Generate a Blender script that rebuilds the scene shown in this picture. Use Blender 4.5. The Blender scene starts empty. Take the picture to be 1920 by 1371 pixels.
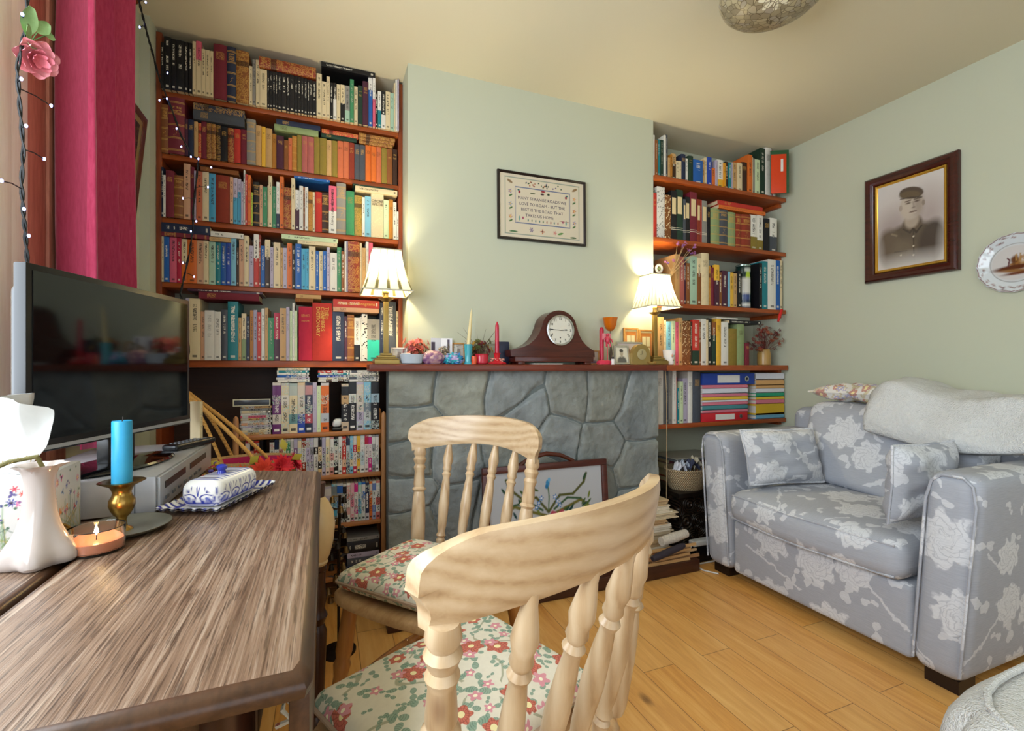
import bpy, bmesh, math, random
import numpy as np
from mathutils import Vector, Matrix, Euler
random.seed(7)
S = bpy.context.scene
COL = S.collection
# ------------------------------------------------------------------ camera
FPX, PSI, HY, CZ = 885.0, math.radians(21.6), 688.0, 1.02
CP, SP = math.cos(PSI), math.sin(PSI)
cd = bpy.data.cameras.new('camera'); cam = bpy.data.objects.new('camera', cd); COL.objects.link(cam)
cam.location = (0, 0, CZ); cam.rotation_euler = (math.radians(90), 0, -PSI)
cd.sensor_width = 36; cd.lens = 36 * FPX / 1920; cd.shift_y = (HY - 685.5) / 1920; cd.clip_start = 0.02
S.camera = cam
# ------------------------------------------------------------------ view, world, daylight
S.view_settings.view_transform = 'Standard'; S.view_settings.look = 'None'
S.view_settings.gamma = 1; S.view_settings.use_curve_mapping = False
S.view_settings.exposure = 0.16
W = bpy.data.worlds.new('sky'); S.world = W; W.use_nodes = True
bg = W.node_tree.nodes['Background']; bg.inputs[0].default_value = (0.80, 0.90, 1.0, 1); bg.inputs[1].default_value = 1.6
CEIL = CZ + 1.35
def area(name, loc, rot, sx, sy, power, col):
    l = bpy.data.lights.new(name, 'AREA'); l.shape = 'RECTANGLE'; l.size = sx; l.size_y = sy; l.energy = power; l.color = col
    o = bpy.data.objects.new(name, l); COL.objects.link(o); o.location = loc; o.rotation_euler = rot; return o
R90 = math.pi / 2
area('window_daylight', (-0.85, 0.25, 1.50), (0, -R90, 0), 1.30, 1.9, 58, (0.82, 0.91, 1.0))
area('rear_fill_light', (1.1, -1.72, 1.15), (R90, 0, 0), 2.6, 2.0, 6, (0.92, 0.96, 1.0))  # added fill lamp behind the camera, at an unseen rear door
LAMP_W = 10.0

# ------------------------------------------------------------------ pixel -> world helpers (the places are real points in the room)
def ray(px, py):
    dx = (px - 960) / FPX; dz = (HY - py) / FPX
    return dx * CP + SP, -dx * SP + CP, dz
def at_y(px, py, y):
    a, b, c = ray(px, py); t = y / b; return Vector((t * a, y, CZ + t * c))
def at_x(px, py, x):
    a, b, c = ray(px, py); t = x / a; return Vector((x, t * b, CZ + t * c))
def at_z(px, py, z):
    a, b, c = ray(px, py); t = (z - CZ) / c; return Vector((t * a, t * b, z))

# ------------------------------------------------------------------ mesh building
class MB:
    def __init__(s): s.v = []; s.f = []; s.m = []
    def add(s, vs, fs, mi=0, M=None):
        b = len(s.v)
        s.v += [tuple(M @ Vector(v)) for v in vs] if M is not None else [tuple(v) for v in vs]
        s.f += [tuple(b + i for i in f) for f in fs]; s.m += [mi] * len(fs)
        return s
    def box(s, x0, x1, y0, y1, z0, z1, bev=0.0, mi=0, M=None):
        if bev > 0:
            bm = bmesh.new(); bmesh.ops.create_cube(bm, size=1)
            for v in bm.verts: v.co = ((x0 + x1) / 2 + v.co.x * (x1 - x0), (y0 + y1) / 2 + v.co.y * (y1 - y0), (z0 + z1) / 2 + v.co.z * (z1 - z0))
            bmesh.ops.bevel(bm, geom=list(bm.edges), offset=bev, segments=2, affect='EDGES', profile=0.6)
            bm.verts.index_update()
            s.add([v.co.copy() for v in bm.verts], [[v.index for v in f.verts] for f in bm.faces], mi, M); bm.free(); return s
        v = [(x0, y0, z0), (x1, y0, z0), (x1, y1, z0), (x0, y1, z0), (x0, y0, z1), (x1, y0, z1), (x1, y1, z1), (x0, y1, z1)]
        return s.add(v, [(0, 3, 2, 1), (4, 5, 6, 7), (0, 1, 5, 4), (1, 2, 6, 5), (2, 3, 7, 6), (3, 0, 4, 7)], mi, M)
    def lathe(s, prof, c=(0, 0, 0), seg=24, mi=0, M=None, wob=None, sx=1, sy=1, caps=True):
        vs, fs = [], []; n = len(prof)
        for i, (r, z) in enumerate(prof):
            for k in range(seg):
                a = 2 * math.pi * k / seg; rr = r * (wob(a, i / max(1, n - 1)) if wob else 1)
                vs.append((c[0] + rr * sx * math.cos(a), c[1] + rr * sy * math.sin(a), c[2] + z))
        for i in range(n - 1):
            for k in range(seg):
                k2 = (k + 1) % seg; fs.append((i * seg + k, i * seg + k2, (i + 1) * seg + k2, (i + 1) * seg + k))
        if caps and prof[0][0] > 1e-6: fs.append(tuple(range(seg - 1, -1, -1)))
        if caps and prof[-1][0] > 1e-6: fs.append(tuple((n - 1) * seg + k for k in range(seg)))
        return s.add(vs, fs, mi, M)
    def turned(s, p0, p1, prof, seg=14, mi=0):
        p0, p1 = Vector(p0), Vector(p1); d = p1 - p0; L = d.length
        q = Vector((0, 0, 1)).rotation_difference(d.normalized()).to_matrix().to_4x4(); q.translation = p0
        return s.lathe([(r, t * L) for t, r in prof], seg=seg, mi=mi, M=q)
    def tube(s, pts, r, seg=8, mi=0, closed=False):
        pts = [Vector(p) for p in pts]; n = len(pts); vs, fs = [], []
        up = None
        for i, p in enumerate(pts):
            a = pts[(i - 1) % n] if (closed or i > 0) else p; b = pts[(i + 1) % n] if (closed or i < n - 1) else p
            t = (b - a).normalized()
            if up is None:
                up = Vector((0, 0, 1)) if abs(t.z) < 0.9 else Vector((1, 0, 0))
            u = (up - t * up.dot(t)).normalized(); up = u; w = t.cross(u)
            rr = r[i] if isinstance(r, (list, tuple)) else r
            for k in range(seg):
                an = 2 * math.pi * k / seg; vs.append(p + u * (rr * math.cos(an)) + w * (rr * math.sin(an)))
        for i in range(n if closed else n - 1):
            j = (i + 1) % n
            for k in range(seg):
                k2 = (k + 1) % seg; fs.append((i * seg + k, i * seg + k2, j * seg + k2, j * seg + k))
        if not closed: fs += [tuple(range(seg - 1, -1, -1)), tuple((n - 1) * seg + k for k in range(seg))]
        return s.add(vs, fs, mi)
    def prism(s, poly, a0, a1, axis='z', mi=0, M=None):
        n = len(poly)
        mk = {'z': lambda p, a: (p[0], p[1], a), 'y': lambda p, a: (p[0], a, p[1]), 'x': lambda p, a: (a, p[0], p[1])}[axis]
        vs = [mk(p, a0) for p in poly] + [mk(p, a1) for p in poly]
        fs = [tuple(range(n - 1, -1, -1)), tuple(range(n, 2 * n))] + [(i, (i + 1) % n, n + (i + 1) % n, n + i) for i in range(n)]
        if axis == 'y': fs = [f[::-1] for f in fs]
        return s.add(vs, fs, mi, M)
    def ball(s, c, r, seg=10, mi=0, sz=1.0):
        n = max(4, seg // 2)
        return s.lathe([(max(1e-7, r * math.sin(math.pi * i / n)), -r * sz * math.cos(math.pi * i / n)) for i in range(n + 1)], c, seg, mi)
    def soft(s, lo, hi, r, n=8, fn=None, mi=0, M=None):
        lo, hi = Vector(lo), Vector(hi); c = (lo + hi) / 2; h = (hi - lo) / 2
        def co(hh):
            e = [-hh, -hh + r * .3, -hh + r * .65, -hh + r]; m = [(-hh + r) + (2 * hh - 2 * r) * i / n for i in range(1, n)]
            return e + m + [-x for x in reversed(e)]
        C = [co(h[i]) for i in range(3)]; vs, fs, key = [], [], {}
        def vid(p):
            k = tuple(round(x, 6) for x in p)
            if k not in key:
                inn = Vector([max(-(h[i] - r), min(h[i] - r, p[i])) for i in range(3)]); d = Vector(p) - inn
                q = inn + d.normalized() * r if d.length > 1e-9 else Vector(p)
                key[k] = len(vs); vs.append(q + c)
            return key[k]
        for ax in range(3):
            a, b = (ax + 1) % 3, (ax + 2) % 3
            for sg in (-1, 1):
                for i in range(len(C[a]) - 1):
                    for j in range(len(C[b]) - 1):
                        q = []
                        for ii, jj in ((i, j), (i + 1, j), (i + 1, j + 1), (i, j + 1)):
                            p = [0, 0, 0]; p[ax] = sg * h[ax]; p[a] = C[a][ii]; p[b] = C[b][jj]; q.append(vid(p))
                        fs.append(tuple(q if sg > 0 else q[::-1]))
        if fn: vs = [fn(v) for v in vs]
        return s.add(vs, fs, mi, M)

def box_uv(me):
    uv = me.uv_layers.new(name='UVMap'); n = len(me.loops)
    co = np.empty(len(me.vertices) * 3); me.vertices.foreach_get('co', co); co = co.reshape(-1, 3)
    vi = np.empty(n, dtype=np.int32); me.loops.foreach_get('vertex_index', vi)
    nor = np.empty(len(me.polygons) * 3); me.polygons.foreach_get('normal', nor); nor = np.abs(nor.reshape(-1, 3))
    tot = np.empty(len(me.polygons), dtype=np.int32); me.polygons.foreach_get('loop_total', tot)
    ax = np.repeat(nor.argmax(1), tot); p = co[vi]
    u = np.where(ax == 0, p[:, 1], p[:, 0]); v = np.where(ax == 2, p[:, 1], p[:, 2])
    uv.data.foreach_set('uv', np.stack([u, v], 1).ravel())

def make(name, mb, mats, parent=None, loc=(0, 0, 0), rot=(0, 0, 0), angle=38, uv=True):
    me = bpy.data.meshes.new(name); me.from_pydata(mb.v, [], mb.f)
    for m in (mats if isinstance(mats, (list, tuple)) else [mats]): me.materials.append(m)
    if any(mb.m): me.polygons.foreach_set('material_index', mb.m)
    if uv: box_uv(me)
    me.polygons.foreach_set('use_smooth', [True] * len(me.polygons))
    me.set_sharp_from_angle(angle=math.radians(angle))
    o = bpy.data.objects.new(name, me); COL.objects.link(o)
    o.location = loc; o.rotation_euler = rot
    if parent is not None: o.parent = parent
    return o
def tag(o, label, cat, group=None, kind=None):
    o['label'] = label; o['category'] = cat
    if group: o['group'] = group
    if kind: o['kind'] = kind
    return o
def thing(name, label, cat, loc=(0, 0, 0), rz=0, group=None):
    o = bpy.data.objects.new(name, None); COL.objects.link(o); o.empty_display_size = .05
    o.location = loc; o.rotation_euler = (0, 0, rz); return tag(o, label, cat, group)
def struct(name, mb, m, label=None):
    o = make(name, mb, m); o['kind'] = 'structure'
    if label: o['label'] = label
    return o
def copy_thing(o, parent=None):
    c = o.copy(); COL.objects.link(c)
    if parent is not None: c.parent = parent
    for ch in list(o.children): copy_thing(ch, c)
    return c

# ------------------------------------------------------------------ colours and node materials
def lin(c):
    if isinstance(c, str):
        c = tuple(int(c[i:i + 2], 16) / 255 for i in (0, 2, 4))
    return tuple(x / 12.92 if x <= .04045 else ((x + .055) / 1.055) ** 2.4 for x in c[:3])
class NT:
    def __init__(s, name, rough=.5, spec=.5, metal=0.0):
        s.mat = bpy.data.materials.new(name); s.mat.use_nodes = True; s.t = s.mat.node_tree
        s.b = s.t.nodes['Principled BSDF']; s.b.inputs['Roughness'].default_value = rough
        s.b.inputs['Specular IOR Level'].default_value = spec; s.b.inputs['Metallic'].default_value = metal
    def n(s, typ, **kw):
        x = s.t.nodes.new('ShaderNode' + typ)
        for k, v in kw.items(): setattr(x, k, v)
        return x
    def put(s, inp, v):
        if v is None: return
        if hasattr(v, 'is_output') or isinstance(v, bpy.types.NodeSocket): s.t.links.new(v, inp)
        else:
            if inp.type == 'RGBA' and len(v) == 3: v = (*v, 1)
            inp.default_value = v
    def math(s, op, a, b=None, c=None, clamp=False):
        x = s.n('Math', operation=op, use_clamp=clamp)
        for i, v in enumerate((a, b, c)): s.put(x.inputs[i], v)
        return x.outputs[0]
    def vmath(s, op, a, b=None, out=0):
        x = s.n('VectorMath', operation=op); s.put(x.inputs[0], a)
        if b is not None: s.put(x.inputs[1], b)
        return x.outputs[out]
    def mix(s, f, a, b, blend='MIX'):
        x = s.n('Mix', data_type='RGBA', blend_type=blend); s.put(x.inputs[0], f); s.put(x.inputs[6], a); s.put(x.inputs[7], b); return x.outputs[2]
    def ramp(s, f, stops):
        x = s.n('ValToRGB'); s.put(x.inputs[0], f); e = x.color_ramp.elements
        while len(e) < len(stops): e.new(0.5)
        for el, (p, c) in zip(e, stops): el.position = p; el.color = (*c, 1) if not isinstance(c, (int, float)) else (c, c, c, 1)
        return x.outputs[0]
    def smooth(s, v, lo, hi):
        x = s.n('MapRange', interpolation_type='SMOOTHSTEP'); s.put(x.inputs[0], v); x.inputs[1].default_value = lo; x.inputs[2].default_value = hi; return x.outputs[0]
    def coord(s, which='Object', scale=(1, 1, 1), rot=(0, 0, 0), loc=(0, 0, 0)):
        t = s.n('TexCoord'); m = s.n('Mapping'); m.inputs['Scale'].default_value = scale; m.inputs['Rotation'].default_value = rot; m.inputs['Location'].default_value = loc
        s.t.links.new(t.outputs[which], m.inputs[0]); return m.outputs[0]
    def noise(s, vec, scale=5, detail=3, rough=.55, dist=0, out=0):
        x = s.n('TexNoise'); s.put(x.inputs['Vector'], vec); x.inputs['Scale'].default_value = scale; x.inputs['Detail'].default_value = detail
        x.inputs['Roughness'].default_value = rough; x.inputs['Distortion'].default_value = dist; return x.outputs[out]
    def vor(s, vec, scale=5, feature='F1', rnd=1.0, dim='3D'):
        x = s.n('TexVoronoi', feature=feature, voronoi_dimensions=dim); s.put(x.inputs['Vector'], vec); x.inputs['Scale'].default_value = scale
        x.inputs['Randomness'].default_value = rnd; return x
    def sep(s, v):
        x = s.n('SeparateXYZ'); s.put(x.inputs[0], v); return x.outputs
    def comb(s, x, y, z):
        c = s.n('CombineXYZ')
        for i, v in enumerate((x, y, z)): s.put(c.inputs[i], v)
        return c.outputs[0]
    def bump(s, h, strength=.3, dist=.002):
        x = s.n('Bump'); x.inputs['Strength'].default_value = strength; x.inputs['Distance'].default_value = dist; s.put(x.inputs['Height'], h)
        s.t.links.new(x.outputs[0], s.b.inputs['Normal'])
    def base(s, c): s.put(s.b.inputs['Base Color'], c); return s
MATS = {}
def plain(name, c, rough=.5, metal=0.0, spec=.5, var=.06, scale=60, bump=0.0):
    if name in MATS: return MATS[name]
    t = NT(name, rough, spec, metal); c = lin(c)
    n = t.noise(t.coord(), scale, 3)
    t.base(t.mix(n, tuple(x * (1 - var) for x in c), tuple(min(1, x * (1 + var)) for x in c)))
    if bump: t.bump(n, bump, .001)
    MATS[name] = t.mat; return t.mat
def wood(name, c1, c2, axis='x', rough=.4, gs=1.0, c3=None, bump=.12):
    if name in MATS: return MATS[name]
    t = NT(name, rough, .5); sc = {'x': (1.2, 14, 14), 'y': (14, 1.2, 14), 'z': (14, 14, 1.2)}[axis]; sc = tuple(v * gs for v in sc)
    v = t.coord('Object', sc)
    n1 = t.noise(v, 1.6, 5, .6, 1.2); n2 = t.noise(v, 9, 3, .6)
    f = t.math('MULTIPLY_ADD', n2, .35, t.math('MULTIPLY', n1, .75))
    col = t.ramp(f, [(.28, lin(c1)), (.72, lin(c2))])
    if c3: col = t.mix(t.smooth(t.noise(t.coord('Object', (3, 3, 3)), 1.3, 2), .5, .7), col, lin(c3))
    t.base(col); t.bump(f, bump, .0015); MATS[name] = t.mat; return t.mat
def emit(name, c, strength, rough=.4):
    if name in MATS: return MATS[name]
    t = NT(name, rough); t.base(lin(c)); t.b.inputs['Emission Color'].default_value = (*lin(c), 1); t.b.inputs['Emission Strength'].default_value = strength
    MATS[name] = t.mat; return t.mat
def glass(name, c=(1, 1, 1), rough=.02, ior=1.45):
    if name in MATS: return MATS[name]
    t = NT(name, rough); t.base(c); t.b.inputs['Transmission Weight'].default_value = 1; t.b.inputs['IOR'].default_value = ior; MATS[name] = t.mat; return t.mat
# painted surfaces (pictures, glazes, prints): colour attribute
def colattr(name, rough=.5, spec=.5):
    if name in MATS: return MATS[name]
    t = NT(name, rough, spec); a = t.n('Attribute', attribute_name='Col'); t.base(a.outputs['Color']); MATS[name] = t.mat; return t.mat
def set_col(o, rgb):
    a = o.data.color_attributes.new('Col', 'FLOAT_COLOR', 'POINT'); rgb = np.asarray(rgb, dtype=np.float32)
    a.data.foreach_set('color', np.concatenate([rgb, np.ones((len(rgb), 1), np.float32)], 1).ravel())
def vcoords(o):
    c = np.empty(len(o.data.vertices) * 3); o.data.vertices.foreach_get('co', c); return c.reshape(-1, 3)
class Paint:
    def __init__(s, U, V, bg): s.U, s.V = U, V; s.c = np.tile(np.array(lin(bg)), (len(U), 1))
    def put(s, m, col): s.c += m[:, None] * (np.array(lin(col)) - s.c); return s
    def ell(s, cx, cy, rx, ry, col, rot=0, soft=.15, a=1):
        x, y = s.U - cx, s.V - cy; c, q = math.cos(rot), math.sin(rot)
        d = np.sqrt(((x * c + y * q) / rx) ** 2 + ((-x * q + y * c) / ry) ** 2)
        return s.put(a * np.clip((1 + soft - d) / (2 * soft), 0, 1), col)
    def line(s, pts, w, col, soft=.4, a=1):
        for (x0, y0), (x1, y1) in zip(pts, pts[1:]):
            dx, dy = x1 - x0, y1 - y0; L = dx * dx + dy * dy + 1e-12
            t = np.clip(((s.U - x0) * dx + (s.V - y0) * dy) / L, 0, 1)
            d = np.hypot(s.U - x0 - t * dx, s.V - y0 - t * dy) / w
            s.put(a * np.clip((1 + soft - d) / (2 * soft), 0, 1), col)
        return s
    def rect(s, x0, x1, y0, y1, col, a=1): return s.put(a * ((s.U > x0) & (s.U < x1) & (s.V > y0) & (s.V < y1)).astype(float), col)
    def flower(s, cx, cy, r, n, col, mid=None, rot=0, depth=.35):
        x, y = s.U - cx, s.V - cy; an = np.arctan2(y, x) + rot; d = np.hypot(x, y) / r
        s.put(np.clip(((1 - depth) + depth * np.cos(n * an) - d) * 8, 0, 1), col)
        if mid: s.ell(cx, cy, r * .3, r * .3, mid)
        return s
def picture(name, w, h, nx, ny, parent, mat, fn, loc=(0, 0, 0), rot=(R90, 0, 0)):
    """a flat printed or stitched sheet w x h, centred, lying in its local xy plane"""
    mb = MB(); vs = [((i / nx - .5) * w, (j / ny - .5) * h, 0) for j in range(ny + 1) for i in range(nx + 1)]
    mb.add(vs, [(j * (nx + 1) + i, j * (nx + 1) + i + 1, (j + 1) * (nx + 1) + i + 1, (j + 1) * (nx + 1) + i) for j in range(ny) for i in range(nx)])
    o = make(name, mb, mat, parent, loc, rot); c = vcoords(o); p = fn(c[:, 0], c[:, 1]); set_col(o, p.c); return o
ROT_SPINE = Matrix(((0, 1, 0), (0, 0, -1), (-1, 0, 0))).to_euler()
def text(s, size, parent, loc, rot, m, name='lettering', align='CENTER', sx=1.0, space=1.0):
    cu = bpy.data.curves.new(name, 'FONT'); cu.body = s; cu.size = size; cu.align_x = align; cu.align_y = 'CENTER'; cu.extrude = .0002; cu.space_line = space
    cu.resolution_u = 2; tmp = bpy.data.objects.new('tmp', cu); me = bpy.data.meshes.new_from_object(tmp); me.name = name; bpy.data.objects.remove(tmp); bpy.data.curves.remove(cu)
    me.materials.clear(); me.materials.append(m); o = bpy.data.objects.new(name, me); COL.objects.link(o); o.parent = parent; o.location = loc; o.rotation_euler = rot; o.scale = (sx, 1, 1); return o
# ------------------------------------------------------------------ the room's own materials
def m_wall(name, c, warm, rough=.75):
    t = NT(name, rough, .25); v = t.coord('Object')
    n = t.noise(v, 1.1, 3); f = t.noise(v, 160, 2)
    t.base(t.mix(n, lin(c), lin(warm))); t.bump(f, .06, .001); return t.mat
WALL = m_wall('pale_green_paint', 'bfc3af', 'c3c5ae'); CEILM = m_wall('cream_ceiling_paint', 'dad3ba', 'd8d0b6')
def m_floor():
    t = NT('oak_boards', .34, .5); v = t.coord('Object', (1, 1, 1), (0, 0, R90), (0.0, .012, 0))
    b = t.n('TexBrick'); t.put(b.inputs['Vector'], v); b.offset = .37; b.offset_frequency = 2; b.squash = 1
    for k, x in (('Scale', 1), ('Mortar Size', .0011), ('Mortar Smooth', .15), ('Bias', 0), ('Brick Width', .95), ('Row Height', .125)): b.inputs[k].default_value = x
    b.inputs['Color1'].default_value = (0, 0, 0, 1); b.inputs['Color2'].default_value = (1, 1, 1, 1); b.inputs['Mortar'].default_value = (.5, .5, .5, 1)
    w = t.coord('Object', (11, 1.0, 1))
    sc = t.n('VectorMath', operation='SCALE'); t.put(sc.inputs[0], b.outputs['Color']); sc.inputs['Scale'].default_value = 7
    w2 = t.vmath('ADD', w, sc.outputs[0])
    n1 = t.noise(w2, 1.7, 5, .6, 1.4); n2 = t.noise(w2, 11, 3, .6)
    g = t.math('MULTIPLY_ADD', n2, .3, t.math('MULTIPLY', n1, .7))
    col = t.ramp(g, [(.25, lin('bb7734')), (.5, lin('dda052')), (.75, lin('efc279'))])
    col = t.mix(t.math('MULTIPLY', t.sep(b.outputs['Color'])[0], .38), col, lin('dfb878'))
    k = t.vor(t.coord('Object', (1, .45, 1)), 2.1, rnd=1); kd = t.math('SUBTRACT', 1, t.smooth(t.math('ADD', k.outputs['Distance'], t.math('MULTIPLY', n2, .02)), .02, .055))
    col = t.mix(t.math('MULTIPLY', kd, .85), col, lin('5a3416'))
    col = t.mix(t.math('MULTIPLY', b.outputs['Fac'], .8), col, lin('5f3a1a'))
    t.base(col); t.bump(t.math('SUBTRACT', g, b.outputs['Fac']), .1, .0015); return t.mat
FLOORM = m_floor()
SHELFW = wood('shelf_pine_stain', '7a3010', 'b4581f', 'x', .42); UPW = wood('upright_stain', '6d2a12', '9c4a20', 'z', .45)
MANTELW = wood('mantel_mahogany', '4d1b0e', '7c3219', 'x', .33); SIDEW = wood('dark_panel', '2c1a14', '3f261b', 'x', .6)
RACKW = wood('rack_pine', '8a4f26', 'b9793f', 'x', .4); RACKV = wood('rack_post_pine', '8a5530', 'b98555', 'z', .4)
WINW = wood('window_pine', 'b06a4a', 'd29a78', 'z', .45, 1.6); WINR = wood('window_red_pine', '97493a', 'd08a70', 'z', .45, 2.2); WINP = wood('window_pale_pine', 'e8d6c0', 'faf0e2', 'z', .45, 1.2)
XL, XR, YB, XA, XB, YL, YR, YBK = -.66, 2.68, 2.12, .342, 1.672, 2.45, 2.36, -1.60
# ------------------------------------------------------------------ room shell
struct('floor', MB().box(XL - .35, XR + .2, YBK - .2, 2.6, -.06, 0), FLOORM)
struct('ceiling', MB().box(XL - .35, XR + .2, YBK - .2, 2.6, CEIL, CEIL + .06), CEILM)
wy0, wy1, wz0, wz1 = -.80, 1.31, .82, 2.20
struct('wall_left', MB().box(XL - .3, XL, YBK - .2, wy0, 0, CEIL).box(XL - .3, XL, wy1, 2.20, 0, CEIL).box(XL - .3, XL, wy0, wy1, 0, wz0).box(XL - .3, XL, wy0, wy1, wz1, CEIL), WALL)
struct('wall_window_pier', MB().box(XL - .3, -.627, 2.20, 2.6, 0, CEIL), WALL)
struct('wall_right', MB().box(XR, XR + .2, YBK - .2, 2.6, 0, CEIL), WALL)
struct('wall_back', MB().box(-.627, XA, YL, 2.6, 0, CEIL).box(XB, XR, YR, 2.6, 0, CEIL), WALL)
struct('wall_chimney_breast', MB().box(XA, XB, YB, 2.6, 0, CEIL), WALL)
struct('wall_rear', MB().box(XL, -.25, YBK - .2, YBK, 0, CEIL).box(2.45, XR, YBK - .2, YBK, 0, CEIL).box(-.25, 2.45, YBK - .2, YBK, 2.18, CEIL), WALL)
fr = MB()
for x0, x1 in ((-.25, -.17), (1.06, 1.14), (2.37, 2.45)): fr.box(x0, x1, YBK - .18, YBK - .10, 0, 2.18)
fr.box(-.17, 2.37, YBK - .18, YBK - .10, 2.08, 2.18).box(-.17, 2.37, YBK - .18, YBK - .10, 0, .14)
dr = struct('unseen_door_1', fr, WINP); PANE = glass('window_glass')  # unseen glazed door, put in to let fill light into the room
pn = make('unseen_door_pane', MB().box(-.17, 2.37, YBK - .145, YBK - .14, .14, 2.08), PANE, dr)
# window in the left wall: frame, mouldings, sill and panes
wf = MB()
for y in (wy0, .30 - .03, wy1 - .06): wf.box(XL - .24, XL - .17, y, y + .06, wz0, wz1)
for z in (wz0, wz1 - .06): wf.box(XL - .24, XL - .17, wy0, wy1, z, z + .06)
win = struct('window_1', wf, WINP)
make('window_pane', MB().box(XL - .212, XL - .208, wy0, wy1, wz0 + .03, wz1), PANE, win)
make('window_sill', MB().box(XL - .2, XL + .03, wy0 - .05, wy1 + .02, wz0 - .035, wz0 + .001, .008), WINP, win)
make('window_jamb', MB().box(XL - .17, XL + .012, wy1 - .035, wy1 - .0, wz0 + .001, wz1, .004), WINP, win)
cs = MB().box(XL + .0005, XL + .022, wy1, wy1 + .055, .60, 2.30, .003).box(XL + .0005, XL + .018, wy1 + .057, wy1 + .125, .60, 2.30, .003)
make('window_casing', cs, WINP, win)
cs2 = MB().box(XL + .0005, XL + .016, wy1 + .127, wy1 + .205, .60, 2.30, .003).box(XL + .0005, XL + .022, wy1 + .207, wy1 + .29, .60, 2.30, .006)
make('window_casing_moulding', cs2, WINR, win)
struct('baseboard_right', MB().box(XR - .015, XR, YBK, YR, 0, .10, .003), plain('white_gloss', 'e6e4da', .3))

# ------------------------------------------------------------------ stone fireplace, mantel shelf, hearth
def build_stone():
    x0, x1, z0, z1, yf = .248, 1.634, .062, 1.0, 2.055; nx, nz = 190, 130
    seeds = []
    for cx, cy in [(200, 160), (200, 400), (560, 190), (900, 200), (980, 330), (1270, 250), (1200, 470), (1475, 250), (1465, 520), (1690, 330), (1690, 660), (260, 620), (235, 830), (500, 640), (520, 900), (900, 560), (250, 1050), (800, 900), (1400, 820), (1720, 900), (1120, 760)]:
        p = at_y(700 + cx / 3.43, 680 + cy / 3.43, 2.05); seeds.append((p.x, p.z))
    seeds = np.array(seeds); U, V = np.meshgrid(np.linspace(x0, x1, nx + 1), np.linspace(z0, z1, nz + 1)); U, V = U.ravel(), V.ravel()
    from mathutils import noise as mn
    N = np.array([[mn.noise(Vector((u * 5, v * 5, 1))), mn.noise(Vector((u * 5, v * 5, 7))), mn.fractal(Vector((u * 9, v * 9, 3)), .9, 2.0, 5), mn.noise(Vector((u * 40, v * 40, 5))), mn.noise(Vector((u * 3, v * 3, 15)))] for u, v in zip(U, V)])
    uu, vv = U + N[:, 0] * .025, V + N[:, 1] * .025
    d = np.hypot((uu[:, None] - seeds[:, 0]), (vv[:, None] - seeds[:, 1]) * 1.05); o = np.argsort(d, 1)
    d1 = np.take_along_axis(d, o[:, :1], 1)[:, 0]; d2 = np.take_along_axis(d, o[:, 1:2], 1)[:, 0]; e = d2 - d1
    pl = np.clip(e / .030, 0, 1); pl = pl * pl * (3 - 2 * pl); ids = o[:, 0]
    y = yf - .022 * pl - .010 * N[:, 2] * pl - .002 * N[:, 3]
    rng = np.random.RandomState(4); tone = rng.uniform(.82, 1.12, len(seeds))[ids]; warm = rng.uniform(0, 1, len(seeds))[ids]
    a, b = np.array(lin('8a9193')), np.array(lin('999a8c')); c = (a + (b - a) * warm[:, None]) * tone[:, None] * (1 + .22 * N[:, 2] + .10 * N[:, 3])[:, None]
    c = c + (np.array(lin('66717c')) - c) * np.clip(N[:, 4] * .9, 0, .6)[:, None]
    mort = (1 - np.clip(e / .017, 0, 1))[:, None] * np.clip(.75 + N[:, 1] * .9, .1, 1)[:, None]
    c = c + (np.array(lin('c0c3be')) - c) * mort
    mb = MB(); n1 = nx + 1
    mb.add(np.stack([U, y, V], 1).tolist(), [(j * n1 + i, j * n1 + i + 1, (j + 1) * n1 + i + 1, (j + 1) * n1 + i) for j in range(nz) for i in range(nx)])
    base = len(mb.v); mb.box(x0, x1, yf - .004, 2.1195, z0, z1)
    t = NT('slate_stone', .62, .45); at = t.n('Attribute', attribute_name='Col'); f = t.noise(t.coord('Object', (1, 1, 1)), 55, 5, .65)
    t.base(t.mix(t.math('MULTIPLY', f, .5), at.outputs['Color'], t.vmath('MULTIPLY', at.outputs['Color'], (.50, .53, .57)))); t.bump(f, .8, .006)
    o = make('fireplace_surround', mb, t.mat, angle=60); cc = np.zeros((len(mb.v), 3)); cc[:base] = np.clip(c, .01, .9); cc[base:] = lin('6d7676'); set_col(o, cc)
    return tag(o, 'grey stone slab fireplace surround below the wooden mantel shelf', 'fireplace', kind='structure')
build_stone()
tag(make('mantel_shelf', MB().box(.166, 1.653, 1.985, 2.1195, CZ - .0195, CZ + .011, .006), MANTELW), 'dark wooden mantel shelf along the top of the stone fireplace', 'mantel')
hm = MB().box(.22, 1.74, 1.845, 2.028, 0, .06, .006)
hearth = tag(make('hearth', hm, wood('hearth_wood', '2a120b', '4f2a1b', 'x', .4)), 'low dark wooden hearth plinth in front of the stone fireplace', 'hearth')
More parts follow.
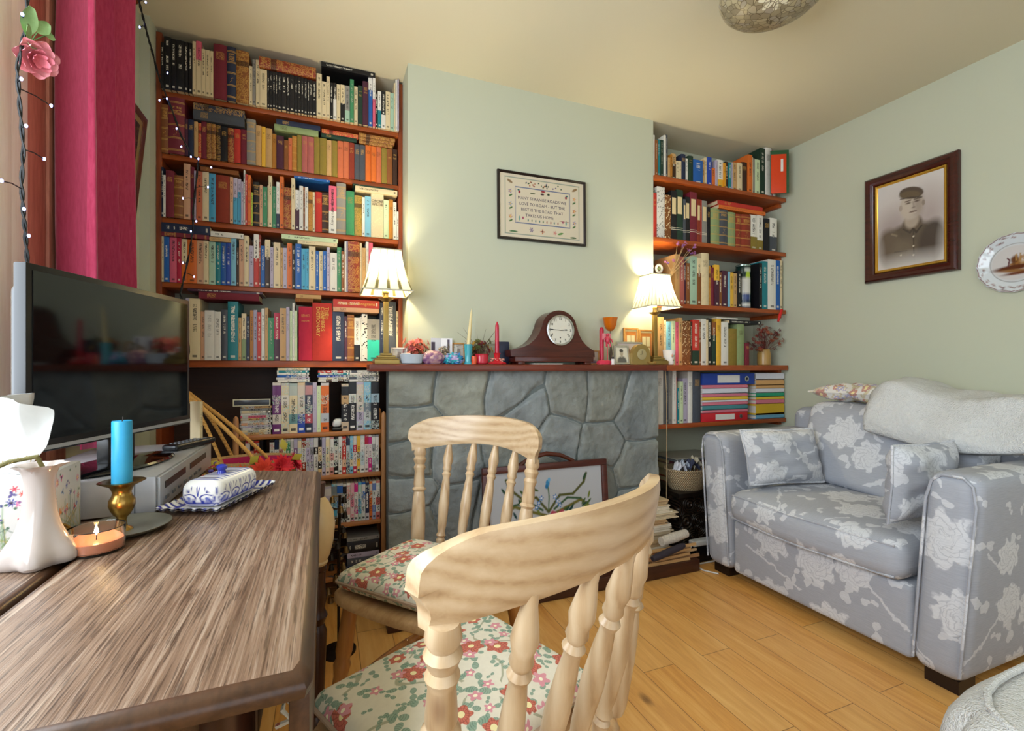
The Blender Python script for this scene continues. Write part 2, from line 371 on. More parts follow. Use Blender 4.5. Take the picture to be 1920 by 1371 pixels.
# ------------------------------------------------------------------ built-in bookcase in the window alcove
ZS = [CZ + z for z in (1.105, .855, .599, .340, .027)]; YF = 2.27
bc = thing('bookcase', 'built-in stained wooden bookcase filling the alcove beside the window', 'bookcase', (-.14, 2.36, 0))
def loc(mb, o): mb.v = [(x - o[0], y - o[1], z - o[2]) for x, y, z in mb.v]; return mb
BO = (-.14, 2.36, 0)
make('upright', loc(MB().box(-.6265, -.607, YF, YL - .001, 0, CEIL - .012, .002), BO), UPW, bc)
make('upright', loc(MB().box(.322, XA - .0005, YF, YL - .001, 0, CEIL - .012, .002), BO), UPW, bc)
for i, z in enumerate(ZS):
    make('shelf', loc(MB().box(-.6065, .3215, YF, YL - .001, z - (.02 if i < 4 else .03), z, .002), BO), SHELFW, bc)
make('back_panel', loc(MB().box(-.6065, .3215, YL - .012, YL - .001, 0, ZS[4] - .031), BO), SIDEW, bc)
# ------------------------------------------------------------------ wall shelves in the sofa-side alcove
ZR = [CZ + z for z in (1.050, .711, .353, .010, -.318)]; YFR = 2.105
nm = ['top wooden wall shelf in the alcove behind the sofa', 'second wooden wall shelf down in the alcove behind the sofa', 'middle wooden wall shelf in the alcove behind the sofa', 'wooden wall shelf level with the mantel behind the sofa', 'lowest wooden wall shelf above the sofa arm']
for i, z in enumerate(ZR):
    t = thing('wall_shelf', nm[i], 'shelf', (2.17, 2.23, z), 0, 'wall shelves in the sofa alcove')
    if i == 3: make('board', loc(MB().prism([(1.657, 1.99), (XR - .012, 2.09), (XR - .012, YR - .001), (1.6735, YR - .001), (1.6735, 2.122), (1.657, 2.119)], z - .030, z), (2.17, 2.23, z)), SHELFW, t)
    else: make('board', loc(MB().box(1.6725, XR - .012, YFR, YR - .001, z - .024, z, .003), (2.17, 2.23, z)), SHELFW, t)
    make('bracket', loc(MB().box(XR - .03, XR - .0005, YFR + .04, YR - .001, z - .046, z - .0245, .002), (2.17, 2.23, z)), SHELFW, t)
# ------------------------------------------------------------------ books
PAL = dict(black='17161b', cream='e2cfa6', white='e6e2d8', darkgreen='1f3a2c', green='3f8a5e', pink='d9607a', maroon='7a2434', navy='232c47', teal='1d7f8a', brown='8a5226', grey='8f8b84',
  yellow='e8b53c', plum='4d2438', tan='c9a06a', red='c2362b', orange='dd6f28', olive='8f7a30', salmon='cf6f48', rose='b0605a', lilac='b9afc4', skyblue='4aa3c8', blue='1f5fae', lightblue='7fbcd6', mint='a9c8b0',
  peach='dba984', ochre='b97a2a', crimson='b81f3f', turquoise='33c4ae', purple='6b2f6e', sage='8fa06e', magenta='c9287c', lime='b8c83c', amber='e09a24', palegreen='cfe0b4', darkbrown='3d2418', slate='4b4f58', royalblue='2447a8', redbrown='8f3420', leopard='7d4a20', spotted='e6e2d8')
NAMEOF = dict(darkgreen='dark green', skyblue='sky blue', lightblue='light blue', palegreen='pale green', darkbrown='dark brown', royalblue='royal blue', redbrown='red-brown', leopard='leopard-print', spotted='spotted white')
def book_mat(style):
    k = 'book_' + style
    if k in MATS: return MATS[k]
    t = NT(k, {'p': .38, 'c': .75, 'g': .5, 'o': .5, 't': .38, 'm': .4, 'v': .3, 'd': .22, 'x': .5, 'l': .5}[style], .4)
    oi = t.n('ObjectInfo'); col = oi.outputs['Color']; rnd = oi.outputs['Random']; g = t.sep(t.coord('Generated')); x, y, z = g[0], g[1], g[2]
    ac = t.n('Attribute', attribute_type='OBJECT', attribute_name='accent').outputs['Color']
    bw = t.n('RGBToBW'); t.put(bw.inputs[0], col); dark = t.smooth(bw.outputs[0], .16, .24)
    ink = t.mix(dark, lin('e9e2cf'), lin('2a2420'))
    gold = lin('c99a4a'); ob = t.coord('Object')
    def inr(v, a, b): return t.math('MULTIPLY', t.math('GREATER_THAN', v, a), t.math('LESS_THAN', v, b))
    def script(xa, xb, za, zb, sz, thr=.52):
        o = t.sep(ob); vec = t.comb(t.math('MULTIPLY', o[0], 260), t.math('MULTIPLY', o[2], sz), t.math('MULTIPLY', rnd, 90))
        gap = t.math('GREATER_THAN', t.noise(t.comb(0, t.math('MULTIPLY', o[2], 55), t.math('MULTIPLY', rnd, 50)), 1, 1), .42)
        return t.math('MULTIPLY', t.math('MULTIPLY', t.math('GREATER_THAN', t.noise(vec, 1, 2), thr), gap), t.math('MULTIPLY', inr(x, xa, xb), inr(z, za, zb)))
    wear = t.noise(t.coord('Object', (30, 30, 9)), 2, 4, .65); c = t.mix(t.math('MULTIPLY', wear, .4), col, t.vmath('MULTIPLY', col, (.62, .60, .58)))
    front = t.math('LESS_THAN', y, .12)
    if style in 'pmt':
        if style == 't':
            zb = t.math('ADD', t.math('MULTIPLY', rnd, .5), .25); c = t.mix(t.math('MULTIPLY', t.math('GREATER_THAN', z, zb), front), c, ac)
            bw2 = t.n('RGBToBW'); t.put(bw2.inputs[0], c); ink = t.mix(t.smooth(bw2.outputs[0], .16, .24), lin('e9e2cf'), lin('2a2420'))
        top = t.math('SUBTRACT', .93, t.math('MULTIPLY', rnd, .06)); lo = t.math('ADD', .34, t.math('MULTIPLY', rnd, .25))
        o = script(.32, .68, 0.0, 1.0, 420, .5); o = t.math('MULTIPLY', o, t.math('MULTIPLY', t.math('GREATER_THAN', z, lo), t.math('LESS_THAN', z, top)))
        mk = t.math('MULTIPLY', inr(x, .28, .72), inr(z, .045, .085)); o = t.math('MULTIPLY', t.math('MAXIMUM', o, t.math('MULTIPLY', mk, .8)), front)
        if style == 'm': o = t.math('MULTIPLY', o, .4)
        c = t.mix(t.math('MULTIPLY', o, .9), c, ink)
    if style == 'c':
        o = t.math('MULTIPLY', script(.2, .8, .72, .86, 700, .5), front); c = t.mix(t.math('MULTIPLY', o, .65), c, t.mix(dark, gold, lin('4a3318')))
        sp = t.noise(ob, 45, 3); c = t.mix(t.math('MULTIPLY', t.smooth(sp, .5, .8), .35), c, t.vmath('MULTIPLY', col, (.45, .42, .4)))
    if style == 'g':
        bands = None
        for zz in (.055, .075, .27, .29, .50, .52, .70, .72, .90, .92):
            q = inr(z, zz, zz + .012); bands = q if bands is None else t.math('ADD', bands, q)
        o = t.math('MAXIMUM', bands, script(.18, .82, .745, .88, 520, .48)); v = t.vor(t.coord('Object', (1, .2, 1)), 150)
        orn = t.math('MULTIPLY', t.math('LESS_THAN', v.outputs['Distance'], .28), t.math('MULTIPLY', inr(x, .3, .7), inr(z, .32, .47)))
        o = t.math('MULTIPLY', t.math('MAXIMUM', o, orn), front); c = t.mix(t.math('MULTIPLY', o, .75), c, gold)
    if style == 'o':
        v = t.vor(t.coord('Object', (1, .2, 1)), 170, 'DISTANCE_TO_EDGE'); o = t.math('LESS_THAN', v.outputs['Distance'], .12)
        o = t.math('MULTIPLY', o, t.math('GREATER_THAN', t.noise(ob, 60, 2), .45)); o = t.math('MAXIMUM', o, t.math('ADD', inr(z, .05, .07), inr(z, .92, .94)))
        c = t.mix(t.math('MULTIPLY', t.math('MULTIPLY', o, front), .6), c, gold); c = t.mix(t.math('MULTIPLY', t.math('MULTIPLY', inr(z, .70, .80), front), .7), c, lin('2a160c'))
    if style in 'vd':
        cell = t.n('TexWhiteNoise', noise_dimensions='2D'); t.put(cell.inputs['Vector'], t.comb(t.math('FLOOR', t.math('MULTIPLY', z, 5.3)), rnd, 0))
        rc = t.sep(cell.outputs['Color']); c = t.mix(t.math('MULTIPLY', t.math('GREATER_THAN', rc[0], .6), .85), c, t.mix(rc[1], ac, lin('dcd6cc')))
        v = t.noise(t.coord('Object', (140, 1, 90)), 1.4, 2, out=1); blk = t.math('MULTIPLY', t.math('GREATER_THAN', rc[2], .62), t.smooth(t.sep(v)[1], .45, .55)); c = t.mix(t.math('MULTIPLY', blk, .7), c, v)
        bw2 = t.n('RGBToBW'); t.put(bw2.inputs[0], c); ink = t.mix(t.smooth(bw2.outputs[0], .16, .24), lin('f0ece2'), lin('1c1a20'))
        o = t.math('MAXIMUM', script(.28, .72, .22, .72, 380, .5), t.math('MULTIPLY', inr(x, .2, .8), inr(z, .05, .10))); c = t.mix(t.math('MULTIPLY', t.math('MULTIPLY', o, front), .9), c, ink)
    if style == 'x':
        v = t.vor(t.coord('Object', (1, .3, 1)), 95); c = t.mix(t.math('LESS_THAN', v.outputs['Distance'], .33), c, ac)
    if style == 'l':   # spine with a pasted cream label
        c = t.mix(t.math('MULTIPLY', t.math('MULTIPLY', inr(x, .16, .84), inr(z, .52, .86)), front), c, lin('dfc99a')); q = t.math('MULTIPLY', t.math('ADD', inr(z, .2, .215), inr(z, .24, .25)), front); c = t.mix(q, c, lin('cfc5ae'))
    t.base(c); MATS[k] = t.mat; return t.mat
PAGES = plain('page_edges', 'd9c8a2', .8, scale=400, var=.12)
STY = {'p': 'paperback', 'c': 'cloth hardback', 'g': 'gilt-banded hardback', 'o': 'ornate gilt hardback', 't': 'paperback', 'm': 'thin magazine', 'x': 'patterned hardback', 'l': 'album with a cream spine label', 'v': 'video case', 'd': 'disc case'}
ORD = 'first second third fourth fifth sixth seventh eighth ninth tenth eleventh twelfth thirteenth fourteenth fifteenth sixteenth seventeenth eighteenth nineteenth twentieth twenty-first twenty-second twenty-third twenty-fourth twenty-fifth twenty-sixth twenty-seventh twenty-eighth twenty-ninth thirtieth thirty-first thirty-second thirty-third thirty-fourth'.split()
def book_mesh(w, d, h, style):
    th = min(.0022 if style in 'cgoxl' else .0012, w * .22); n = 7; bulge = w * (.10 if style in 'cgo' else .04)
    out = [(-w / 2, d)] + [(-w / 2 + w * i / n, -bulge * (1 - (2 * i / n - 1) ** 2)) for i in range(n + 1)] + [(w / 2, d), (w / 2 - th, d), (w / 2 - th, th), (-w / 2 + th, th), (-w / 2 + th, d)]
    return MB().prism(out[::-1], 0, h)
def make_book(name, w, d, h, style, col, acc, pages=True):
    o = make(name, book_mesh(w, d, h, style), book_mat(style), angle=30, uv=False); c = lin(PAL[col]); o.color = (*c, 1); o['accent'] = [float(q) for q in lin(PAL[acc or 'white'])]
    if pages:
        th = min(.0022 if style in 'cgoxl' else .0012, w * .22); e = .003 if style in 'cgo' else .0006
        make('page_block', MB().box(-w / 2 + th, w / 2 - th, th + .0004, d - e, e, h - e), PAGES, o, uv=False)
    return o
INK = {'black': plain('black_lettering', '1a1618', .5, var=0), 'gold': plain('gold_lettering', 'd8b24c', .4, var=0), 'white': plain('white_lettering', 'eee8da', .5, var=0)}
def row(crop, start, data, yf, zs, zmax, shelf, ends, depth=.125, cat='book', name='book', group=None, jit=.008, tops=None, lie=()):
    """stand the described volumes side by side on a shelf: crop gives the reading scale, each line 'edge top colour style [accent] [=LETTERING]'"""
    x0c, y0c, sc = crop; R = random.Random(shelf); items = []; left = x0c + start / sc
    for ln in data.strip().split('\n'):
        ln = ln.strip()
        if not ln: continue
        if ln.startswith('@'):
            a = ln[1:].split(); x0c, y0c, sc = [float(q) for q in a[:3]]
            if len(a) > 3: left = x0c + float(a[3]) / sc
            continue
        lt = None
        if '=' in ln: ln, lt = ln.split('=')
        a = ln.split(); right = x0c + float(a[0]) / sc
        if a[2] == 'gap': left = right; continue
        top = y0c + float(a[1]) / sc; items.append((left, right, top, a[2], a[3], a[4] if len(a) > 4 else None, lt)); left = right
    placed = []; n = len(items)
    for i, (l, r, tp, col, st, acc, lt) in enumerate(items):
        ys = yf + R.uniform(0, jit); a, b = at_y(l, 600, yf), at_y(r, 600, yf); x0, x1 = a.x + .0004, b.x - .0004
        lo, hi = (-.6063, .3212) if yf > 2.2 else ((XB + .001, XR - .013) if 'alcove' in shelf else (-.3195, .2295)); x0, x1 = max(x0, lo), min(x1, hi)
        if x1 - x0 < .003: continue
        w = max(.003, x1 - x0); h = at_y((l + r) / 2, tp, ys).z - zs; h = max(.05, min(h, zmax - zs - .004)); d = depth * (1 + .25 * max(0, (h - .2) / .1)) * R.uniform(.93, 1.03)
        o = make_book(name, w, d, h, st, col, acc); o.location = ((x0 + x1) / 2, ys, zs + .0002)
        placed.append((x0, x1, zs + h, ys))
        size = 'wide ' if w > .036 else ('slim ' if w < .013 else ''); k = i if i < n - i else n - 1 - i; end = ends[0] if i < n - i else ends[1]
        cn = NAMEOF.get(col, col) + ((' and ' + NAMEOF.get(acc, acc)) if acc and st in 'tx' else '')
        kind = STY[st] if cat == 'book' else STY[st]
        tall = ''
        pos = f'{ORD[k]} from the {end} on the {shelf}'
        lab = f'{size}{cn} ' + ('bold-titled ' if lt and lt.startswith('FREUD') else '') + f'{kind}, {pos}'
        if len(lab.replace('-', ' ').split()) > 15: lab = lab.replace(' hardback', ' book').replace('slim ', '').replace('wide ', '').replace('album with a cream spine label', 'cream-labelled album')
        tag(o, lab, cat, group or f'{cat}s on the {shelf}')
        if lt:
            tx, ink, size_ = (lt.split('|') + ['black', '0'])[:3]; up = size_.startswith('u'); sz = float(size_.strip('u') or 0) or .6
            if up: text(tx.replace('/', '\n'), w * sz, o, (0, -w * .115, h * .78), (R90, 0, 0), INK[ink], space=.9)
            else: text(tx.replace('/', '\n'), w * sz, o, (0, -max(w * (.105 if st in 'cgo' else .045), .0004) - .0002, h * .93), ROT_SPINE, INK[ink], align='LEFT', space=.85)
    for j, L in enumerate(lie):
        xa, xb, ta, tb, col, st = L[:6]; lt = L[6] if len(L) > 6 else None; y0s = L[7] if len(L) > 7 else yf - .004
        a, b = at_y(xa, ta, y0s), at_y(xb, tb, y0s); mid = (xa + xb) / 2; z1 = at_y(mid, ta, y0s).z; z0 = at_y(mid, tb, y0s).z; w = z1 - z0
        x0, x1 = at_y(xa, 600, y0s).x, at_y(xb, 600, y0s).x
        zz = max([q[2] for q in placed if q[1] > x0 + .002 and q[0] < x1 - .002] + [zs]) + .0006; zz = max(zz, zs); w = min(w, zmax - zz - .003)
        if w < .004: continue
        if 'bookcase' in shelf: x0, x1 = max(x0, -.605), min(x1, .320)
        o = make_book(name, w, depth, x1 - x0, st, col, L[8] if len(L) > 8 else 'white'); o.rotation_euler = (0, -R90, 0); o.location = (x1, y0s, zz + w / 2)
        placed.append((x0, x1, zz + w, y0s))
        tag(o, f'{NAMEOF.get(col, col)} {STY[st]} lying across the uprights, {ORD[j]} flat one on the {shelf}', cat, f'{cat}s laid flat on the {shelf}')
        if lt:
            tx, ink, sz = (lt.split('|') + ['white', '.6'])[:3]; text(tx, w * float(sz), o, (0, -w * .05 - .0004, (x1 - x0) * .5), ROT_SPINE, INK[ink])
    return placed
def P(c, v): return c[0] + v / c[2]
def Q(c, v): return c[1] + v / c[2]
def LY(c, *rows): return [(P(c, r[0]), P(c, r[1]), Q(c, r[2]), Q(c, r[3])) + tuple(r[4:]) for r in rows]
A1, A2 = (270, 40, 7.385), (510, 80, 7.385)
EL = ('window end', 'chimney end')
row(A1, 158, '''
185 150 cream p
228 262 darkgreen p
270 290 black p
368 212 black p
445 245 black p
555 265 black p
610 285 black p
668 300 black p
716 276 cream p
795 275 cream t pink
850 385 cream p
908 398 cream p
957 412 cream p
1147 325 maroon c
1272 360 navy g
1452 415 brown o
1500 620 cream p
1545 530 grey p
1602 535 cream p
1702 672 cream p
@510 80 7.385
-35 385 black p
4 395 black p
50 402 black p
75 405 black p
130 412 black p
200 430 black p
240 440 black p
310 450 black p
355 462 black p
400 475 black p
440 485 black p
490 500 black p
520 512 black p
560 520 black p
616 535 black p
690 430 cream p
755 540 cream p
802 470 cream p
848 555 black p
895 560 white t black
948 580 cream p
1010 585 black t cream
1080 600 mint t grey
1135 510 green p
1190 610 cream p
1255 600 darkgreen c
1335 540 plum c
1395 490 blue t white
1432 490 pink t white
1465 670 black p
1515 675 teal t white
1575 675 white t black
1640 680 cream p
1692 700 mint p
1712 560 cream m
1740 490 white m
1768 480 lilac m
''', YF - .022, ZS[0], CEIL, 'top bookcase shelf', EL, .135,
    lie=LY(A2, (-180, 608, 240, 385, 'redbrown', 'o'), (682, 1430, 300, 465, 'black', 'p', 'The Book|white|.34')))
A3, A4 = (270, 170, 7.385), (510, 210, 7.385)
row(A3, 178, '''
335 190 brown g
562 95 maroon g
608 392 plum c
690 402 navy c
745 430 tan c
787 450 red o
864 430 maroon c
935 450 brown o
996 465 brown o
1060 480 darkbrown o
1157 500 black c
1247 522 redbrown o
1337 532 red c
1422 542 maroon c
1547 400 grey g
1626 485 tan c
1682 502 yellow c
1772 525 tan c
1832 602 ochre c
@510 210 7.385
165 332 plum c
225 392 brown c
277 362 salmon c
347 335 ochre g
415 322 olive c
492 335 rose c
582 350 rose c
662 352 olive c
757 367 olive c
825 392 tan c
907 402 olive c
987 405 salmon c
1067 415 salmon c
1142 430 redbrown c
1217 452 slate c
1292 462 slate c
1372 467 orange c
1442 480 orange c
1517 490 salmon c
1592 505 olive c
1667 517 brown c
1738 522 darkbrown c
''', YF - .01, ZS[1], ZS[0] - .02, 'second bookcase shelf', EL,
    lie=LY(A3, (682, 1392, 300, 432, 'slate', 'c'), (682, 1392, 210, 298, 'navy', 'o')) + LY(A4, (32, 642, 230, 312, 'sage', 'c'), (60, 668, 158, 228, 'navy', 'c'), (682, 1172, 340, 392, 'darkgreen', 'c'), (690, 1192, 278, 335, 'red', 'o'),
        (1205, 1668, 432, 478, 'brown', 'o'), (1205, 1690, 385, 430, 'brown', 'o'), (1205, 1704, 338, 383, 'brown', 'o')))
A5, A6 = (270, 290, 7.385), (510, 310, 7.385)
row(A5, 118, '''
136 205 peach p
166 105 white p
266 165 navy p
300 282 white p
417 222 maroon c
542 292 brown g
637 127 peach p
692 170 maroon c
717 222 lilac p
807 230 salmon p
897 240 cream p
992 262 skyblue p
1187 292 redbrown c
1232 310 peach p
1292 322 skyblue t lilac
1342 337 skyblue t lilac
1376 377 lilac p
1400 215 white p
1432 272 red p
1477 282 orange p
1506 522 lime p
1597 382 black g
1642 422 peach p
1707 452 green p
1722 427 cream p
1772 292 cream p
1832 442 green p
1877 382 navy t white
@510 310 7.385
162 157 orange p
267 312 redbrown o
318 178 cream p
377 342 plum t white
432 287 white p
456 302 brown p
502 302 white p
562 367 ochre o
597 372 cream p
692 372 red c
787 382 darkbrown g
893 288 white t pink=Edmund Spenser's Poetry|black|.5
1027 252 grey g
1142 362 green c
1247 422 olive o
1287 442 white p
1372 432 lightblue p
1547 397 cream x cream=OSCAR/WILDE|black|u.30
1617 482 palegreen p
1677 477 ochre c
1727 512 white p
1757 642 white p
''', YF - .01, ZS[2], ZS[1] - .02, 'third bookcase shelf', EL,
    lie=LY(A5, (782, 1310, 205, 262, 'brown', 'c')) + LY(A6, (305, 800, 205, 272, 'blue', 'p', 'FREUD|white|.6'), (1155, 1735, 345, 412, 'cream', 'p'), (1120, 1685, 295, 340, 'darkgreen', 'c')))
A7, A8 = (270, 410, 7.385), (510, 420, 7.385)
row(A7, 162, '''
272 242 cream p=psychology|black|.5
347 250 blue p
447 260 pink p=FREUD|black|.62
512 267 crimson p=FREUD|black|.62
592 282 orange t cream=FREUD|black|.62
727 290 orange p=FREUD|black|.45
822 302 peach p=FREUD|black|.55
894 307 cream p=FREUD|black|.6
987 322 mint p=FREUD|black|.5
1057 327 teal p=FREUD|black|.62
1132 332 blue p=FREUD|black|.62
1202 337 royalblue p=FREUD|black|.62
1277 277 lightblue p=FREUD|black|.62
1312 402 darkbrown p
1387 292 peach p
1452 237 cream p
1517 377 lilac p
1587 217 red t white
1615 225 redbrown p
1672 377 blue p
1747 292 darkbrown t cream
1792 397 lilac p
1886 332 cream p
@510 420 7.385
150 330 tan p
206 332 lilac p
276 267 orange p
322 300 black p
407 277 blue p
470 342 skyblue p
510 342 skyblue p
602 312 cream p
650 372 blue p
705 377 cream p
757 377 blue p
802 327 lilac p
902 402 white p
962 327 green p
1005 382 brown p
1030 245 white m
1052 240 lilac m
1217 247 redbrown o
1246 265 cream m
1300 332 tan m
1340 235 white m
1398 262 pink m
1520 330 cream p
1600 350 tan p
1740 365 mint p
''', YF - .01, ZS[3], ZS[2] - .02, 'fourth bookcase shelf', EL,
    lie=LY(A7, (172, 900, 205, 262, 'maroon', 'g'), (152, 912, 75, 200, 'navy', 'p'), (906, 1204, 255, 312, 'tan', 'm'), (922, 1378, 170, 240, 'white', 'p')) + LY(A8, (355, 900, 250, 300, 'cream', 'm'), (132, 914, 185, 245, 'palegreen', 'p')))
A9, A10 = (330, 530, 7.617), (510, 540, 7.385)
row(A9, 105, '''
135 300 plum m
190 222 lilac m
345 228 cream p
407 415 peach p
547 397 white m
642 417 white p
737 387 slate p
887 272 teal p=The Natural Child|white|.55
932 502 tan p
1002 442 sage t cream
1052 482 navy p
1102 397 ochre p
1157 392 lilac p
1217 422 red p
1267 372 white p
1312 362 tan p
1397 502 green p
1482 432 plum t crimson
1572 367 tan p
1622 352 lilac m
1662 402 palegreen m
1692 292 white m
1732 402 palegreen m
@510 540 7.385 368
557 262 crimson c
837 212 red c=THE/CHAMBERS/DICTIONARY|gold|.26
1002 332 navy t navy
1042 392 plum p
1137 372 brown g
1222 412 black t white
1242 402 white m
1322 362 spotted x black
1492 432 turquoise t grey
1560 205 navy p
1722 192 slate p=THE FAMILY|white|.5
1752 322 cream p
''', YF - .01, ZS[4], ZS[3] - .02, 'fifth bookcase shelf', EL, .13,
    lie=LY(A9, (322, 1188, 232, 330, 'maroon', 'c'), (165, 1238, 128, 222, 'plum', 'p', 'CHARLOTTE|white|.5'), (265, 1328, 90, 125, 'sage', 'm')) + LY(A10, (320, 570, 208, 258, 'brown', 'c'), (330, 680, 125, 205, 'tan', 'c'),
        (846, 1480, 290, 352, 'peach', 'c'), (846, 1488, 182, 288, 'red', 'p', 'Chambers Anagrams|gold|.55')))
# ---- sofa-side alcove
B1, B2, B3, B4, B5 = (1210, 230, 6.4), (1210, 330, 6.857), (1180, 440, 6.194), (1120, 570, 5.053), (1210, 670, 6.62)
ER = ('chimney end', 'wall end'); YS = YFR + .012
row(B1, 104, '''
118 150 white m
150 205 brown m
188 205 teal m
224 210 darkgreen m
250 152 white m
276 150 slate m
302 422 tan p
326 382 ochre p
378 377 darkbrown t tan
408 460 cream p
436 462 cream p
490 382 navy c
516 432 white p
576 402 darkgreen c
696 452 blue p
722 452 tan p
747 422 cream p
797 417 royalblue p
842 547 orange p
870 452 lilac m
942 452 yellow t white
970 487 amber p
1002 472 darkbrown p
1036 482 teal p
1052 480 lilac m
1108 482 tan p
1166 487 cream p
1232 482 darkbrown c
1287 387 orange p
1300 415 cream m
1327 432 grey p
1382 447 palegreen p
1442 312 darkgreen p
1522 302 white c
1542 335 pink m
1570 352 white m
''', YS, ZR[0], CEIL, 'top alcove shelf', ER, .15)
row(B2, 102, '''
156 222 red c
256 142 spotted x grey
331 247 leopard x cream
406 192 black l
491 182 darkgreen l
522 300 slate l
582 272 black l
672 212 maroon l
717 302 redbrown l
737 310 red c
802 322 grey l
846 402 black c
952 422 sage g
1062 437 slate g
1167 472 sage g
1236 492 redbrown g
1358 502 redbrown g
1452 507 olive t white
1527 512 olive t white
1607 552 black c
1702 547 slate t white
''', YS, ZR[1], ZR[0] - .024, 'second alcove shelf', ER, .15,
    lie=LY(B2, (945, 1545, 395, 440, 'orange', 'm'), (930, 1505, 335, 390, 'red', 'c')))
row(B3, 535, '''
590 230 tan m
642 255 rose p
667 292 plum p
707 332 brown p
787 252 mint p
837 272 brown t cream
922 217 cream c
957 362 ochre o
992 382 maroon c
1047 352 plum t yellow
1080 440 brown p
1150 422 plum p
1172 432 lightblue m
1217 442 yellow p
1262 452 tan p
1306 422 black p
1512 300 gap slate
1547 332 black p
1612 312 teal p
1702 292 white p
1757 302 blue p
1790 302 cream p
''', YS, ZR[2], ZR[1] - .024, 'middle alcove shelf', ER, .15)
row(B4, 545, '''
577 140 cream p
632 125 tan p
657 152 cream p
702 167 lightblue p
742 162 palegreen p
772 172 pink p
807 132 tan p
852 162 leopard x cream
887 162 leopard x tan
905 170 darkbrown p
970 152 darkgreen t red
987 172 brown p
1037 142 white p
1052 150 cream m
1092 137 black p
1132 172 darkgreen t brown
1177 142 yellow c
1242 172 white p
1332 237 olive c
1402 192 sage c
1440 372 maroon c
''', YS, ZR[3], ZR[2] - .024, 'fourth alcove shelf', ER, .15,
    lie=LY(B4, (1252, 1550, 155, 188, 'black', 'p'), (1130, 1330, 118, 130, 'white', 'm')))
row(B5, 152, '''
228 165 white c
250 170 grey m
292 165 slate m
342 165 grey m
388 165 white m
402 250 red m
427 382 teal p
472 302 palegreen p
537 262 lilac p
597 177 white c
692 182 slate c
''', YS, ZR[4], ZR[3] - .024, 'lowest alcove shelf', ER, .17)
# ------------------------------------------------------------------ woven and printed cloths
def flowers(t, uv, scale, n, R, keep, off=(0, 0, 0), depth=.3, rnd=.8):
    u = t.vmath('ADD', uv, off); v = t.vor(u, scale, rnd=rnd, dim='2D'); d = t.vmath('SUBTRACT', u, v.outputs['Position'])
    x = t.sep(d); c = t.sep(v.outputs['Color']); ang = t.math('ADD', t.math('ARCTAN2', x[1], x[0]), t.math('MULTIPLY', c[0], 6.28))
    r = t.math('MULTIPLY', t.vmath('LENGTH', d, out=1), scale)
    e = t.math('MULTIPLY', t.math('MULTIPLY_ADD', t.math('COSINE', t.math('MULTIPLY', ang, n)), depth * R, (1 - depth) * R), t.math('MULTIPLY_ADD', c[2], .5, .7))
    m = t.math('MULTIPLY', t.smooth(t.math('SUBTRACT', e, r), 0, .03), t.math('LESS_THAN', c[1], keep)); return m, r, ang, e
def uvmap(t, warp=.0, ws=6):
    u = t.coord('UV')
    if warp:
        sc = t.n('VectorMath', operation='SCALE'); t.put(sc.inputs[0], t.vmath('SUBTRACT', t.noise(u, ws, 2, out=1), (.5, .5, .5))); sc.inputs['Scale'].default_value = warp; u = t.vmath('ADD', u, sc.outputs[0])
    return u
def vines(t, uv, scale, w, off=0.0):
    o = t.sep(t.vmath('ADD', uv, (off, off, 0))); q = t.math('ADD', t.math('MULTIPLY', o[0], scale * 2.2), t.math('MULTIPLY', t.math('SINE', t.math('MULTIPLY', o[1], scale * 3.1)), 1.25)); q = t.math('ADD', q, t.math('MULTIPLY', t.math('SINE', t.math('MULTIPLY', o[0], scale * 1.3)), .8))
    g = t.math('GREATER_THAN', t.noise(uv, scale * 1.4, 1), .46); return t.math('MULTIPLY', g, t.math('SUBTRACT', 1, t.smooth(t.math('ABSOLUTE', t.math('SINE', q)), w * 2.2, w * 4)))
def m_damask():
    t = NT('damask_upholstery', .85, .2); uv = uvmap(t, .05, 24)
    m1, r1, a1, e1 = flowers(t, uv, 5.0, 8, .46, .85, (.13, .21, 0), .13)
    pet = t.math('ABSOLUTE', t.math('SINE', t.math('ADD', t.math('MULTIPLY', a1, 4), t.math('MULTIPLY', r1, 30)))); ring = t.math('ABSOLUTE', t.math('SINE', t.math('MULTIPLY', t.math('DIVIDE', r1, e1), 10)))
    ln = t.math('MULTIPLY', t.smooth(pet, .05, .45), t.smooth(ring, .02, .35)); f1 = t.math('MULTIPLY', m1, t.math('MULTIPLY_ADD', ln, .55, .45))
    m2, r2, a2, e2 = flowers(t, uv, 9.5, 2, .38, .5, (.5, .37, 0), .5); m3 = vines(t, uv, 3.3, .022, 2.0)
    f = t.math('MAXIMUM', f1, t.math('MAXIMUM', t.math('MULTIPLY', m2, .8), t.math('MULTIPLY', m3, .8)))
    o = t.sep(t.coord('UV')); sl = t.noise(t.comb(t.math('MULTIPLY', o[0], 22), t.math('MULTIPLY', o[1], 420), 0), 1, 3, .6)
    f = t.math('MULTIPLY', f, t.math('MULTIPLY_ADD', sl, .7, .5), clamp=True)
    g = t.mix(sl, lin('979ba5'), lin('b7bac3')); t.base(t.mix(t.math('MULTIPLY', f, .85), g, lin('e3e5e9'))); t.bump(t.math('ADD', sl, f), .25, .0015); return t.mat
DAMASK = m_damask()
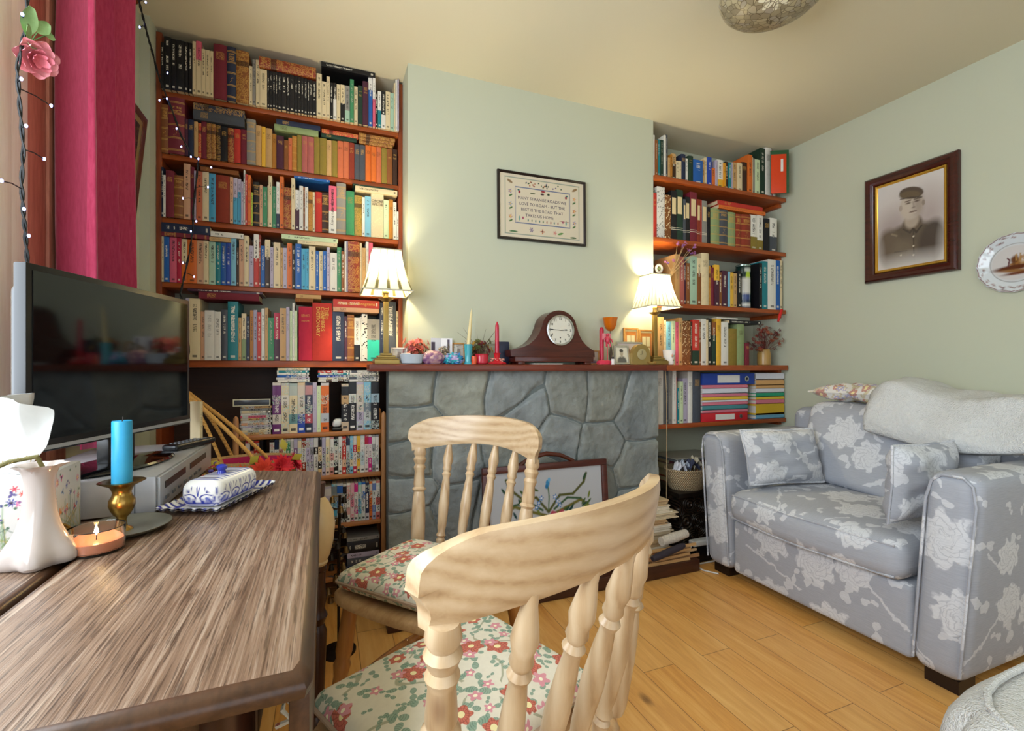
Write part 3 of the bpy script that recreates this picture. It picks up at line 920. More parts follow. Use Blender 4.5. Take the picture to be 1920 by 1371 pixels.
def m_chintz(name, bgc, lv, fl, pk, sc=1.0):
    t = NT(name, .8, .2); uv = uvmap(t, .012, 16); n = t.noise(uv, 90, 3); c = t.mix(n, lin(bgc), tuple(x * .86 for x in lin(bgc)))
    c = t.mix(t.math('MULTIPLY', vines(t, uv, 13 * sc, .035, 3), .7), c, lin('8d8f72')); dark = tuple(x * .45 for x in lin(lv))
    for s, off, k in ((33, (.31, .17, 0), .78), (26, (.71, .53, 0), .62), (21, (.11, .93, 0), .5)):
        m, r, a, e = flowers(t, uv, s * sc, 2, .40, k, off, .52); vein = t.smooth(t.math('ABSOLUTE', t.math('SINE', t.math('MULTIPLY', r, 38))), .1, .5)
        c = t.mix(t.math('MULTIPLY', m, .9), c, t.mix(vein, dark, lin(lv)))
    m, r, a, e = flowers(t, uv, 15 * sc, 6, .34, .75, (.9, .1, 0), .13); pt = t.smooth(t.math('ABSOLUTE', t.math('SINE', t.math('MULTIPLY', a, 9))), .1, .7)
    c = t.mix(m, c, t.mix(t.math('MULTIPLY', pt, t.smooth(t.math('ABSOLUTE', t.math('SINE', t.math('MULTIPLY', r, 34))), .05, .5)), tuple(x * .6 for x in lin(fl)), lin(fl))); c = t.mix(t.math('MULTIPLY', m, t.math('LESS_THAN', r, .09)), c, lin('efe0a8'))
    m, r, a, e = flowers(t, uv, 23 * sc, 5, .32, .5, (.2, .8, 0), .2); c = t.mix(m, c, lin(pk)); c = t.mix(t.math('MULTIPLY', m, t.math('LESS_THAN', r, .08)), c, lin('f1e7c8'))
    t.base(c); t.bump(n, .2, .001); return t.mat
CHINTZ = m_chintz('floral_chintz', 'e4dcc8', '87a08c', 'c9705e', 'd5939a')
def m_fleece(name, c):
    t = NT(name, .95, .1); n = t.noise(t.coord('Object'), 70, 4, .7); n2 = t.noise(t.coord('Object'), 260, 2)
    t.base(t.mix(n, tuple(x * .82 for x in lin(c)), lin(c))); t.bump(t.math('ADD', n, n2), .9, .006); return t.mat
FLEECE = m_fleece('white_fleece', 'e6e6e4')
def m_table():
    t = NT('worn_dark_oak', .30, .55); v = t.coord('Object', (1, 1, 1))
    g1 = t.noise(t.coord('Object', (85, 1.5, 10), (0, 0, .05)), 1.6, 6, .72, .5); g2 = t.noise(t.coord('Object', (230, 9, 40), (0, 0, .05)), 1.5, 3, .6)
    pt = t.noise(v, 5.2, 3, .6); col = t.ramp(g1, [(.30, lin('463022')), (.5, lin('7f6551')), (.72, lin('b09c88'))])
    col = t.mix(t.math('MULTIPLY', t.smooth(pt, .54, .74), .65), col, lin('55301c')); col = t.mix(t.math('MULTIPLY', t.smooth(g2, .52, .62), .6), col, lin('2c1a10'))
    t.base(col); t.put(t.b.inputs['Roughness'], t.math('MULTIPLY_ADD', g1, .22, .24)); t.bump(t.math('ADD', g1, g2), .35, .0015); return t.mat
OAK = m_table(); OAKE = wood('dark_oak_edge', '21130c', '543723', 'y', .35, 1.2); OAKL = wood('dark_turned_oak', '1f0f09', '4a2818', 'z', .3)
def pine(name, axis):
    t = NT(name, .32, .5); sc = {'x': (1, 9, 9), 'z': (9, 9, 1)}[axis]; w = t.n('TexWave', wave_type='RINGS', rings_direction=axis.upper()); t.put(w.inputs['Vector'], t.coord('Object', sc, (.05, .04, .03), (.13, .31, .2)))
    for k, x in (('Scale', 1.5), ('Distortion', 7), ('Detail', 2), ('Detail Scale', .8)): w.inputs[k].default_value = x
    n = t.noise(t.coord('Object', tuple(v * 3 for v in sc)), 4, 4, .6); f = t.math('MULTIPLY_ADD', n, .62, t.math('MULTIPLY', w.outputs[0], .36))
    c = t.ramp(f, [(.15, lin('d0b795')), (.6, lin('bd9f7a')), (.95, lin('97734e'))]); k = t.vor(t.coord('Object', (.55, 1, 1) if axis == 'x' else (1, 1, .4)), 9); kd = t.math('SUBTRACT', 1, t.smooth(t.math('ADD', k.outputs['Distance'], t.math('MULTIPLY', n, .05)), .05, .13))
    t.base(t.mix(t.math('MULTIPLY', kd, .8), c, lin('6a3f26'))); t.bump(f, .08, .001); MATS[name] = t.mat; return t.mat
PINE = pine('waxed_pine', 'x'); PINEZ = pine('waxed_pine_turned', 'z'); PINES = wood('waxed_pine_seat', 'a97b4c', 'd2ac7e', 'y', .34)
PINED = wood('amber_pine_leg', '8a5428', 'b9803f', 'z', .32, .8)
# ------------------------------------------------------------------ drop-leaf table by the window
TZ = CZ - .29
tb = thing('drop_leaf_table', 'dark worn oak drop-leaf table under the window holding the television and candles', 'table', (-.33, .95, 0)); TO = (-.33, .95, 0)
def slab(poly, z0, z1, r=.008):
    mb = MB(); n = len(poly); c = Vector((sum(p[0] for p in poly) / n, sum(p[1] for p in poly) / n)); rings = []
    for ins, z in ((.006, z0), (0, z0 + r * .5), (-.002, (z0 + z1) / 2), (.001, z1 - r * .7), (.007, z1 - r * .18), (.012, z1)):
        rings.append([(p[0] + (c.x - p[0]) * ins / (abs(c.x - p[0]) + .01), p[1] + (c.y - p[1]) * ins / (abs(c.y - p[1]) + .01), z) for p in poly])
    vs = [v for r_ in rings for v in r_]; fs = [tuple(range(n - 1, -1, -1)), tuple((len(rings) - 1) * n + i for i in range(n))]
    mb.add(vs, fs); nf = len(mb.f); fs = []
    for k in range(len(rings) - 1): fs += [(k * n + i, k * n + (i + 1) % n, (k + 1) * n + (i + 1) % n, (k + 1) * n + i) for i in range(n)]
    mb.f += fs; mb.m += [1] * len(fs); return mb
leafA = [(-.018, .485), (-.012, .50), (-.012, 1.425), (-.022, 1.437), (-.3585, 1.575), (-.3585, .478)]; leafB = [(-.3645, .478), (-.3645, 1.577), (-.64, 1.60), (-.64, .47)]
make('table_top', loc(slab(leafA, TZ - .026, TZ), TO), [OAK, OAKE], tb); make('fixed_flap', loc(slab(leafB, TZ - .026, TZ), TO), [OAK, OAKE], tb)
make('drop_leaf', loc(MB().box(-.034, -.014, .52, 1.345, TZ - .185, TZ - .0265, .004), TO), OAKE, tb)
make('apron', loc(MB().box(-.60, -.07, .60, 1.42, TZ - .13, TZ - .0265, .003), TO), OAKE, tb)
legp = [(0, .016), (.03, .026), (.08, .026), (.10, .016), (.13, .022), (.20, .018), (.42, .024), (.45, .017), (.48, .026), (.51, .018), (.55, .024), (.60, .020), (.62, .027)]
for x, y in ((-.019, 1.398), (-.10, .60), (-.57, 1.43), (-.57, .56)):
    L = make('leg', loc(MB().turned((x, y, 0), (x, y, TZ - .027), legp + [(.63, .027), (1, .027)] if y != 1.398 else legp[:-1] + [(.655, .020), (.66, .024), (.93, .017), (1, .020)]), TO), OAKL, tb)
    if y == 1.398:
        make('bulb', loc(MB().turned((x, y, .478), (x, y, .664), [(0, .023), (.04, .027), (.07, .025), (.15, .032), (.35, .041), (.58, .045), (.78, .041), (.92, .029), (1, .018)], 24), TO), plain('pale_polished_wood', 'd8b886', .3), L)['label'] = 'pale bulbous top of the dark leg'
# ------------------------------------------------------------------ two farmhouse chairs
def make_chair(loc_, rz, label):
    t = thing('dining_chair', label, 'chair', loc_, rz, 'pine spindle-back chairs')
    def seat_fn(v):
        u, w = abs(v.x) / .205, abs(v.y) / .19; q = max(u, w) / max(1e-6, (u ** 6 + w ** 6) ** (1 / 6)); k = 1.0 - .08 * (v.y + .2) / .4; e = .012 * math.cos(min(1.5, abs(v.x) * 7)); return Vector((v.x * k * q, v.y * q, v.z - (e if v.z > .44 else 0)))
    make('seat', MB().soft((-.205, -.19, .425), (.205, .19, .463), .018, 10, seat_fn), PINES, t)
    zt, n, m = .853, 26, 12; H = .100; hw = .228; cv = .095
    def outline(q): return .945 + .055 * min(1, max(0, (q - .22) / .2)) if q < .42 else (1.0 if q < .72 else 1 - .10 * ((q - .72) / .28) ** 2)
    vs, fs = [], []
    for side in (0, 1):
        for j in range(m + 1):
            q = j / m
            for i in range(n + 1):
                s = 2 * i / n - 1; x = hw * outline(q) * s; zz = zt - H + q * H + (.010 * (1 - s * s) if q < .5 else .012 * (1 - s * s) - .010 * max(0, (abs(s) - .8) / .2) ** 2)
                if q < .5: zz += .016 * (1 - s * s) * (1 - q / .5)
                y = .272 + .018 * (q - .5) - cv * (x / hw) ** 2 + (-.012 if side == 0 else .012) * (1 - .35 * max(0, abs(2 * q - 1) - .7) / .3)
                vs.append((x, y, zz))
    def id(sd, j, i): return sd * (m + 1) * (n + 1) + j * (n + 1) + i
    for j in range(m):
        for i in range(n):
            fs += [(id(0, j, i), id(0, j, i + 1), id(0, j + 1, i + 1), id(0, j + 1, i)), (id(1, j, i), id(1, j + 1, i), id(1, j + 1, i + 1), id(1, j, i + 1))]
    for i in range(n): fs += [(id(0, 0, i), id(1, 0, i), id(1, 0, i + 1), id(0, 0, i + 1)), (id(0, m, i), id(0, m, i + 1), id(1, m, i + 1), id(1, m, i))]
    for j in range(m): fs += [(id(0, j, 0), id(0, j + 1, 0), id(1, j + 1, 0), id(1, j, 0)), (id(0, j, n), id(1, j, n), id(1, j + 1, n), id(0, j + 1, n))]
    make('top_rail', MB().add(vs, fs), PINE, t, angle=50)
    sp = [(0, .0095), (.06, .011), (.10, .014), (.12, .010), (.14, .015), (.17, .011), (.22, .0135), (.42, .0165), (.58, .0135), (.66, .0105), (.69, .015), (.715, .0105), (.74, .0145), (.77, .0125), (.82, .0165), (.88, .0135), (.95, .009), (1, .0085)]
    post = [(0, .018), (.05, .021), (.30, .022), (.50, .019), (.56, .016), (.585, .022), (.61, .016), (.64, .018), (.76, .015), (.80, .019), (.83, .015), (.88, .021), (.91, .016), (.94, .020), (1, .017)]
    for s in (-.9, .9): make('back_post', MB().turned((s * .196, .150, .455), (s * .222, .268 - cv * .79, .762), post, 16), PINEZ, t)
    for s in (-.54, -.18, .18, .54): make('spindle', MB().turned((s * .196, .168, .455), (s * .222, .268 - cv * s * s * .95, .757 + .026 * (1 - s * s) + .006), sp, 14), PINEZ, t)
    lp = [(0, .014), (.08, .019), (.30, .022), (.55, .017), (.62, .022), (.65, .017), (.70, .021), (.9, .019), (1, .017)]; feet = {}
    for sx in (-1, 1):
        for sy in (-1, 1):
            p0 = (sx * .205, sy * .19 + .02, 0); p1 = (sx * .155, sy * .135, .43); feet[sx, sy] = (Vector(p0), Vector(p1)); make('leg', MB().turned(p0, p1, lp, 14), PINED, t)
    st = [(0, .008), (.15, .012), (.2, .015), (.22, .012), (.24, .0155), (.5, .018), (.76, .0155), (.78, .012), (.8, .015), (.85, .012), (1, .008)]; mid = {}
    for sx in (-1, 1):
        a = feet[sx, -1][0].lerp(feet[sx, -1][1], .42); b = feet[sx, 1][0].lerp(feet[sx, 1][1], .42); mid[sx] = (a + b) / 2; make('stretcher', MB().turned(a, b, st, 12), PINED, t)
    make('cross_stretcher', MB().turned(mid[-1], mid[1], st, 12), PINED, t); return t
def make_cushion(loc_, rz, label, mat, seed):
    R = random.Random(seed); ph = [R.uniform(0, 6) for _ in range(4)]
    t = thing('seat_cushion', label, 'cushion', loc_, rz, 'floral seat cushions')
    def fn(v):
        u, w = v.x / .195, (v.y + .031) / .156; k = 1 - .07 * (v.y + .19) / .38; dome = max(0, (1 - u * u)) ** .6 * max(0, (1 - w * w)) ** .6
        z = v.z + (.020 * dome + .004 * math.sin(9 * v.x * 3 + ph[0]) * math.sin(24 * v.y + ph[1]) * dome if v.z > .02 else 0)
        return Vector((v.x * k, v.y, z))
    make('cover', MB().soft((-.195, -.187, 0), (.195, .125, .040), .0195, 18, fn), mat, t)
    pts = []
    for cx, cy, a0 in ((.179, .109, 0), (-.179, .109, 90), (-.179, -.171, 180), (.179, -.171, 270)):
        for k in range(4): a = math.radians(a0 + 30 * k); x, y = cx + .016 * math.cos(a), cy + .016 * math.sin(a); pts.append((x * (1 - .07 * (y + .19) / .38), y, .020))
    make('piping', MB().tube(pts, .0045, 6, closed=True), plain('cushion_piping', 'a98f78', .8), t)
    make('tie', MB().tube([(.19, -.18, .018), (.215, -.20, .02), (.225, -.215, .03), (.235, -.20, .022), (.225, -.185, .012), (.24, -.21, -.004)], .0045, 6), mat, t); return t
c1 = make_chair((.218, .729, 0), math.radians(203.6), 'pine spindle-back chair nearest the camera, its back to us')
c2 = copy_thing(c1); c2.location = (.266, 1.236, 0); c2.rotation_euler = (0, 0, math.radians(-49.6)); c2['label'] = 'pale pine spindle-back chair beyond, between the table and the fireplace'
make_cushion((.218, .729, .4635), math.radians(203.6), 'floral seat cushion on the nearest pine chair', CHINTZ, 1).scale = (.95, .94, 1)
k2 = make_cushion((.268, 1.2375, .4635), math.radians(-49.6), 'floral seat cushion on the farther pine chair, frilled at its back edge', CHINTZ, 2); k2.scale = (.91, .93, 1)
# ------------------------------------------------------------------ two-seater sofa
SO = (2.20, 1.345, 0)
sf = thing('sofa', 'compact two-seater sofa in pale grey flower damask against the picture wall', 'sofa', SO)
def arm(y0, y1, sg, name):
    def fn(v): return Vector((v.x, v.y + sg * .045 * max(0, (v.z - .06)) / .63, v.z))
    a = make('arm', loc(MB().soft((1.79, y0, .042), (2.60, y1, .692), .045, 10, fn), SO), DAMASK, sf)
    pts = [(1.795, y0 + .010, .07), (1.795, y0 + .008, .60), (1.795, y0 + .02, .66), (1.795, y0 + .045, .683), (1.795, y1 - .045, .683), (1.795, y1 - .02, .66), (1.795, y1 - .008, .60), (1.795, y1 - .010, .07)]
    make('piping', loc(MB().tube([fn(Vector(p)) for p in pts], .0045, 6), SO), DAMASK, a)
arm(.825, .968, -1, 'arm'); arm(1.708, 1.858, 1, 'arm')
make('base', loc(MB().soft((1.81, .9685, .042), (2.60, 1.7075, .292), .02, 8), SO), DAMASK, sf)
make('back_frame', loc(MB().soft((2.42, .80, .042), (2.655, 1.885, .80), .06, 8, lambda v: Vector((v.x + .0 * v.z, v.y, v.z))), SO), DAMASK, sf)
def sfn(v):
    u = (v.y - 1.338) / .37; w = (v.x - 2.10) / .34; d = max(0, 1 - u * u) ** .5 * max(0, 1 - w * w) ** .5; front = max(0, (1.95 - v.x) / .19)
    z = v.z + (.030 * d if v.z > .38 else 0) - front * .012 * max(0, 1 - u * u); return Vector((v.x - front * .018 * max(0, 1 - u * u), v.y, z + .004 * math.sin(v.y * 17) * d))
sc_ = make('seat_cushion', loc(MB().soft((1.765, .972, .296), (2.40, 1.704, .435), .055, 16, sfn), SO), DAMASK, sf)
for zz in (.405, .330):
    make('piping', loc(MB().tube([sfn(Vector((1.765 + (.012 if zz > .4 else .012), y, zz + (.012 if zz > .4 else -.015)))) for y in np.linspace(1.0, 1.675, 14)], .004, 6), SO), DAMASK, sc_)
def bfn(v):
    u = (v.y - 1.345) / .45; w = (v.z - .63) / .24; d = max(0, 1 - u * u) ** .5 * max(0, 1 - w * w) ** .5; x = v.x + (v.z - .46) * .22
    return Vector((x - (.045 * d if v.x < 2.33 else 0), v.y, v.z + .008 * math.sin(v.y * 9)))
make('back_cushion', loc(MB().soft((2.235, .985, .452), (2.385, 1.69, .838), .05, 14, bfn), SO), DAMASK, sf)
FOOT = plain('dark_foot', '1c0d0a', .4)
for x, y in ((1.825, .85), (1.825, 1.745), (2.50, .835), (2.50, 1.76)): make('foot', loc(MB().prism([(x, y), (x + .09, y), (x + .09, y + .09), (x, y + .09)], 0, .0415), SO), FOOT, sf)
# loose cushions, throw, printed pillow on the sofa
def pillow(name, label, w, h, th, loc_, rot, mat, seed, cat='cushion', puff=1.0):
    R = random.Random(seed); ph = [R.uniform(0, 6.28) for _ in range(6)]; t = thing(name, label, cat, loc_); t.rotation_euler = rot; vs, fs = [], []; n, m = 22, 16
    for sd in (1, -1):
        for j in range(m + 1):
            for i in range(n + 1):
                u, v = 2 * i / n - 1, 2 * j / m - 1; d = (max(0, 1 - u ** 4) ** .55) * (max(0, 1 - v ** 4) ** .55)
                pin = 1 - .05 * (1 - abs(u)) * abs(v) - .0; pz = 1 - .06 * (1 - abs(v)) * abs(u)
                wr = .006 * math.sin(7 * u + ph[0] + 3 * v) + .005 * math.sin(11 * v + ph[1] - 4 * u)
                vs.append((u * w / 2 * pz, sd * (th / 2 * d + wr * d), h / 2 + v * h / 2 * pin))
    N = (n + 1) * (m + 1)
    for s in (0, 1):
        for j in range(m):
            for i in range(n):
                q = [s * N + j * (n + 1) + i, s * N + j * (n + 1) + i + 1, s * N + (j + 1) * (n + 1) + i + 1, s * N + (j + 1) * (n + 1) + i]; fs.append(tuple(q if s else q[::-1]))
    make('cover', MB().add(vs, fs), mat, t, angle=80)
    edge = [vs[i] for i in range(n + 1)] + [vs[j * (n + 1) + n] for j in range(1, m + 1)] + [vs[m * (n + 1) + i] for i in range(n - 1, -1, -1)] + [vs[j * (n + 1)] for j in range(m - 1, 0, -1)]
    make('piping', MB().tube([(x, 0, z) for x, y, z in edge], .005, 6, closed=True), mat, t); return t
pillow('scatter_cushion', 'small grey damask cushion resting against the sofa arm nearest the bookshelves', .39, .255, .12, (2.01, 1.578, .474), (math.radians(-16), 0, math.radians(-12)), DAMASK, 3)
pillow('scatter_cushion', 'grey damask cushion tucked inside the sofa arm nearest the footstool', .36, .27, .11, (1.99, 1.040, .478), (math.radians(3), 0, 0), DAMASK, 5)
def throw():
    t = thing('throw_blanket', 'thick white fleece throw draped over the sofa back', 'blanket', (2.4, 1.12, .8)); vs, fs = [], []; n, m = 44, 30
    R = random.Random(11)
    prof = [(2.205, .715), (2.203, .745), (2.210, .785), (2.232, .835), (2.275, .880), (2.34, .893), (2.42, .900), (2.50, .888), (2.57, .862), (2.63, .848), (2.664, .800)]
    from mathutils import noise as mn
    def P(s, k):
        f = s * (len(prof) - 1); i = min(len(prof) - 2, int(f)); q = f - i; x = prof[i][0] * (1 - q) + prof[i + 1][0] * q; z = prof[i][1] * (1 - q) + prof[i + 1][1] * q
        return x, z
    for lay in (0, 1):
        for j in range(m + 1):
            for i in range(n + 1):
                y = .80 + .545 * i / n; s = j / m; x, z = P(s, y); e = (i / n); nz = mn.noise(Vector((y * 7, s * 5, 3))) * .014 + mn.noise(Vector((y * 26, s * 22, 9))) * .006
                rise = .045 * math.exp(-((e - .86) / .17) ** 2) - .03 * max(0, (e - .92) / .08) ** 2; hem = .026 * (math.sin(e * 4.2 - .2) - .5 * (1 - e) ** 2) * (1 - s)
                k = (1 - lay) * .028
                vs.append((x - 2.4 - (k + nz) * (1 if s < .5 else .2) + (.0 if lay else 0), y - 1.12 + (.02 * s if e > .98 else 0), z - .8 + (k + nz) * (.4 if s < .35 else 1) + rise * min(1, s * 3) - hem))
    N = (n + 1) * (m + 1)
    for l in (0, 1):
        for j in range(m):
            for i in range(n):
                q = (l * N + j * (n + 1) + i, l * N + j * (n + 1) + i + 1, l * N + (j + 1) * (n + 1) + i + 1, l * N + (j + 1) * (n + 1) + i); fs.append(q if l else q[::-1])
    for i in range(n):
        fs += [(i, i + 1, N + i + 1, N + i), (m * (n + 1) + i, N + m * (n + 1) + i, N + m * (n + 1) + i + 1, m * (n + 1) + i + 1)]
    for j in range(m):
        a, b = j * (n + 1), (j + 1) * (n + 1); fs += [(a, N + a, N + b, b), (a + n, b + n, N + b + n, N + a + n)]
    make('fleece', MB().add(vs, fs), FLEECE, t, angle=180)
throw()
pr = m_chintz('printed_pillow_cotton', 'ece8e2', 'dccfae', 'd4a094', 'b9b2cc', .8)
pp = pillow('printed_pillow', 'white pillow printed with pink and gold flowers lying along the sofa back', .34, .19, .075, (2.60, 1.59, .832), (0, 0, 0), pr, 8); pp.rotation_euler = (R90, 0, R90); pp.location = (2.325, 1.535, .893)
# ------------------------------------------------------------------ footstool in the corner of the picture
def sq(u, w): u, w = abs(u), abs(w); return max(u, w) / max(1e-6, (u ** 4 + w ** 4) ** .25)
fs_ = thing('footstool', 'low footstool under a white fleece cover in front of the sofa', 'footstool', (1.27, .245, 0))
make('upholstered_top', MB().soft((-.345, -.29, .06), (.345, .283, .45), .085, 10, lambda v: Vector((v.x * sq(v.x / .345, v.y / .29), v.y * sq(v.x / .345, v.y / .29), v.z + (.008 * math.sin(v.x * 14) * math.sin(v.y * 12) if v.z > .4 else 0)))), FLEECE, fs_)
make('piping', MB().tube([(-.345 + .02 + (.65 if k else 0) * 0, 0, 0) for k in ()] or [(x, y, .451) for x, y in [(.285 * math.cos(a) * (abs(math.cos(a)) ** 4 + abs(math.sin(a)) ** 4) ** -.25, .23 * math.sin(a) * (abs(math.cos(a)) ** 4 + abs(math.sin(a)) ** 4) ** -.25) for a in np.linspace(0, 6.283, 41)[:-1]]], .006, 6, closed=True), FLEECE, fs_)
for x in (-.27, .27):
    for y in (-.22, .21): make('foot', MB().lathe([(.02, 0), (.028, .06)], (x, y, 0), 12), FOOT, fs_)
# ------------------------------------------------------------------ television, recorder and the things on the table
BLK = plain('black_plastic', '0c0d10', .32); GLOSS = NT('black_screen', .06, .6); GLOSS.base(lin('07080a')); GLOSS = GLOSS.mat
SILV = plain('silver_plastic', 'b4b6ba', .35, .35); SILD = plain('dark_silver_plastic', '6c6f74', .4, .3)  # second one is a darker silver plastic for buttons, seam, laptop base
vz = TZ + .0755
vc = thing('video_recorder', 'silver video recorder under the television on the oak table', 'video recorder', (-.43, 1.343, TZ)); VO = (-.43, 1.343, TZ)
make('casing', loc(MB().box(-.565, -.308, 1.114, 1.572, TZ + .004, vz, .004), VO), SILV, vc)
make('front_panel', loc(MB().box(-.3075, -.302, 1.120, 1.566, TZ + .008, vz - .003, .002), VO), SILV, vc)
fp = MB()
for y0, y1, z0, z1 in ((1.15, 1.30, .044, .058), (1.34, 1.50, .044, .058)): fp.box(-.3018, -.3010, y0, y1, TZ + z0, TZ + z1)
make('media_slot', loc(fp, VO), BLK, vc)
for k in range(7): make('button', loc(MB().box(-.3018, -.2995, 1.15 + .045 * k, 1.17 + .045 * k, TZ + .022, TZ + .028), VO), SILD, vc)
make('seam', loc(MB().box(-.3425, -.3405, 1.1133, 1.116, TZ + .006, vz - .002), VO), SILD, vc)
for x in (-.54, -.33):
    for y in (1.14, 1.55): make('foot', loc(MB().lathe([(.009, 0), (.010, .0042)], (x, y, TZ), 10), VO), BLK, vc)
tvA = math.radians(74.0); tv = thing('television', 'black flat-screen television standing on the silver recorder by the curtain', 'television', (-.414, 1.268, vz), tvA)
b0, b1, hw = .870 - vz, 1.197 - vz, .236
make('bezel', MB().box(-hw, hw, -.012, .008, b0, b1, .003), BLK, tv)
make('screen', MB().box(-hw + .012, hw - .012, -.0135, -.0122, b0 + .022, b1 - .012), GLOSS, tv)
make('bezel_strip', MB().box(-hw, hw, -.0145, -.0122, b0 + .004, b0 + .011), SILV, tv)
make('back_cover', MB().soft((-hw + .03, .0082, b0 + .03), (hw - .03, .045, b1 - .03), .015, 4), BLK, tv)
make('neck', MB().box(-.04, .04, -.004, .020, .010, b0 + .002, .003), BLK, tv)
make('stand_base', MB().lathe([(.006, 0.0003), (.10, .0003), (.105, .004), (.10, .008), (.03, .013), (.001, .014)], (0, 0, 0), 32, sx=1.35, sy=.72), GLOSS, tv)
rm = thing('remote_control', 'black remote control lying on the recorder beside the television stand', 'remote control', (-.336, 1.494, vz), math.radians(-24))
make('body', MB().soft((-.021, -.075, .0003), (.021, .075, .017), .007, 4), BLK, rm); mb = MB()
for i in range(3):
    for j in range(8): mb.box(-.014 + i * .011, -.008 + i * .011, -.055 + j * .014, -.047 + j * .014, .0165, .0185)
make('button_pad', mb, SILD, rm)
bk = make_book('magazine', .010, .03, .118, 'm', 'cream', None); bk.location = (-.318, 1.528, vz + .0004); bk.rotation_euler = (0, 0, math.radians(60)); tag(bk, 'small cream booklet standing on the recorder behind the television', 'magazine')
# tissue box with an upstanding tissue
def print_flowers(U, V, seed, w, h):
    R = random.Random(seed); p = Paint(U, V, 'd2d0cc')
    for k in range(34): x = R.uniform(-w / 2, w / 2); hh = R.uniform(.15, .62) * h; p.line([(x, -h / 2), (x + R.uniform(-.006, .006), -h / 2 + hh)], .0007, R.choice(['6f8f6a', '8aa67c', 'b8a858', '5f7f88']), a=.8)
    for k in range(16): p.line([(R.uniform(-w / 2, w / 2), -h / 2), (R.uniform(-w / 2, w / 2), -h / 2 + .3 * h)], .0009, R.choice(['c9a840', '7f9a5a', '4b6a55']), a=.6)
    for k in range(20):
        x, y = R.uniform(-.47, .47) * w, R.uniform(-.15, .45) * h; c = R.choice(['d94f46', 'd76a9a', '4a4fa0', '5a4f8a', 'e0843a', 'c9475a', '7fa0c8']); p.flower(x, y, R.uniform(.004, .0085), R.choice([3, 5, 6, 8]), c, R.choice([None, '3a2a48', 'f0d070']), R.uniform(0, 6))
    for k in range(16): p.ell(R.uniform(-.47, .47) * w, R.uniform(-.2, .48) * h, .0022, .0022, R.choice(['3a3f78', '8a4f8a', '4f6f58']))
    return p
PRINT = colattr('printed_card', .45)
tx = thing('tissue_box', 'white tissue box printed with meadow flowers beside the television', 'tissue box', (-.474, 1.036, TZ), math.radians(4))
make('carton', MB().box(-.06, .06, -.058, .058, .0003, .118, .001), plain('white_card', 'd2d0cc', .5), tx)
picture('flower_print', .114, .116, 90, 90, tx, PRINT, lambda U, V: print_flowers(U, V, 3, .114, .116), (.0606, 0, .0592), (R90, 0, R90))
picture('flower_print', .118, .116, 90, 90, tx, PRINT, lambda U, V: print_flowers(U, V, 9, .118, .116), (0, -.0586, .0592), (R90, 0, 0))
vs, fs = [], []; nu, nv = 22, 16
for lay in (0, 1):
    for j in range(nv + 1):
        for i in range(nu + 1):
            u, v = 2 * i / nu - 1, j / nv; w = .030 + .042 * math.sin(min(1, v * 1.5) * math.pi * .5) * (1 - .80 * max(0, v - .45) / .55)
            x = u * w + .022 * v - .01; y = .017 * math.sin(u * 6 + v * 2) * (.35 + v) + .009 * math.sin(u * 13 - v * 5) * v + (.0007 if lay else 0); x -= .012 * v * v; vs.append((y * .6 + x * .8 + .004, -.036 + y * .8 - x * .6, .1185 + .128 * v * (1 - .22 * abs(u) ** 2)))
N = (nu + 1) * (nv + 1)
for l in (0, 1):
    for j in range(nv):
        for i in range(nu):
            q = (l * N + j * (nu + 1) + i, l * N + j * (nu + 1) + i + 1, l * N + (j + 1) * (nu + 1) + i + 1, l * N + (j + 1) * (nu + 1) + i); fs.append(q if l else q[::-1])
make('tissue', MB().add(vs, fs), plain('tissue_paper', 'd9dadb', .9), tx, angle=180)
# white vase with a lobed foot, and the thorny stem lying across it
def lob(a, t): return 1 + (.17 * max(0, 1 - t * 2.2)) * math.cos(5 * a + .6)
vp = [(.030, 0), (.046, .001), (.052, .006), (.053, .014), (.047, .026), (.038, .040), (.030, .056), (.0245, .075), (.022, .095), (.0215, .115), (.023, .130), (.027, .139), (.036, .1445), (.0375, .146), (.034, .1455), (.024, .139), (.019, .125), (.001, .120)]
vp = [(r_ * .80, z_) for r_, z_ in vp]
vt = thing('bud_vase', 'white glazed vase with a lobed foot and ruffled rim at the table edge', 'vase', (-.392, .905, TZ))
make('body', MB().lathe(vp, (0, 0, .0003), 60, wob=lambda a, t: lob(a, t) * (1 + ((.10 * math.sin(7 * a) + .05 * math.sin(3 * a)) if .68 < t < .9 else 0))), plain('white_glaze', 'bfb2ab', .12, scale=10, var=.03), vt)
st_ = thing('rose_stem', 'thorny brown stem leaning in the mouth of the white vase', 'stem', (-.40, .90, TZ + .15)); mb = MB(); pts = [(.012, .012, -.018), (.006, .002, .008), (-.02, -.008, .004), (-.05, -.02, -.012), (-.085, -.03, -.03)]
make('stalk', mb.tube(pts, [.003, .0035, .0035, .003, .0025], 8), plain('stem_brown', '6b6434', .6), st_); mb = MB(); R = random.Random(5)
for k in range(30):
    f = k / 30 * 3.9; i = int(f); q = Vector(pts[i]).lerp(Vector(pts[i + 1]), f - i); a = R.uniform(0, 6.28); mb.tube([q, q + Vector((0, math.cos(a), math.sin(a))) * .0075], [.0012, .0002], 5)
make('thorn_row', mb, plain('thorn_tan', 'a08a4a', .6), st_); make('bud', MB().ball((-.035, -.02, -.022), .007, 10, sz=1.6), plain('stem_green', '5a7a48', .5), st_)
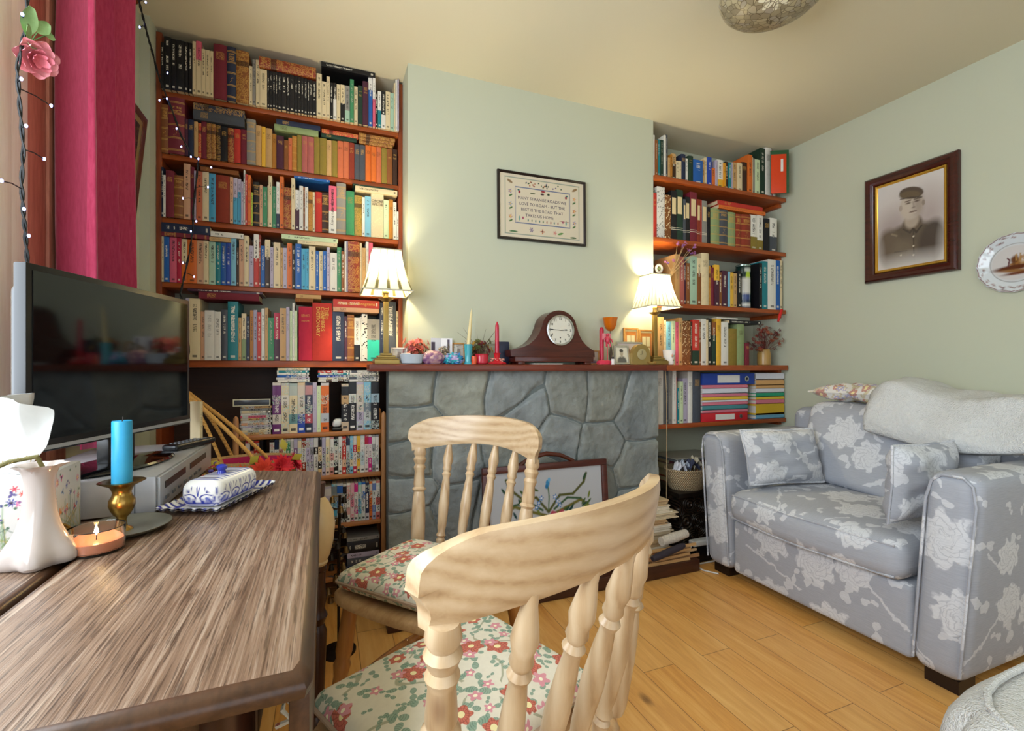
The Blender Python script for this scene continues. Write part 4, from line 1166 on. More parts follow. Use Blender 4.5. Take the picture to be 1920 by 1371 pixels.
# tea light in a glass, brass candlestick with a blue candle, butter dish, beads
GL = glass('clear_glass', (1, 1, 1), .0)
tl = thing('tea_light', 'lit peach tea light in a clear glass on the oak table', 'candle', (-.335, .932, TZ))
make('glass_cup', MB().lathe([(.001, .0003), (.034, .0003), (.0358, .003), (.0365, .037), (.0362, .0385), (.0347, .037), (.0338, .006), (.031, .004), (.001, .004)], (0, 0, 0), 40), GL, tl)
wx = make('wax', MB().lathe([(.001, .0045), (.0325, .0045), (.0334, .0072), (.0337, .019), (.030, .0195), (.020, .018), (.001, .0178)], (0, 0, 0), 32), plain('peach_wax', 'e08a62', .35), tl)
make('wick', MB().tube([(0, 0, .0178), (.0005, 0, .024)], .0007, 6), plain('wick', '2a201a', .9), wx)
make('flame', MB().lathe([(.0002, .0235), (.0022, .0265), (.0030, .0300), (.0022, .035), (.0010, .039), (.0001, .043)], (0, 0, 0), 12), emit('flame', 'ffd58a', 30), tl)
fl = bpy.data.lights.new('flame_light', 'POINT'); fl.energy = .09; fl.color = (1, .62, .28); fl.shadow_soft_size = .004; fo = bpy.data.objects.new('flame_light', fl); COL.objects.link(fo); fo.location = (-.335, .932, TZ + .05)
BRASS = NT('aged_brass', .28, .5, 1.0); BRASS.base(BRASS.mix(BRASS.noise(BRASS.coord(), 30, 3), lin('8a6a32'), lin('b08e4e'))); BRASS = BRASS.mat
PEWT = NT('dull_pan_metal', .42, .5, .8); PEWT.base(PEWT.mix(PEWT.noise(PEWT.coord(), 25, 3), lin('7d7a6c'), lin('9a9684'))); PEWT = PEWT.mat
cs_ = thing('candlestick', 'brass chamber candlestick with a wide dish and ring handle', 'candlestick', (-.333, 1.027, TZ))
make('dish', MB().lathe([(.001, .0003), (.045, .0003), (.060, .003), (.072, .010), (.0725, .0112), (.070, .0112), (.058, .0055), (.044, .003), (.001, .003)], (0, 0, 0), 40), PEWT, cs_)
make('stem', MB().lathe([(.016, .003), (.0145, .006), (.008, .010), (.0065, .020), (.008, .026), (.012, .030), (.0165, .038), (.0195, .047), (.0190, .056), (.015, .063), (.0135, .069), (.0155, .075), (.018, .080), (.033, .0875), (.0345, .0885), (.033, .0893), (.016, .087), (.0155, .084), (.001, .084)], (0, 0, 0), 32), BRASS, cs_)
ring = [(-.066 - .0133 * math.cos(a), -.057 - .0115 * math.cos(a), .020 + .0165 * math.sin(a)) for a in np.linspace(0, 2 * math.pi, 22)[:-1]]
make('ring_handle', MB().tube(ring, .0027, 8, closed=True), BRASS, cs_)
bc_ = thing('blue_candle', 'bright blue pillar candle standing in the brass candlestick', 'candle', (-.333, 1.027, TZ + .0845))
make('wax', MB().lathe([(.0148, 0), (.0150, .004), (.0147, .108), (.0140, .1105), (.009, .1095), (.001, .109)], (0, 0, 0), 28), plain('blue_wax', '2f9fd0', .35, var=.03), bc_)
make('wick', MB().tube([(0, 0, .109), (.001, .001, .113), (.0, .003, .117)], .0009, 6), MATS['wick'], bc_)
# butter dish
bdr = math.radians(-22); bd = thing('butter_dish', 'blue and white painted butter dish with a domed lid on the oak table', 'butter dish', (-.2085, 1.185, TZ), bdr)
def dish_paint(o):
    c = vcoords(o); p = Paint(c[:, 0], c[:, 1], 'f0efec'); edge = np.maximum(np.abs(c[:, 0]) / .062, np.abs(c[:, 1]) / .112); an = np.arctan2(c[:, 1] * .6, c[:, 0])
    per = (c[:, 0] * (np.abs(c[:, 1]) / .112 > np.abs(c[:, 0]) / .062) + c[:, 1] * (np.abs(c[:, 1]) / .112 <= np.abs(c[:, 0]) / .062))
    p.put(((edge > .80) & (np.sin(per * 420) > .1)).astype(float), '2f3a98'); p.put(((edge > .70) & (edge < .76)).astype(float), '3a46a4'); return set_col(o, p.c)
mb = MB(); nx, ny = 40, 70
def dz(x, y): e = max(abs(x) / .062, abs(y) / .112); return .004 + .012 * max(0, (e - .62) / .38) ** 1.5 + .0012 * math.sin(x * 300) * (e > .9) + .0012 * math.sin(y * 300) * (e > .9)
for lay in (0, 1): mb.v += [((2 * i / nx - 1) * .062, (2 * j / ny - 1) * .112, dz((2 * i / nx - 1) * .062, (2 * j / ny - 1) * .112) - (.0036 if lay else 0)) for j in range(ny + 1) for i in range(nx + 1)]
N = (nx + 1) * (ny + 1)
for l in (0, 1):
    for j in range(ny):
        for i in range(nx): q = (l * N + j * (nx + 1) + i, l * N + j * (nx + 1) + i + 1, l * N + (j + 1) * (nx + 1) + i + 1, l * N + (j + 1) * (nx + 1) + i); mb.f.append(q[::-1] if l else q); mb.m.append(0)
GLAZE = colattr('painted_glaze', .12); o = make('plate', mb, GLAZE, bd); dish_paint(o)
lid = make('lid', MB().soft((-.041, -.078, .0048), (.041, .078, .060), .022, 44, lambda v: Vector((v.x * (1 + .10 * max(0, (.02 - v.z) / .02)), v.y * (1 + .05 * max(0, (.02 - v.z) / .02)), v.z))), GLAZE, bd)
c = vcoords(lid); sx_ = np.abs(c[:, 0]) / .041 > np.abs(c[:, 1]) / .078; s_ = np.where(sx_, c[:, 1], c[:, 0]); p = Paint(s_, c[:, 2], 'f0efec')
per = .036; sm = (s_ + 10 * per) % per - per / 2; q = Paint(sm, c[:, 2], 'f0efec'); q.put((np.abs(c[:, 2] - .009) < .0016).astype(float), '33409c'); q.put((np.abs(c[:, 2] - .0135) < .0009).astype(float), '33409c')
q.ell(0, .025, .0155, .0095, '2b3796', soft=.06); q.ell(0, .0255, .0115, .0068, 'f0efec', soft=.08); q.ell(0, .024, .0042, .0042, '5a6ab8'); q.ell(0, .0165, .012, .0032, '2b3796')
for dx, dz_ in ((0, .048), (-.0045, .0435), (.0045, .0435), (0, .039)): q.ell(dx, dz_, .0021, .0021, '232c86')
for sg in (-1, 1): q.line([(sg * .018, .03), (sg * .0155, .046)], .0011, '33409c')
top = c[:, 2] > .0575; q.put((top & (np.sin(c[:, 1] * 520) > .35)).astype(float), '33409c', ); set_col(lid, q.c)
make('knob', MB().lathe([(.009, .0598), (.007, .066), (.010, .070), (.011, .074), (.007, .078), (.001, .079)], (0, 0, 0), 16), plain('cobalt_glaze', '2a36a0', .15), lid)
bead = thing('bead_string', 'string of coloured glass beads heaped between the recorder and the butter dish', 'beads', (-.276, 1.40, TZ)); R = random.Random(2); BC = [plain('bead_' + cc, cc, .15) for cc in ('b03a48', 'c8a040', '5a4aa0', '6f4a2a')]
for k in range(60):
    y = R.uniform(-.13, .12); z = R.choice([.006, .006, .015, .022]); make('bead', MB().ball((R.uniform(-.014, .018) * (1 - z * 18), y, z), R.uniform(.004, .0065), 8), BC[k % 4], bead)
# straw bag with rope handles and cloth flowers, on a low stool
stl = thing('low_stool', 'low wooden stool behind the table carrying the straw bag', 'stool', (-.235, 1.84, 0)); make('seat', MB().box(-.15, .15, -.11, .11, .31, .34, .006), PINED, stl)
for x in (-.12, .12):
    for y in (-.085, .085): make('leg', MB().turned((x, y, 0), (x * .9, y * .9, .31), [(0, .013), (.5, .018), (1, .014)], 10), PINED, stl)
bg_ = thing('straw_bag', 'woven straw bag with a crimson lining, rope handles and cloth flowers behind the table', 'bag', (-.235, 1.84, .3405))
STRAW = NT('plaited_straw', .7, .3); vv = STRAW.coord('Object', (90, 90, 60)); STRAW.base(STRAW.mix(STRAW.noise(vv, 1.5, 3), lin('8a6a3a'), lin('c8a468'))); STRAW.bump(STRAW.noise(vv, 2, 2), .5, .003); STRAW = STRAW.mat
make('body', MB().lathe([(.10, 0.0003), (.115, .01), (.128, .12), (.138, .25), (.142, .362), (.138, .366), (.134, .36), (.126, .25), (.115, .12), (.09, .02), (.001, .018)], (0, 0, 0), 40, sy=.66), STRAW, bg_)
make('lining', MB().lathe([(.1325, .3575), (.124, .25), (.113, .12), (.085, .024), (.001, .0225), (.001, .0205), (.088, .0215), (.1145, .12), (.1255, .25), (.1337, .3575)], (0, 0, 0), 40, caps=False, sy=.66), plain('crimson_lining', 'b81650', .7), bg_)
for sy in (-1, 1):
    a, b, apex = Vector((-.06, sy * .0915, .33)), Vector((.055, sy * .0915, .33)), Vector((-.195, sy * .012, .598))
    pts = [a.lerp(apex, k / 8) + Vector((0, 0, .03 * math.sin(k / 8 * math.pi))) for k in range(8)] + [apex + Vector((.0, 0, .004))] + [apex.lerp(b, k / 8) + Vector((0, 0, .012 * math.sin(k / 8 * math.pi))) for k in range(1, 9)]
    mb = MB()
    for ph in range(3):
        mb.tube([p_ + Vector((0, .0042 * math.cos(i * 1.1 + ph * 2.09), .0042 * math.sin(i * 1.1 + ph * 2.09))) for i, p_ in enumerate([Vector(pts[int(t)]).lerp(Vector(pts[min(len(pts) - 1, int(t) + 1)]), t - int(t)) for t in np.linspace(0, len(pts) - 1, 90)])], .0042, 6)
    make('rope_handle', mb, plain('rope_straw', 'c08f45', .7), bg_)
def bloom(mb, c, r, up, n=14, lay=3, R=random):
    up = Vector(up).normalized(); u = up.orthogonal().normalized(); w = up.cross(u)
    for l in range(lay):
        for k in range(n):
            a = 2 * math.pi * (k + .5 * l) / n + R.uniform(-.1, .1); d = u * math.cos(a) + w * math.sin(a); s = w * math.cos(a) - u * math.sin(a); rr = r * (1 - .22 * l) * R.uniform(.9, 1.1); lift = .25 + .35 * l
            p = [Vector(c), Vector(c) + d * rr * .55 + s * rr * .20 + up * rr * lift * .6, Vector(c) + d * rr + up * rr * lift * .7, Vector(c) + d * rr * .55 - s * rr * .20 + up * rr * lift * .6]; mb.add(p, [(0, 1, 2, 3)])
R = random.Random(3)
for x, y, z, r, cc, nm_ in ((-.10, -.078, .335, .042, 'd8305a', 'pink_flower'), (-.02, -.098, .325, .045, 'e8622a', 'orange_flower'), (.045, -.095, .338, .045, 'e8452a', 'orange_flower'), (.100, -.075, .342, .046, 'd81f30', 'red_flower'), (.135, -.02, .345, .040, 'd82a48', 'red_flower'), (-.13, .0, .35, .03, 'e05a3a', 'orange_flower')):
    mb = MB(); bloom(mb, (x, y, z), r, (x * 2, y * 3, .12), 14, 3, R); make(nm_, mb, plain('cloth_' + cc, cc, .7), bg_, angle=180)
for x, y, z, d in ((-.065, -.092, .36, (-.05, -.01, .02)), (.005, -.099, .362, (.03, -.01, .03)), (.128, -.05, .36, (.035, -.02, .02)), (.10, .06, .37, (-.01, .0, .05))):
    mb = MB(); b = Vector((x, y, z)); d = Vector(d); s = d.cross(Vector((0, 1, 0))).normalized() * .014; mb.add([b, b + d * .5 + s, b + d, b + d * .5 - s, b + d * .5 + Vector((0, -.006, 0))], [(0, 4, 1), (1, 4, 2), (2, 4, 3), (3, 4, 0)]); make('leaf', mb, plain('cloth_leaf', 'b9a83a', .7), bg_, angle=180)
# ------------------------------------------------------------------ table lamps on the mantel shelf
MZ = CZ + .0113
def m_shade():
    t = NT('pleated_silk_shade', .9, .1); a = t.n('Attribute', attribute_name='Col'); tr = t.n('BsdfTranslucent'); df = t.n('BsdfDiffuse'); mx = t.n('MixShader'); mx.inputs[0].default_value = .16
    t.put(tr.inputs[0], a.outputs['Color']); t.put(df.inputs[0], a.outputs['Color']); t.t.links.new(df.outputs[0], mx.inputs[1]); t.t.links.new(tr.outputs[0], mx.inputs[2]); t.t.links.new(mx.outputs[0], t.t.nodes['Material Output'].inputs[0]); return t.mat
SHADE = m_shade(); TRIM = plain('shade_trim', 'b9b6a4', .8); LBR = plain('antique_brass', '9a8148', .32, .8)
def lamp(x, y, label, npl):
    t = thing('table_lamp', label, 'lamp', (x, y, MZ), 0, 'brass lamps at the ends of the mantel')
    mb = MB()
    for h, z0, z1 in ((.050, 0.0003, .020), (.045, .0205, .026), (.036, .0265, .036), (.024, .0365, .046)): mb.box(-h, h, -h, h, z0, z1, .002)
    make('base', mb, LBR, t); mb = MB().box(-.0105, .0105, -.0105, .0105, .046, .262, .002).lathe([(.011, .262), (.020, .268), (.030, .274), (.031, .277), (.012, .279), (.010, .295), (.013, .300), (.008, .308), (.001, .309)], (0, 0, 0), 20); make('column', mb, LBR, t)
    z0, z1, h0, h1 = .300, .472, .098, .056; vs, fs = [], []; n = 40; m = 14; cols = []
    per = [(-1 + 2 * i / n, -1) for i in range(n)] + [(1, -1 + 2 * i / n) for i in range(n)] + [(1 - 2 * i / n, 1) for i in range(n)] + [(-1, 1 - 2 * i / n) for i in range(n)]
    for j in range(m + 1):
        q = j / m; h = h0 + (h1 - h0) * q - .006 * math.sin(q * math.pi)
        for i, (a, b) in enumerate(per):
            s = (i % n) / n; fr_ = abs(((s * npl) % 1) - .5) * 2; line = 1 if fr_ > 1 - (.22 if npl < 6 else .16) * (1.15 - q * .9) else 0; pl = .0014 * math.cos(2 * math.pi * s * npl)
            k = h - pl; ck = .97 if abs(a) > .985 and abs(b) > .985 else 1; vs.append((a * k * ck, b * k * ck, z0 + (z1 - z0) * q)); cols.append(lin('5f5c40') if line else lin('ece4c8'))  # dark pleat creases: their shading is painted into the vertex colour
    N = len(per)
    for j in range(m):
        for i in range(N): fs.append((j * N + i, j * N + (i + 1) % N, (j + 1) * N + (i + 1) % N, (j + 1) * N + i))
    o = make('shade', MB().add(vs, fs), SHADE, t, angle=60); set_col(o, cols)
    for z, h, nm_ in ((z0, h0, .0035), (z1, h1, .003)): make('shade_trim', MB().tube([(a * h, b * h, z) for a, b in ((-1, -1), (0, -1), (1, -1), (1, 0), (1, 1), (0, 1), (-1, 1), (-1, 0))], nm_, 6, closed=True), TRIM, o)
    mb = MB()
    for a in (0, math.pi / 2): mb.tube([(-h1 * math.cos(a), -h1 * math.sin(a), z1 - .004), (h1 * math.cos(a), h1 * math.sin(a), z1 - .004)], .0012, 5)
    make('shade_spider', mb, LBR, o); make('bulb', MB().lathe([(.010, .309), (.012, .325), (.022, .345), (.024, .36), (.017, .377), (.001, .384)], (0, 0, 0), 16), emit('lamp_bulb', 'ffe0a0', 14), t)
    l = bpy.data.lights.new('lamp_light', 'POINT'); l.energy = LAMP_W; l.color = (1, .86, .56); l.shadow_soft_size = .028; lo = bpy.data.objects.new('lamp_light', l); COL.objects.link(lo); lo.location = (x, y, MZ + .40); return t
lamp(.238, 2.045, 'lit brass table lamp with a pleated cream shade in front of the bookcase', 4)
l2 = lamp(1.628, 2.052, 'lit brass table lamp with a pleated cream shade at the sofa end of the mantel', 7)
make('cord', MB().tube([(.03, .045, .004), (.046, .02, .002), (.053, -.02, -.01), (.052, -.03, -.15), (.055, -.028, -.45), (.06, -.02, -.72), (.085, .03, -.98)], .0022, 6), plain('lamp_cord', 'a08a68', .6), l2)
# ------------------------------------------------------------------ mantel clock
xc = at_y(1041, 600, 2.0).x; ck = thing('mantel_clock', 'dark mahogany hump-backed mantel clock showing a quarter to three', 'clock', (xc, 2.0, MZ)); MAHOG = wood('clock_mahogany', '2c0d08', '5a2013', 'x', .18)
kx = (at_y(1113, 600, 2).x - at_y(950, 600, 2).x) / 945; kz = .0004545
op = [(175, 655), (170, 590), (230, 575), (300, 560), (370, 525), (430, 470), (470, 410), (492, 350)]
cx, cz_, r = 690, 362, 192
left = [((px - 638 - 0) * kx, (735 - py) * kz) for px, py in op]
arc = []
for a in np.linspace(math.radians(176), math.radians(4), 22): arc.append(((cx + r * math.cos(a) - 638) * kx, (735 - (cz_ - r * math.sin(a))) * kz))
right = [((px - 638) * kx, (735 - py) * kz) for px, py in [(888, 350), (905, 410), (940, 475), (990, 530), (1040, 565), (1085, 590), (1090, 655)]]
pts = left + arc + right
make('case', MB().prism(pts[::-1], .002, .095, 'y'), MAHOG, ck, angle=30)
make('plinth', MB().box(-.205, .207, -.004, .1, .012, .036, .003), MAHOG, ck); mb = MB()
for x in (-.19, .16): mb.box(x, x + .035, -.002, .03, .0003, .0118, .002).box(x, x + .035, .07, .098, .0003, .0118, .002)
for i, x in enumerate((-.19, .16)):
    for j, y in enumerate((-.002, .066)): make('foot', MB().box(x, x + .035, y, y + .03, .0003, .0118, .002), MAHOG, ck)
dcx, dcz, dr = (692 - 638) * kx, (735 - 378) * kz, 152 * kz
CHR = plain('chrome_bezel', 'c8c8c4', .15, .9); DIAL = plain('silvered_dial', 'd9d5c6', .35, var=.03)
rotf = Matrix.Translation((dcx, .0015, dcz)) @ Matrix.Rotation(R90, 4, 'X')
make('bezel', MB().lathe([(dr * .93, 0), (dr * 1.0, .001), (dr * 1.07, .005), (dr * 1.04, .010), (dr * .96, .011), (dr * .92, .006)], caps=False, seg=48, M=rotf), CHR, ck)
dl = make('dial', MB().lathe([(dr * .94, .0035), (.0005, .0042)], seg=48, M=rotf), DIAL, ck)
for k in range(12):
    a = math.radians(90 - 30 * (k or 12)); text(str(k or 12), .0165, dl, (dcx + dr * .78 * math.cos(a), -.0034, dcz + dr * .78 * math.sin(a)), (R90, 0, 0), INK['black'], 'numeral')
def hand(name, ang, L, w):
    u = Vector((math.cos(ang), 0, math.sin(ang))); v = Vector((-u.z, 0, u.x)); c = Vector((dcx, -.0052, dcz)); pts = [c - u * L * .15 - v * w * .3, c - u * L * .15 + v * w * .3, c + u * L * .6 + v * w * .4, c + u * L * .75 + v * w, c + u * L, c + u * L * .75 - v * w, c + u * L * .6 - v * w * .4]
    n = len(pts); vs = pts + [p + Vector((0, .0008, 0)) for p in pts]; make(name, MB().add(vs, [tuple(range(n)), tuple(range(2 * n - 1, n - 1, -1))] + [(i, n + i, n + (i + 1) % n, (i + 1) % n) for i in range(n)]), INK['black'], ck)
hand('hour_hand', math.radians(4), dr * .56, .0035); hand('minute_hand', math.radians(176), dr * .86, .0022)
for ax, az in ((-.6, -.27), (.58, -.27), (0, -.52)): make('winding_hole', MB().lathe([(.0032, .0045), (.0005, .0047)], (ax * dr, az * dr, 0), 12, M=rotf), INK['black'], dl)
# ------------------------------------------------------------------ smaller ornaments along the mantel
CO = {}
def on_m(px, y): return (at_y(px, 600, y).x, y, MZ)
def wid(px0, px1, y): return at_y(px1, 600, y).x - at_y(px0, 600, y).x
PHOTO = colattr('photo_print', .35)
def photo_frame(name, label, px0, px1, h, y, fcol, fn, lean=8, bord=.006, cat='photo frame', th=.008):
    w = wid(px0, px1, y); t = thing(name, label, cat, on_m((px0 + px1) / 2, y)); t.rotation_euler = (-math.radians(lean), 0, 0); t.location.z += .0008
    mb = MB()
    for b in ((-w / 2, -w / 2 + bord, 0, h), (w / 2 - bord, w / 2, 0, h), (-w / 2 + bord, w / 2 - bord, 0, bord), (-w / 2 + bord, w / 2 - bord, h - bord, h)): mb.box(b[0], b[1], -th / 2, th / 2, b[2], b[3], .001)
    make('frame', mb, fcol, t); make('backing', MB().box(-w / 2 + bord * .5, w / 2 - bord * .5, .0005, th / 2 + .002, bord * .5, h - bord * .5), plain('frame_backing', '4a3a2a', .8), t)
    picture('photograph', w - 2 * bord, h - 2 * bord, 40, 50, t, PHOTO, lambda U, V: fn(U / (w / 2), V / (h / 2)), (0, 0, h / 2)); return t
def ph_grey(U, V): return Paint(U, V, 'b8b2ac').ell(0, .1, .35, .4, '8a7f7a').ell(0, -.7, .6, .6, '6f6a70').ell(-.5, .4, .3, .5, 'd8d4cc')
def ph_people(U, V): return Paint(U, V, 'cfc2b8').ell(-.2, .2, .25, .3, '8a5f58').ell(.3, 0, .25, .3, 'a87a70').ell(0, -.8, .8, .6, '7a6a8a')
def ph_soldier(U, V): return Paint(U, V, 'd9d2bc').ell(0, -.75, .62, .62, '5d5a52').ell(0, .22, .24, .34, 'a89c86').ell(0, .45, .26, .18, '4a463f').ell(0, -.1, .14, .2, 'a09580')
WHF = plain('white_frame', 'e8e4e0', .4); SILF = plain('silver_frame', 'b9b4a8', .25, .7); WOODF = wood('gilt_wood_frame', '9a6a30', 'c8924a', 'x', .4)
photo_frame('photo_frame', 'white-framed grey photograph beside the brass lamp in front of the bookcase', 734, 764, .072, 2.085, WHF, ph_grey)
photo_frame('photo_frame', 'tiny white-framed photograph of people in front of a larger white frame', 753, 770, .048, 2.064, WHF, ph_people, bord=.004)
photo_frame('photo_frame', 'narrow tan photo frame behind the dried flower arrangement', 849, 872, .098, 2.098, WOODF, ph_grey)
photo_frame('photo_frame', 'little wooden picture frame half hidden behind the mantel clock', 1084, 1124, .072, 2.106, WOODF, ph_people, 3)
photo_frame('photo_frame', 'small ornate silver frame holding a photograph of a standing man in uniform', 1153, 1181, .098, 2.03, SILF, ph_soldier, bord=.010)
photo_frame('photo_frame', 'wide silver frame standing behind the carved brass clock', 1157, 1206, .120, 2.085, SILF, ph_people, 4, .009)
def ph_gold(U, V): return Paint(U, V, 'd8c48a').rect(-.75, .75, -.8, .8, 'b5702f').rect(-.55, .55, -.6, .6, 'dcd0a0').line([(0, -.6), (0, .6)], .04, 'a87a3a').line([(-.5, 0), (.5, 0)], .04, 'a87a3a')
photo_frame('photo_frame', 'golden wooden frame behind the orange glass tulip, tallest picture on the mantel', 1170, 1198, .196, 2.108, WOODF, ph_gold, 2, .010); photo_frame('photo_frame', 'second golden wooden frame, next to the lamp at the sofa end', 1199, 1226, .190, 2.108, WOODF, ph_gold, 2, .010)
cdn = thing('greeting_card', 'white greeting card with dark bars standing behind the purple crystal', 'card', on_m(827, 2.10)); w = wid(806, 847, 2.1)
make('card', MB().box(-w / 2, 0, -.0006, .0006, .0006, .118, M=Matrix.Rotation(.22, 4, 'Z')).box(0, w / 2, -.0006, .0006, .0006, .118, M=Matrix.Rotation(-.22, 4, 'Z')), plain('card_white', 'dcdce4', .5), cdn)
make('printed_bar', MB().box(-w / 2 + .002, -w / 2 + .020, -.0013, -.0008, .05, .10, M=Matrix.Rotation(.22, 4, 'Z')).box(w / 2 - .022, w / 2 - .012, -.0013, -.0008, .03, .112, M=Matrix.Rotation(-.22, 4, 'Z')), plain('card_ink', '4a3f50', .5), cdn)
def lathe_thing(name, label, cat, px, y, prof, m, part='body', seg=28, sx=1, sy=1, **k):
    t = thing(name, label, cat, on_m(px, y)); make(part, MB().lathe(prof, (0, 0, .0003), seg, sx=sx, sy=sy, **k), m, t); return t
lathe_thing('ceramic_dish', 'pale blue oval ceramic dish at the bookcase end of the mantel', 'dish', 772, 2.018, [(.030, 0), (.040, .004), (.046, .034), (.048, .042), (.0465, .042), (.043, .034), (.036, .006), (.001, .005)], plain('pale_blue_glaze', 'b9c4cf', .2), sx=1.08, sy=.62)
def lump(name, label, cat, px, y, rx, ry, rz, cols, seed, spiky=.25, seg=40):
    from mathutils import noise as mn
    t = thing(name, label, cat, on_m(px, y)); vs, fs = [], []; n, m = seg, seg // 2; cc = []
    for j in range(m + 1):
        th = math.pi * j / m
        for i in range(n):
            a = 2 * math.pi * i / n; d = Vector((math.sin(th) * math.cos(a), math.sin(th) * math.sin(a), -math.cos(th))); c, _ = mn.voronoi(d * 3.2 + Vector((seed, 0, 0))); k = 1 + spiky * (c[1] - c[0] - .3) ; z = max(0.0003, rz * (d.z * k + .72) / 1.72)
            vs.append((rx * d.x * k, ry * d.y * k, z)); q = abs(mn.cell(d * 3.2 + Vector((seed, 3, 1)))); cc.append(lin(cols[int(q * 97) % len(cols)]))
    for j in range(m):
        for i in range(n): fs.append((j * n + i, j * n + (i + 1) % n, (j + 1) * n + (i + 1) % n, (j + 1) * n + i))
    o = make('cluster', MB().add(vs, fs), colattr('crystal_lustre', .25), t, angle=30); set_col(o, cc); return t
lump('crystal_cluster', 'purple and pink crystal cluster on the mantel', 'crystal', 812, 2.022, .052, .030, .060, ['7a4f78', 'b08a90', '9a6f8a', 'c9a5a0'], 2)
lump('coral_ornament', 'turquoise and lilac flower-shaped china ornament on the mantel', 'ornament', 850, 2.02, .046, .030, .050, ['2fa0b0', '3a7fc0', 'b9a5d0', '1f6f90'], 7, .5)
def sprays(name, label, cat, px, y, n, rad, zlo, zhi, cols, seed, petal=.016, stems=True, flat=.5, base=None, group=None):
    t = thing(name, label, cat, on_m(px, y) if not isinstance(px, tuple) else px); R = random.Random(seed); parts = [MB() for _ in cols]; st = MB()
    for k in range(n):
        a = R.uniform(0, 6.28); rr = rad * math.sqrt(R.random()); c = Vector((rr * math.cos(a), rr * math.sin(a) * flat, R.uniform(zlo, zhi))); d = Vector((c.x * 1.2, c.y - .01, .4 * rad)).normalized()
        bloom(parts[k % len(cols)], c, petal * R.uniform(.8, 1.2), d, 7, 2, R)
        if stems: st.tube([(c.x * .25, c.y * .25, .004), (c.x * .8, c.y * .8, c.z * .6), tuple(c)], .0009, 4)
    for m, c in zip(parts, cols): make('blossom', m, plain('petal_' + c, c, .7), t, angle=180)
    if stems: make('stem', st, plain('dry_stem', '6f5f3a', .8), t)
    if base: base(t)
    return t
def pot(r, h, c): return lambda t: make('pot', MB().lathe([(r * .8, .0003), (r, h * .5), (r * .95, h), (r * .85, h), (r * .7, .004), (.001, .004)], (0, 0, 0), 20, sy=.6), plain('pot_' + c, c, .4), t)
sprays('coral_flowers', 'mound of coral paper flowers behind the pale blue dish', 'flowers', 780, 2.092, 52, .058, .03, .105, ['e0705a', 'e58a70', 'd86a6a'], 4, .017, True, .38, pot(.03, .03, '8a5a4a'))
sprays('dried_seed_heads', 'grey-brown bunch of dried seed heads in front of the greeting card', 'dried flowers', 833, 2.066, 26, .030, .035, .088, ['8a7a68', 'a08a80', '6f6a50'], 6, .010, True, .5, pot(.02, .03, '6a5a50'))
lathe_thing('egg_candle', 'small cream egg-shaped candle beside the coral flowers', 'candle', 801, 2.062, [(.001, 0), (.010, .002), (.0145, .018), (.012, .034), (.006, .044), (.001, .047)], plain('cream_wax', 'e0cf9a', .4), sy=.9)
tq = lathe_thing('candle_holder', 'turquoise moulded candle holder with a leaf relief', 'candle holder', 878, 2.018, [(.020, 0), (.018, .006), (.0155, .015), (.0165, .05), (.018, .082), (.0175, .088), (.012, .088), (.011, .07), (.001, .07)], plain('turquoise_glaze', '3f9fb0', .25), wob=lambda a, t: 1 + .06 * math.sin(5 * a + 9 * t))
tp = thing('taper_candle', 'cream taper candle leaning in the turquoise holder', 'candle', (tq.location.x, 2.018, MZ + .0712)); tp.rotation_euler = (0, math.radians(5), 0)
make('wax', MB().lathe([(.0088, 0), (.0080, .08), (.0045, .155), (.001, .178)], (0, 0, 0), 16), MATS['cream_wax'] if 'cream_wax' in MATS else plain('cream_wax', 'e0cf9a', .4), tp)
def twigs(t):
    pot(.030, .045, '7a2a22')(t); R = random.Random(5); mb = MB()
    for k in range(16): a = R.uniform(-1.2, 1.2); L = R.uniform(.10, .17); mb.tube([(0, 0, .03), (.5 * L * math.sin(a) * .8, R.uniform(-.012, .012), .03 + .45 * L), (L * math.sin(a) * .9, R.uniform(-.018, .018), .02 + L * math.cos(a))], [.0012, .001, .0004], 5)
    make('twig', mb, plain('dry_twig', '5a5038', .8), t)
sprays('dried_arrangement', 'dried flower arrangement of orange and wine-red heads between the two taper candles', 'dried flowers', 898, 2.072, 34, .062, .045, .105, ['d8663a', '6f2030', 'c8a040', '8f4a50', '5f6a3a'], 9, .017, True, .35, twigs)
lathe_thing('red_pot', 'small glossy red pot on the mantel', 'pot', 903, 2.018, [(.022, 0), (.029, .006), (.031, .03), (.029, .042), (.031, .046), (.027, .046), (.025, .03), (.001, .006)], plain('red_glaze', 'c02438', .15), sy=.85)
lathe_thing('orange_pot', 'tiny orange pot beside the red pot', 'pot', 889, 2.0, [(.010, 0), (.0125, .02), (.0115, .036), (.010, .036), (.001, .008)], plain('orange_glaze', 'd8522a', .2), sy=.9)
rt = lathe_thing('candle_holder', 'red flower-based candle holder with coral trim', 'candle holder', 932, 2.024, [(.040, 0), (.044, .005), (.036, .010), (.020, .014), (.011, .022), (.014, .045), (.018, .050), (.012, .052), (.001, .046)], plain('red_holder', 'c8202c', .3), wob=lambda a, t: 1 + .10 * (1 - t) * math.sin(8 * a), sy=.75)
mb = MB(); R = random.Random(8)
for k in range(40): a = R.uniform(0, 6.28); rr = R.uniform(.012, .036); mb.ball((rr * math.cos(a), rr * math.sin(a) * .7, .012 + R.uniform(0, .016)), .0035, 6)
make('coral_trim', mb, plain('coral_bead', 'e0a090', .4), rt)
rc_ = thing('taper_candle', 'red taper candle standing in the red flower-based holder', 'candle', (rt.location.x, 2.024, MZ + .0525)); make('wax', MB().lathe([(.0098, 0), (.0092, .1), (.0085, .125), (.001, .142)], (0, 0, 0), 16), plain('red_wax', 'b81838', .3), rc_)
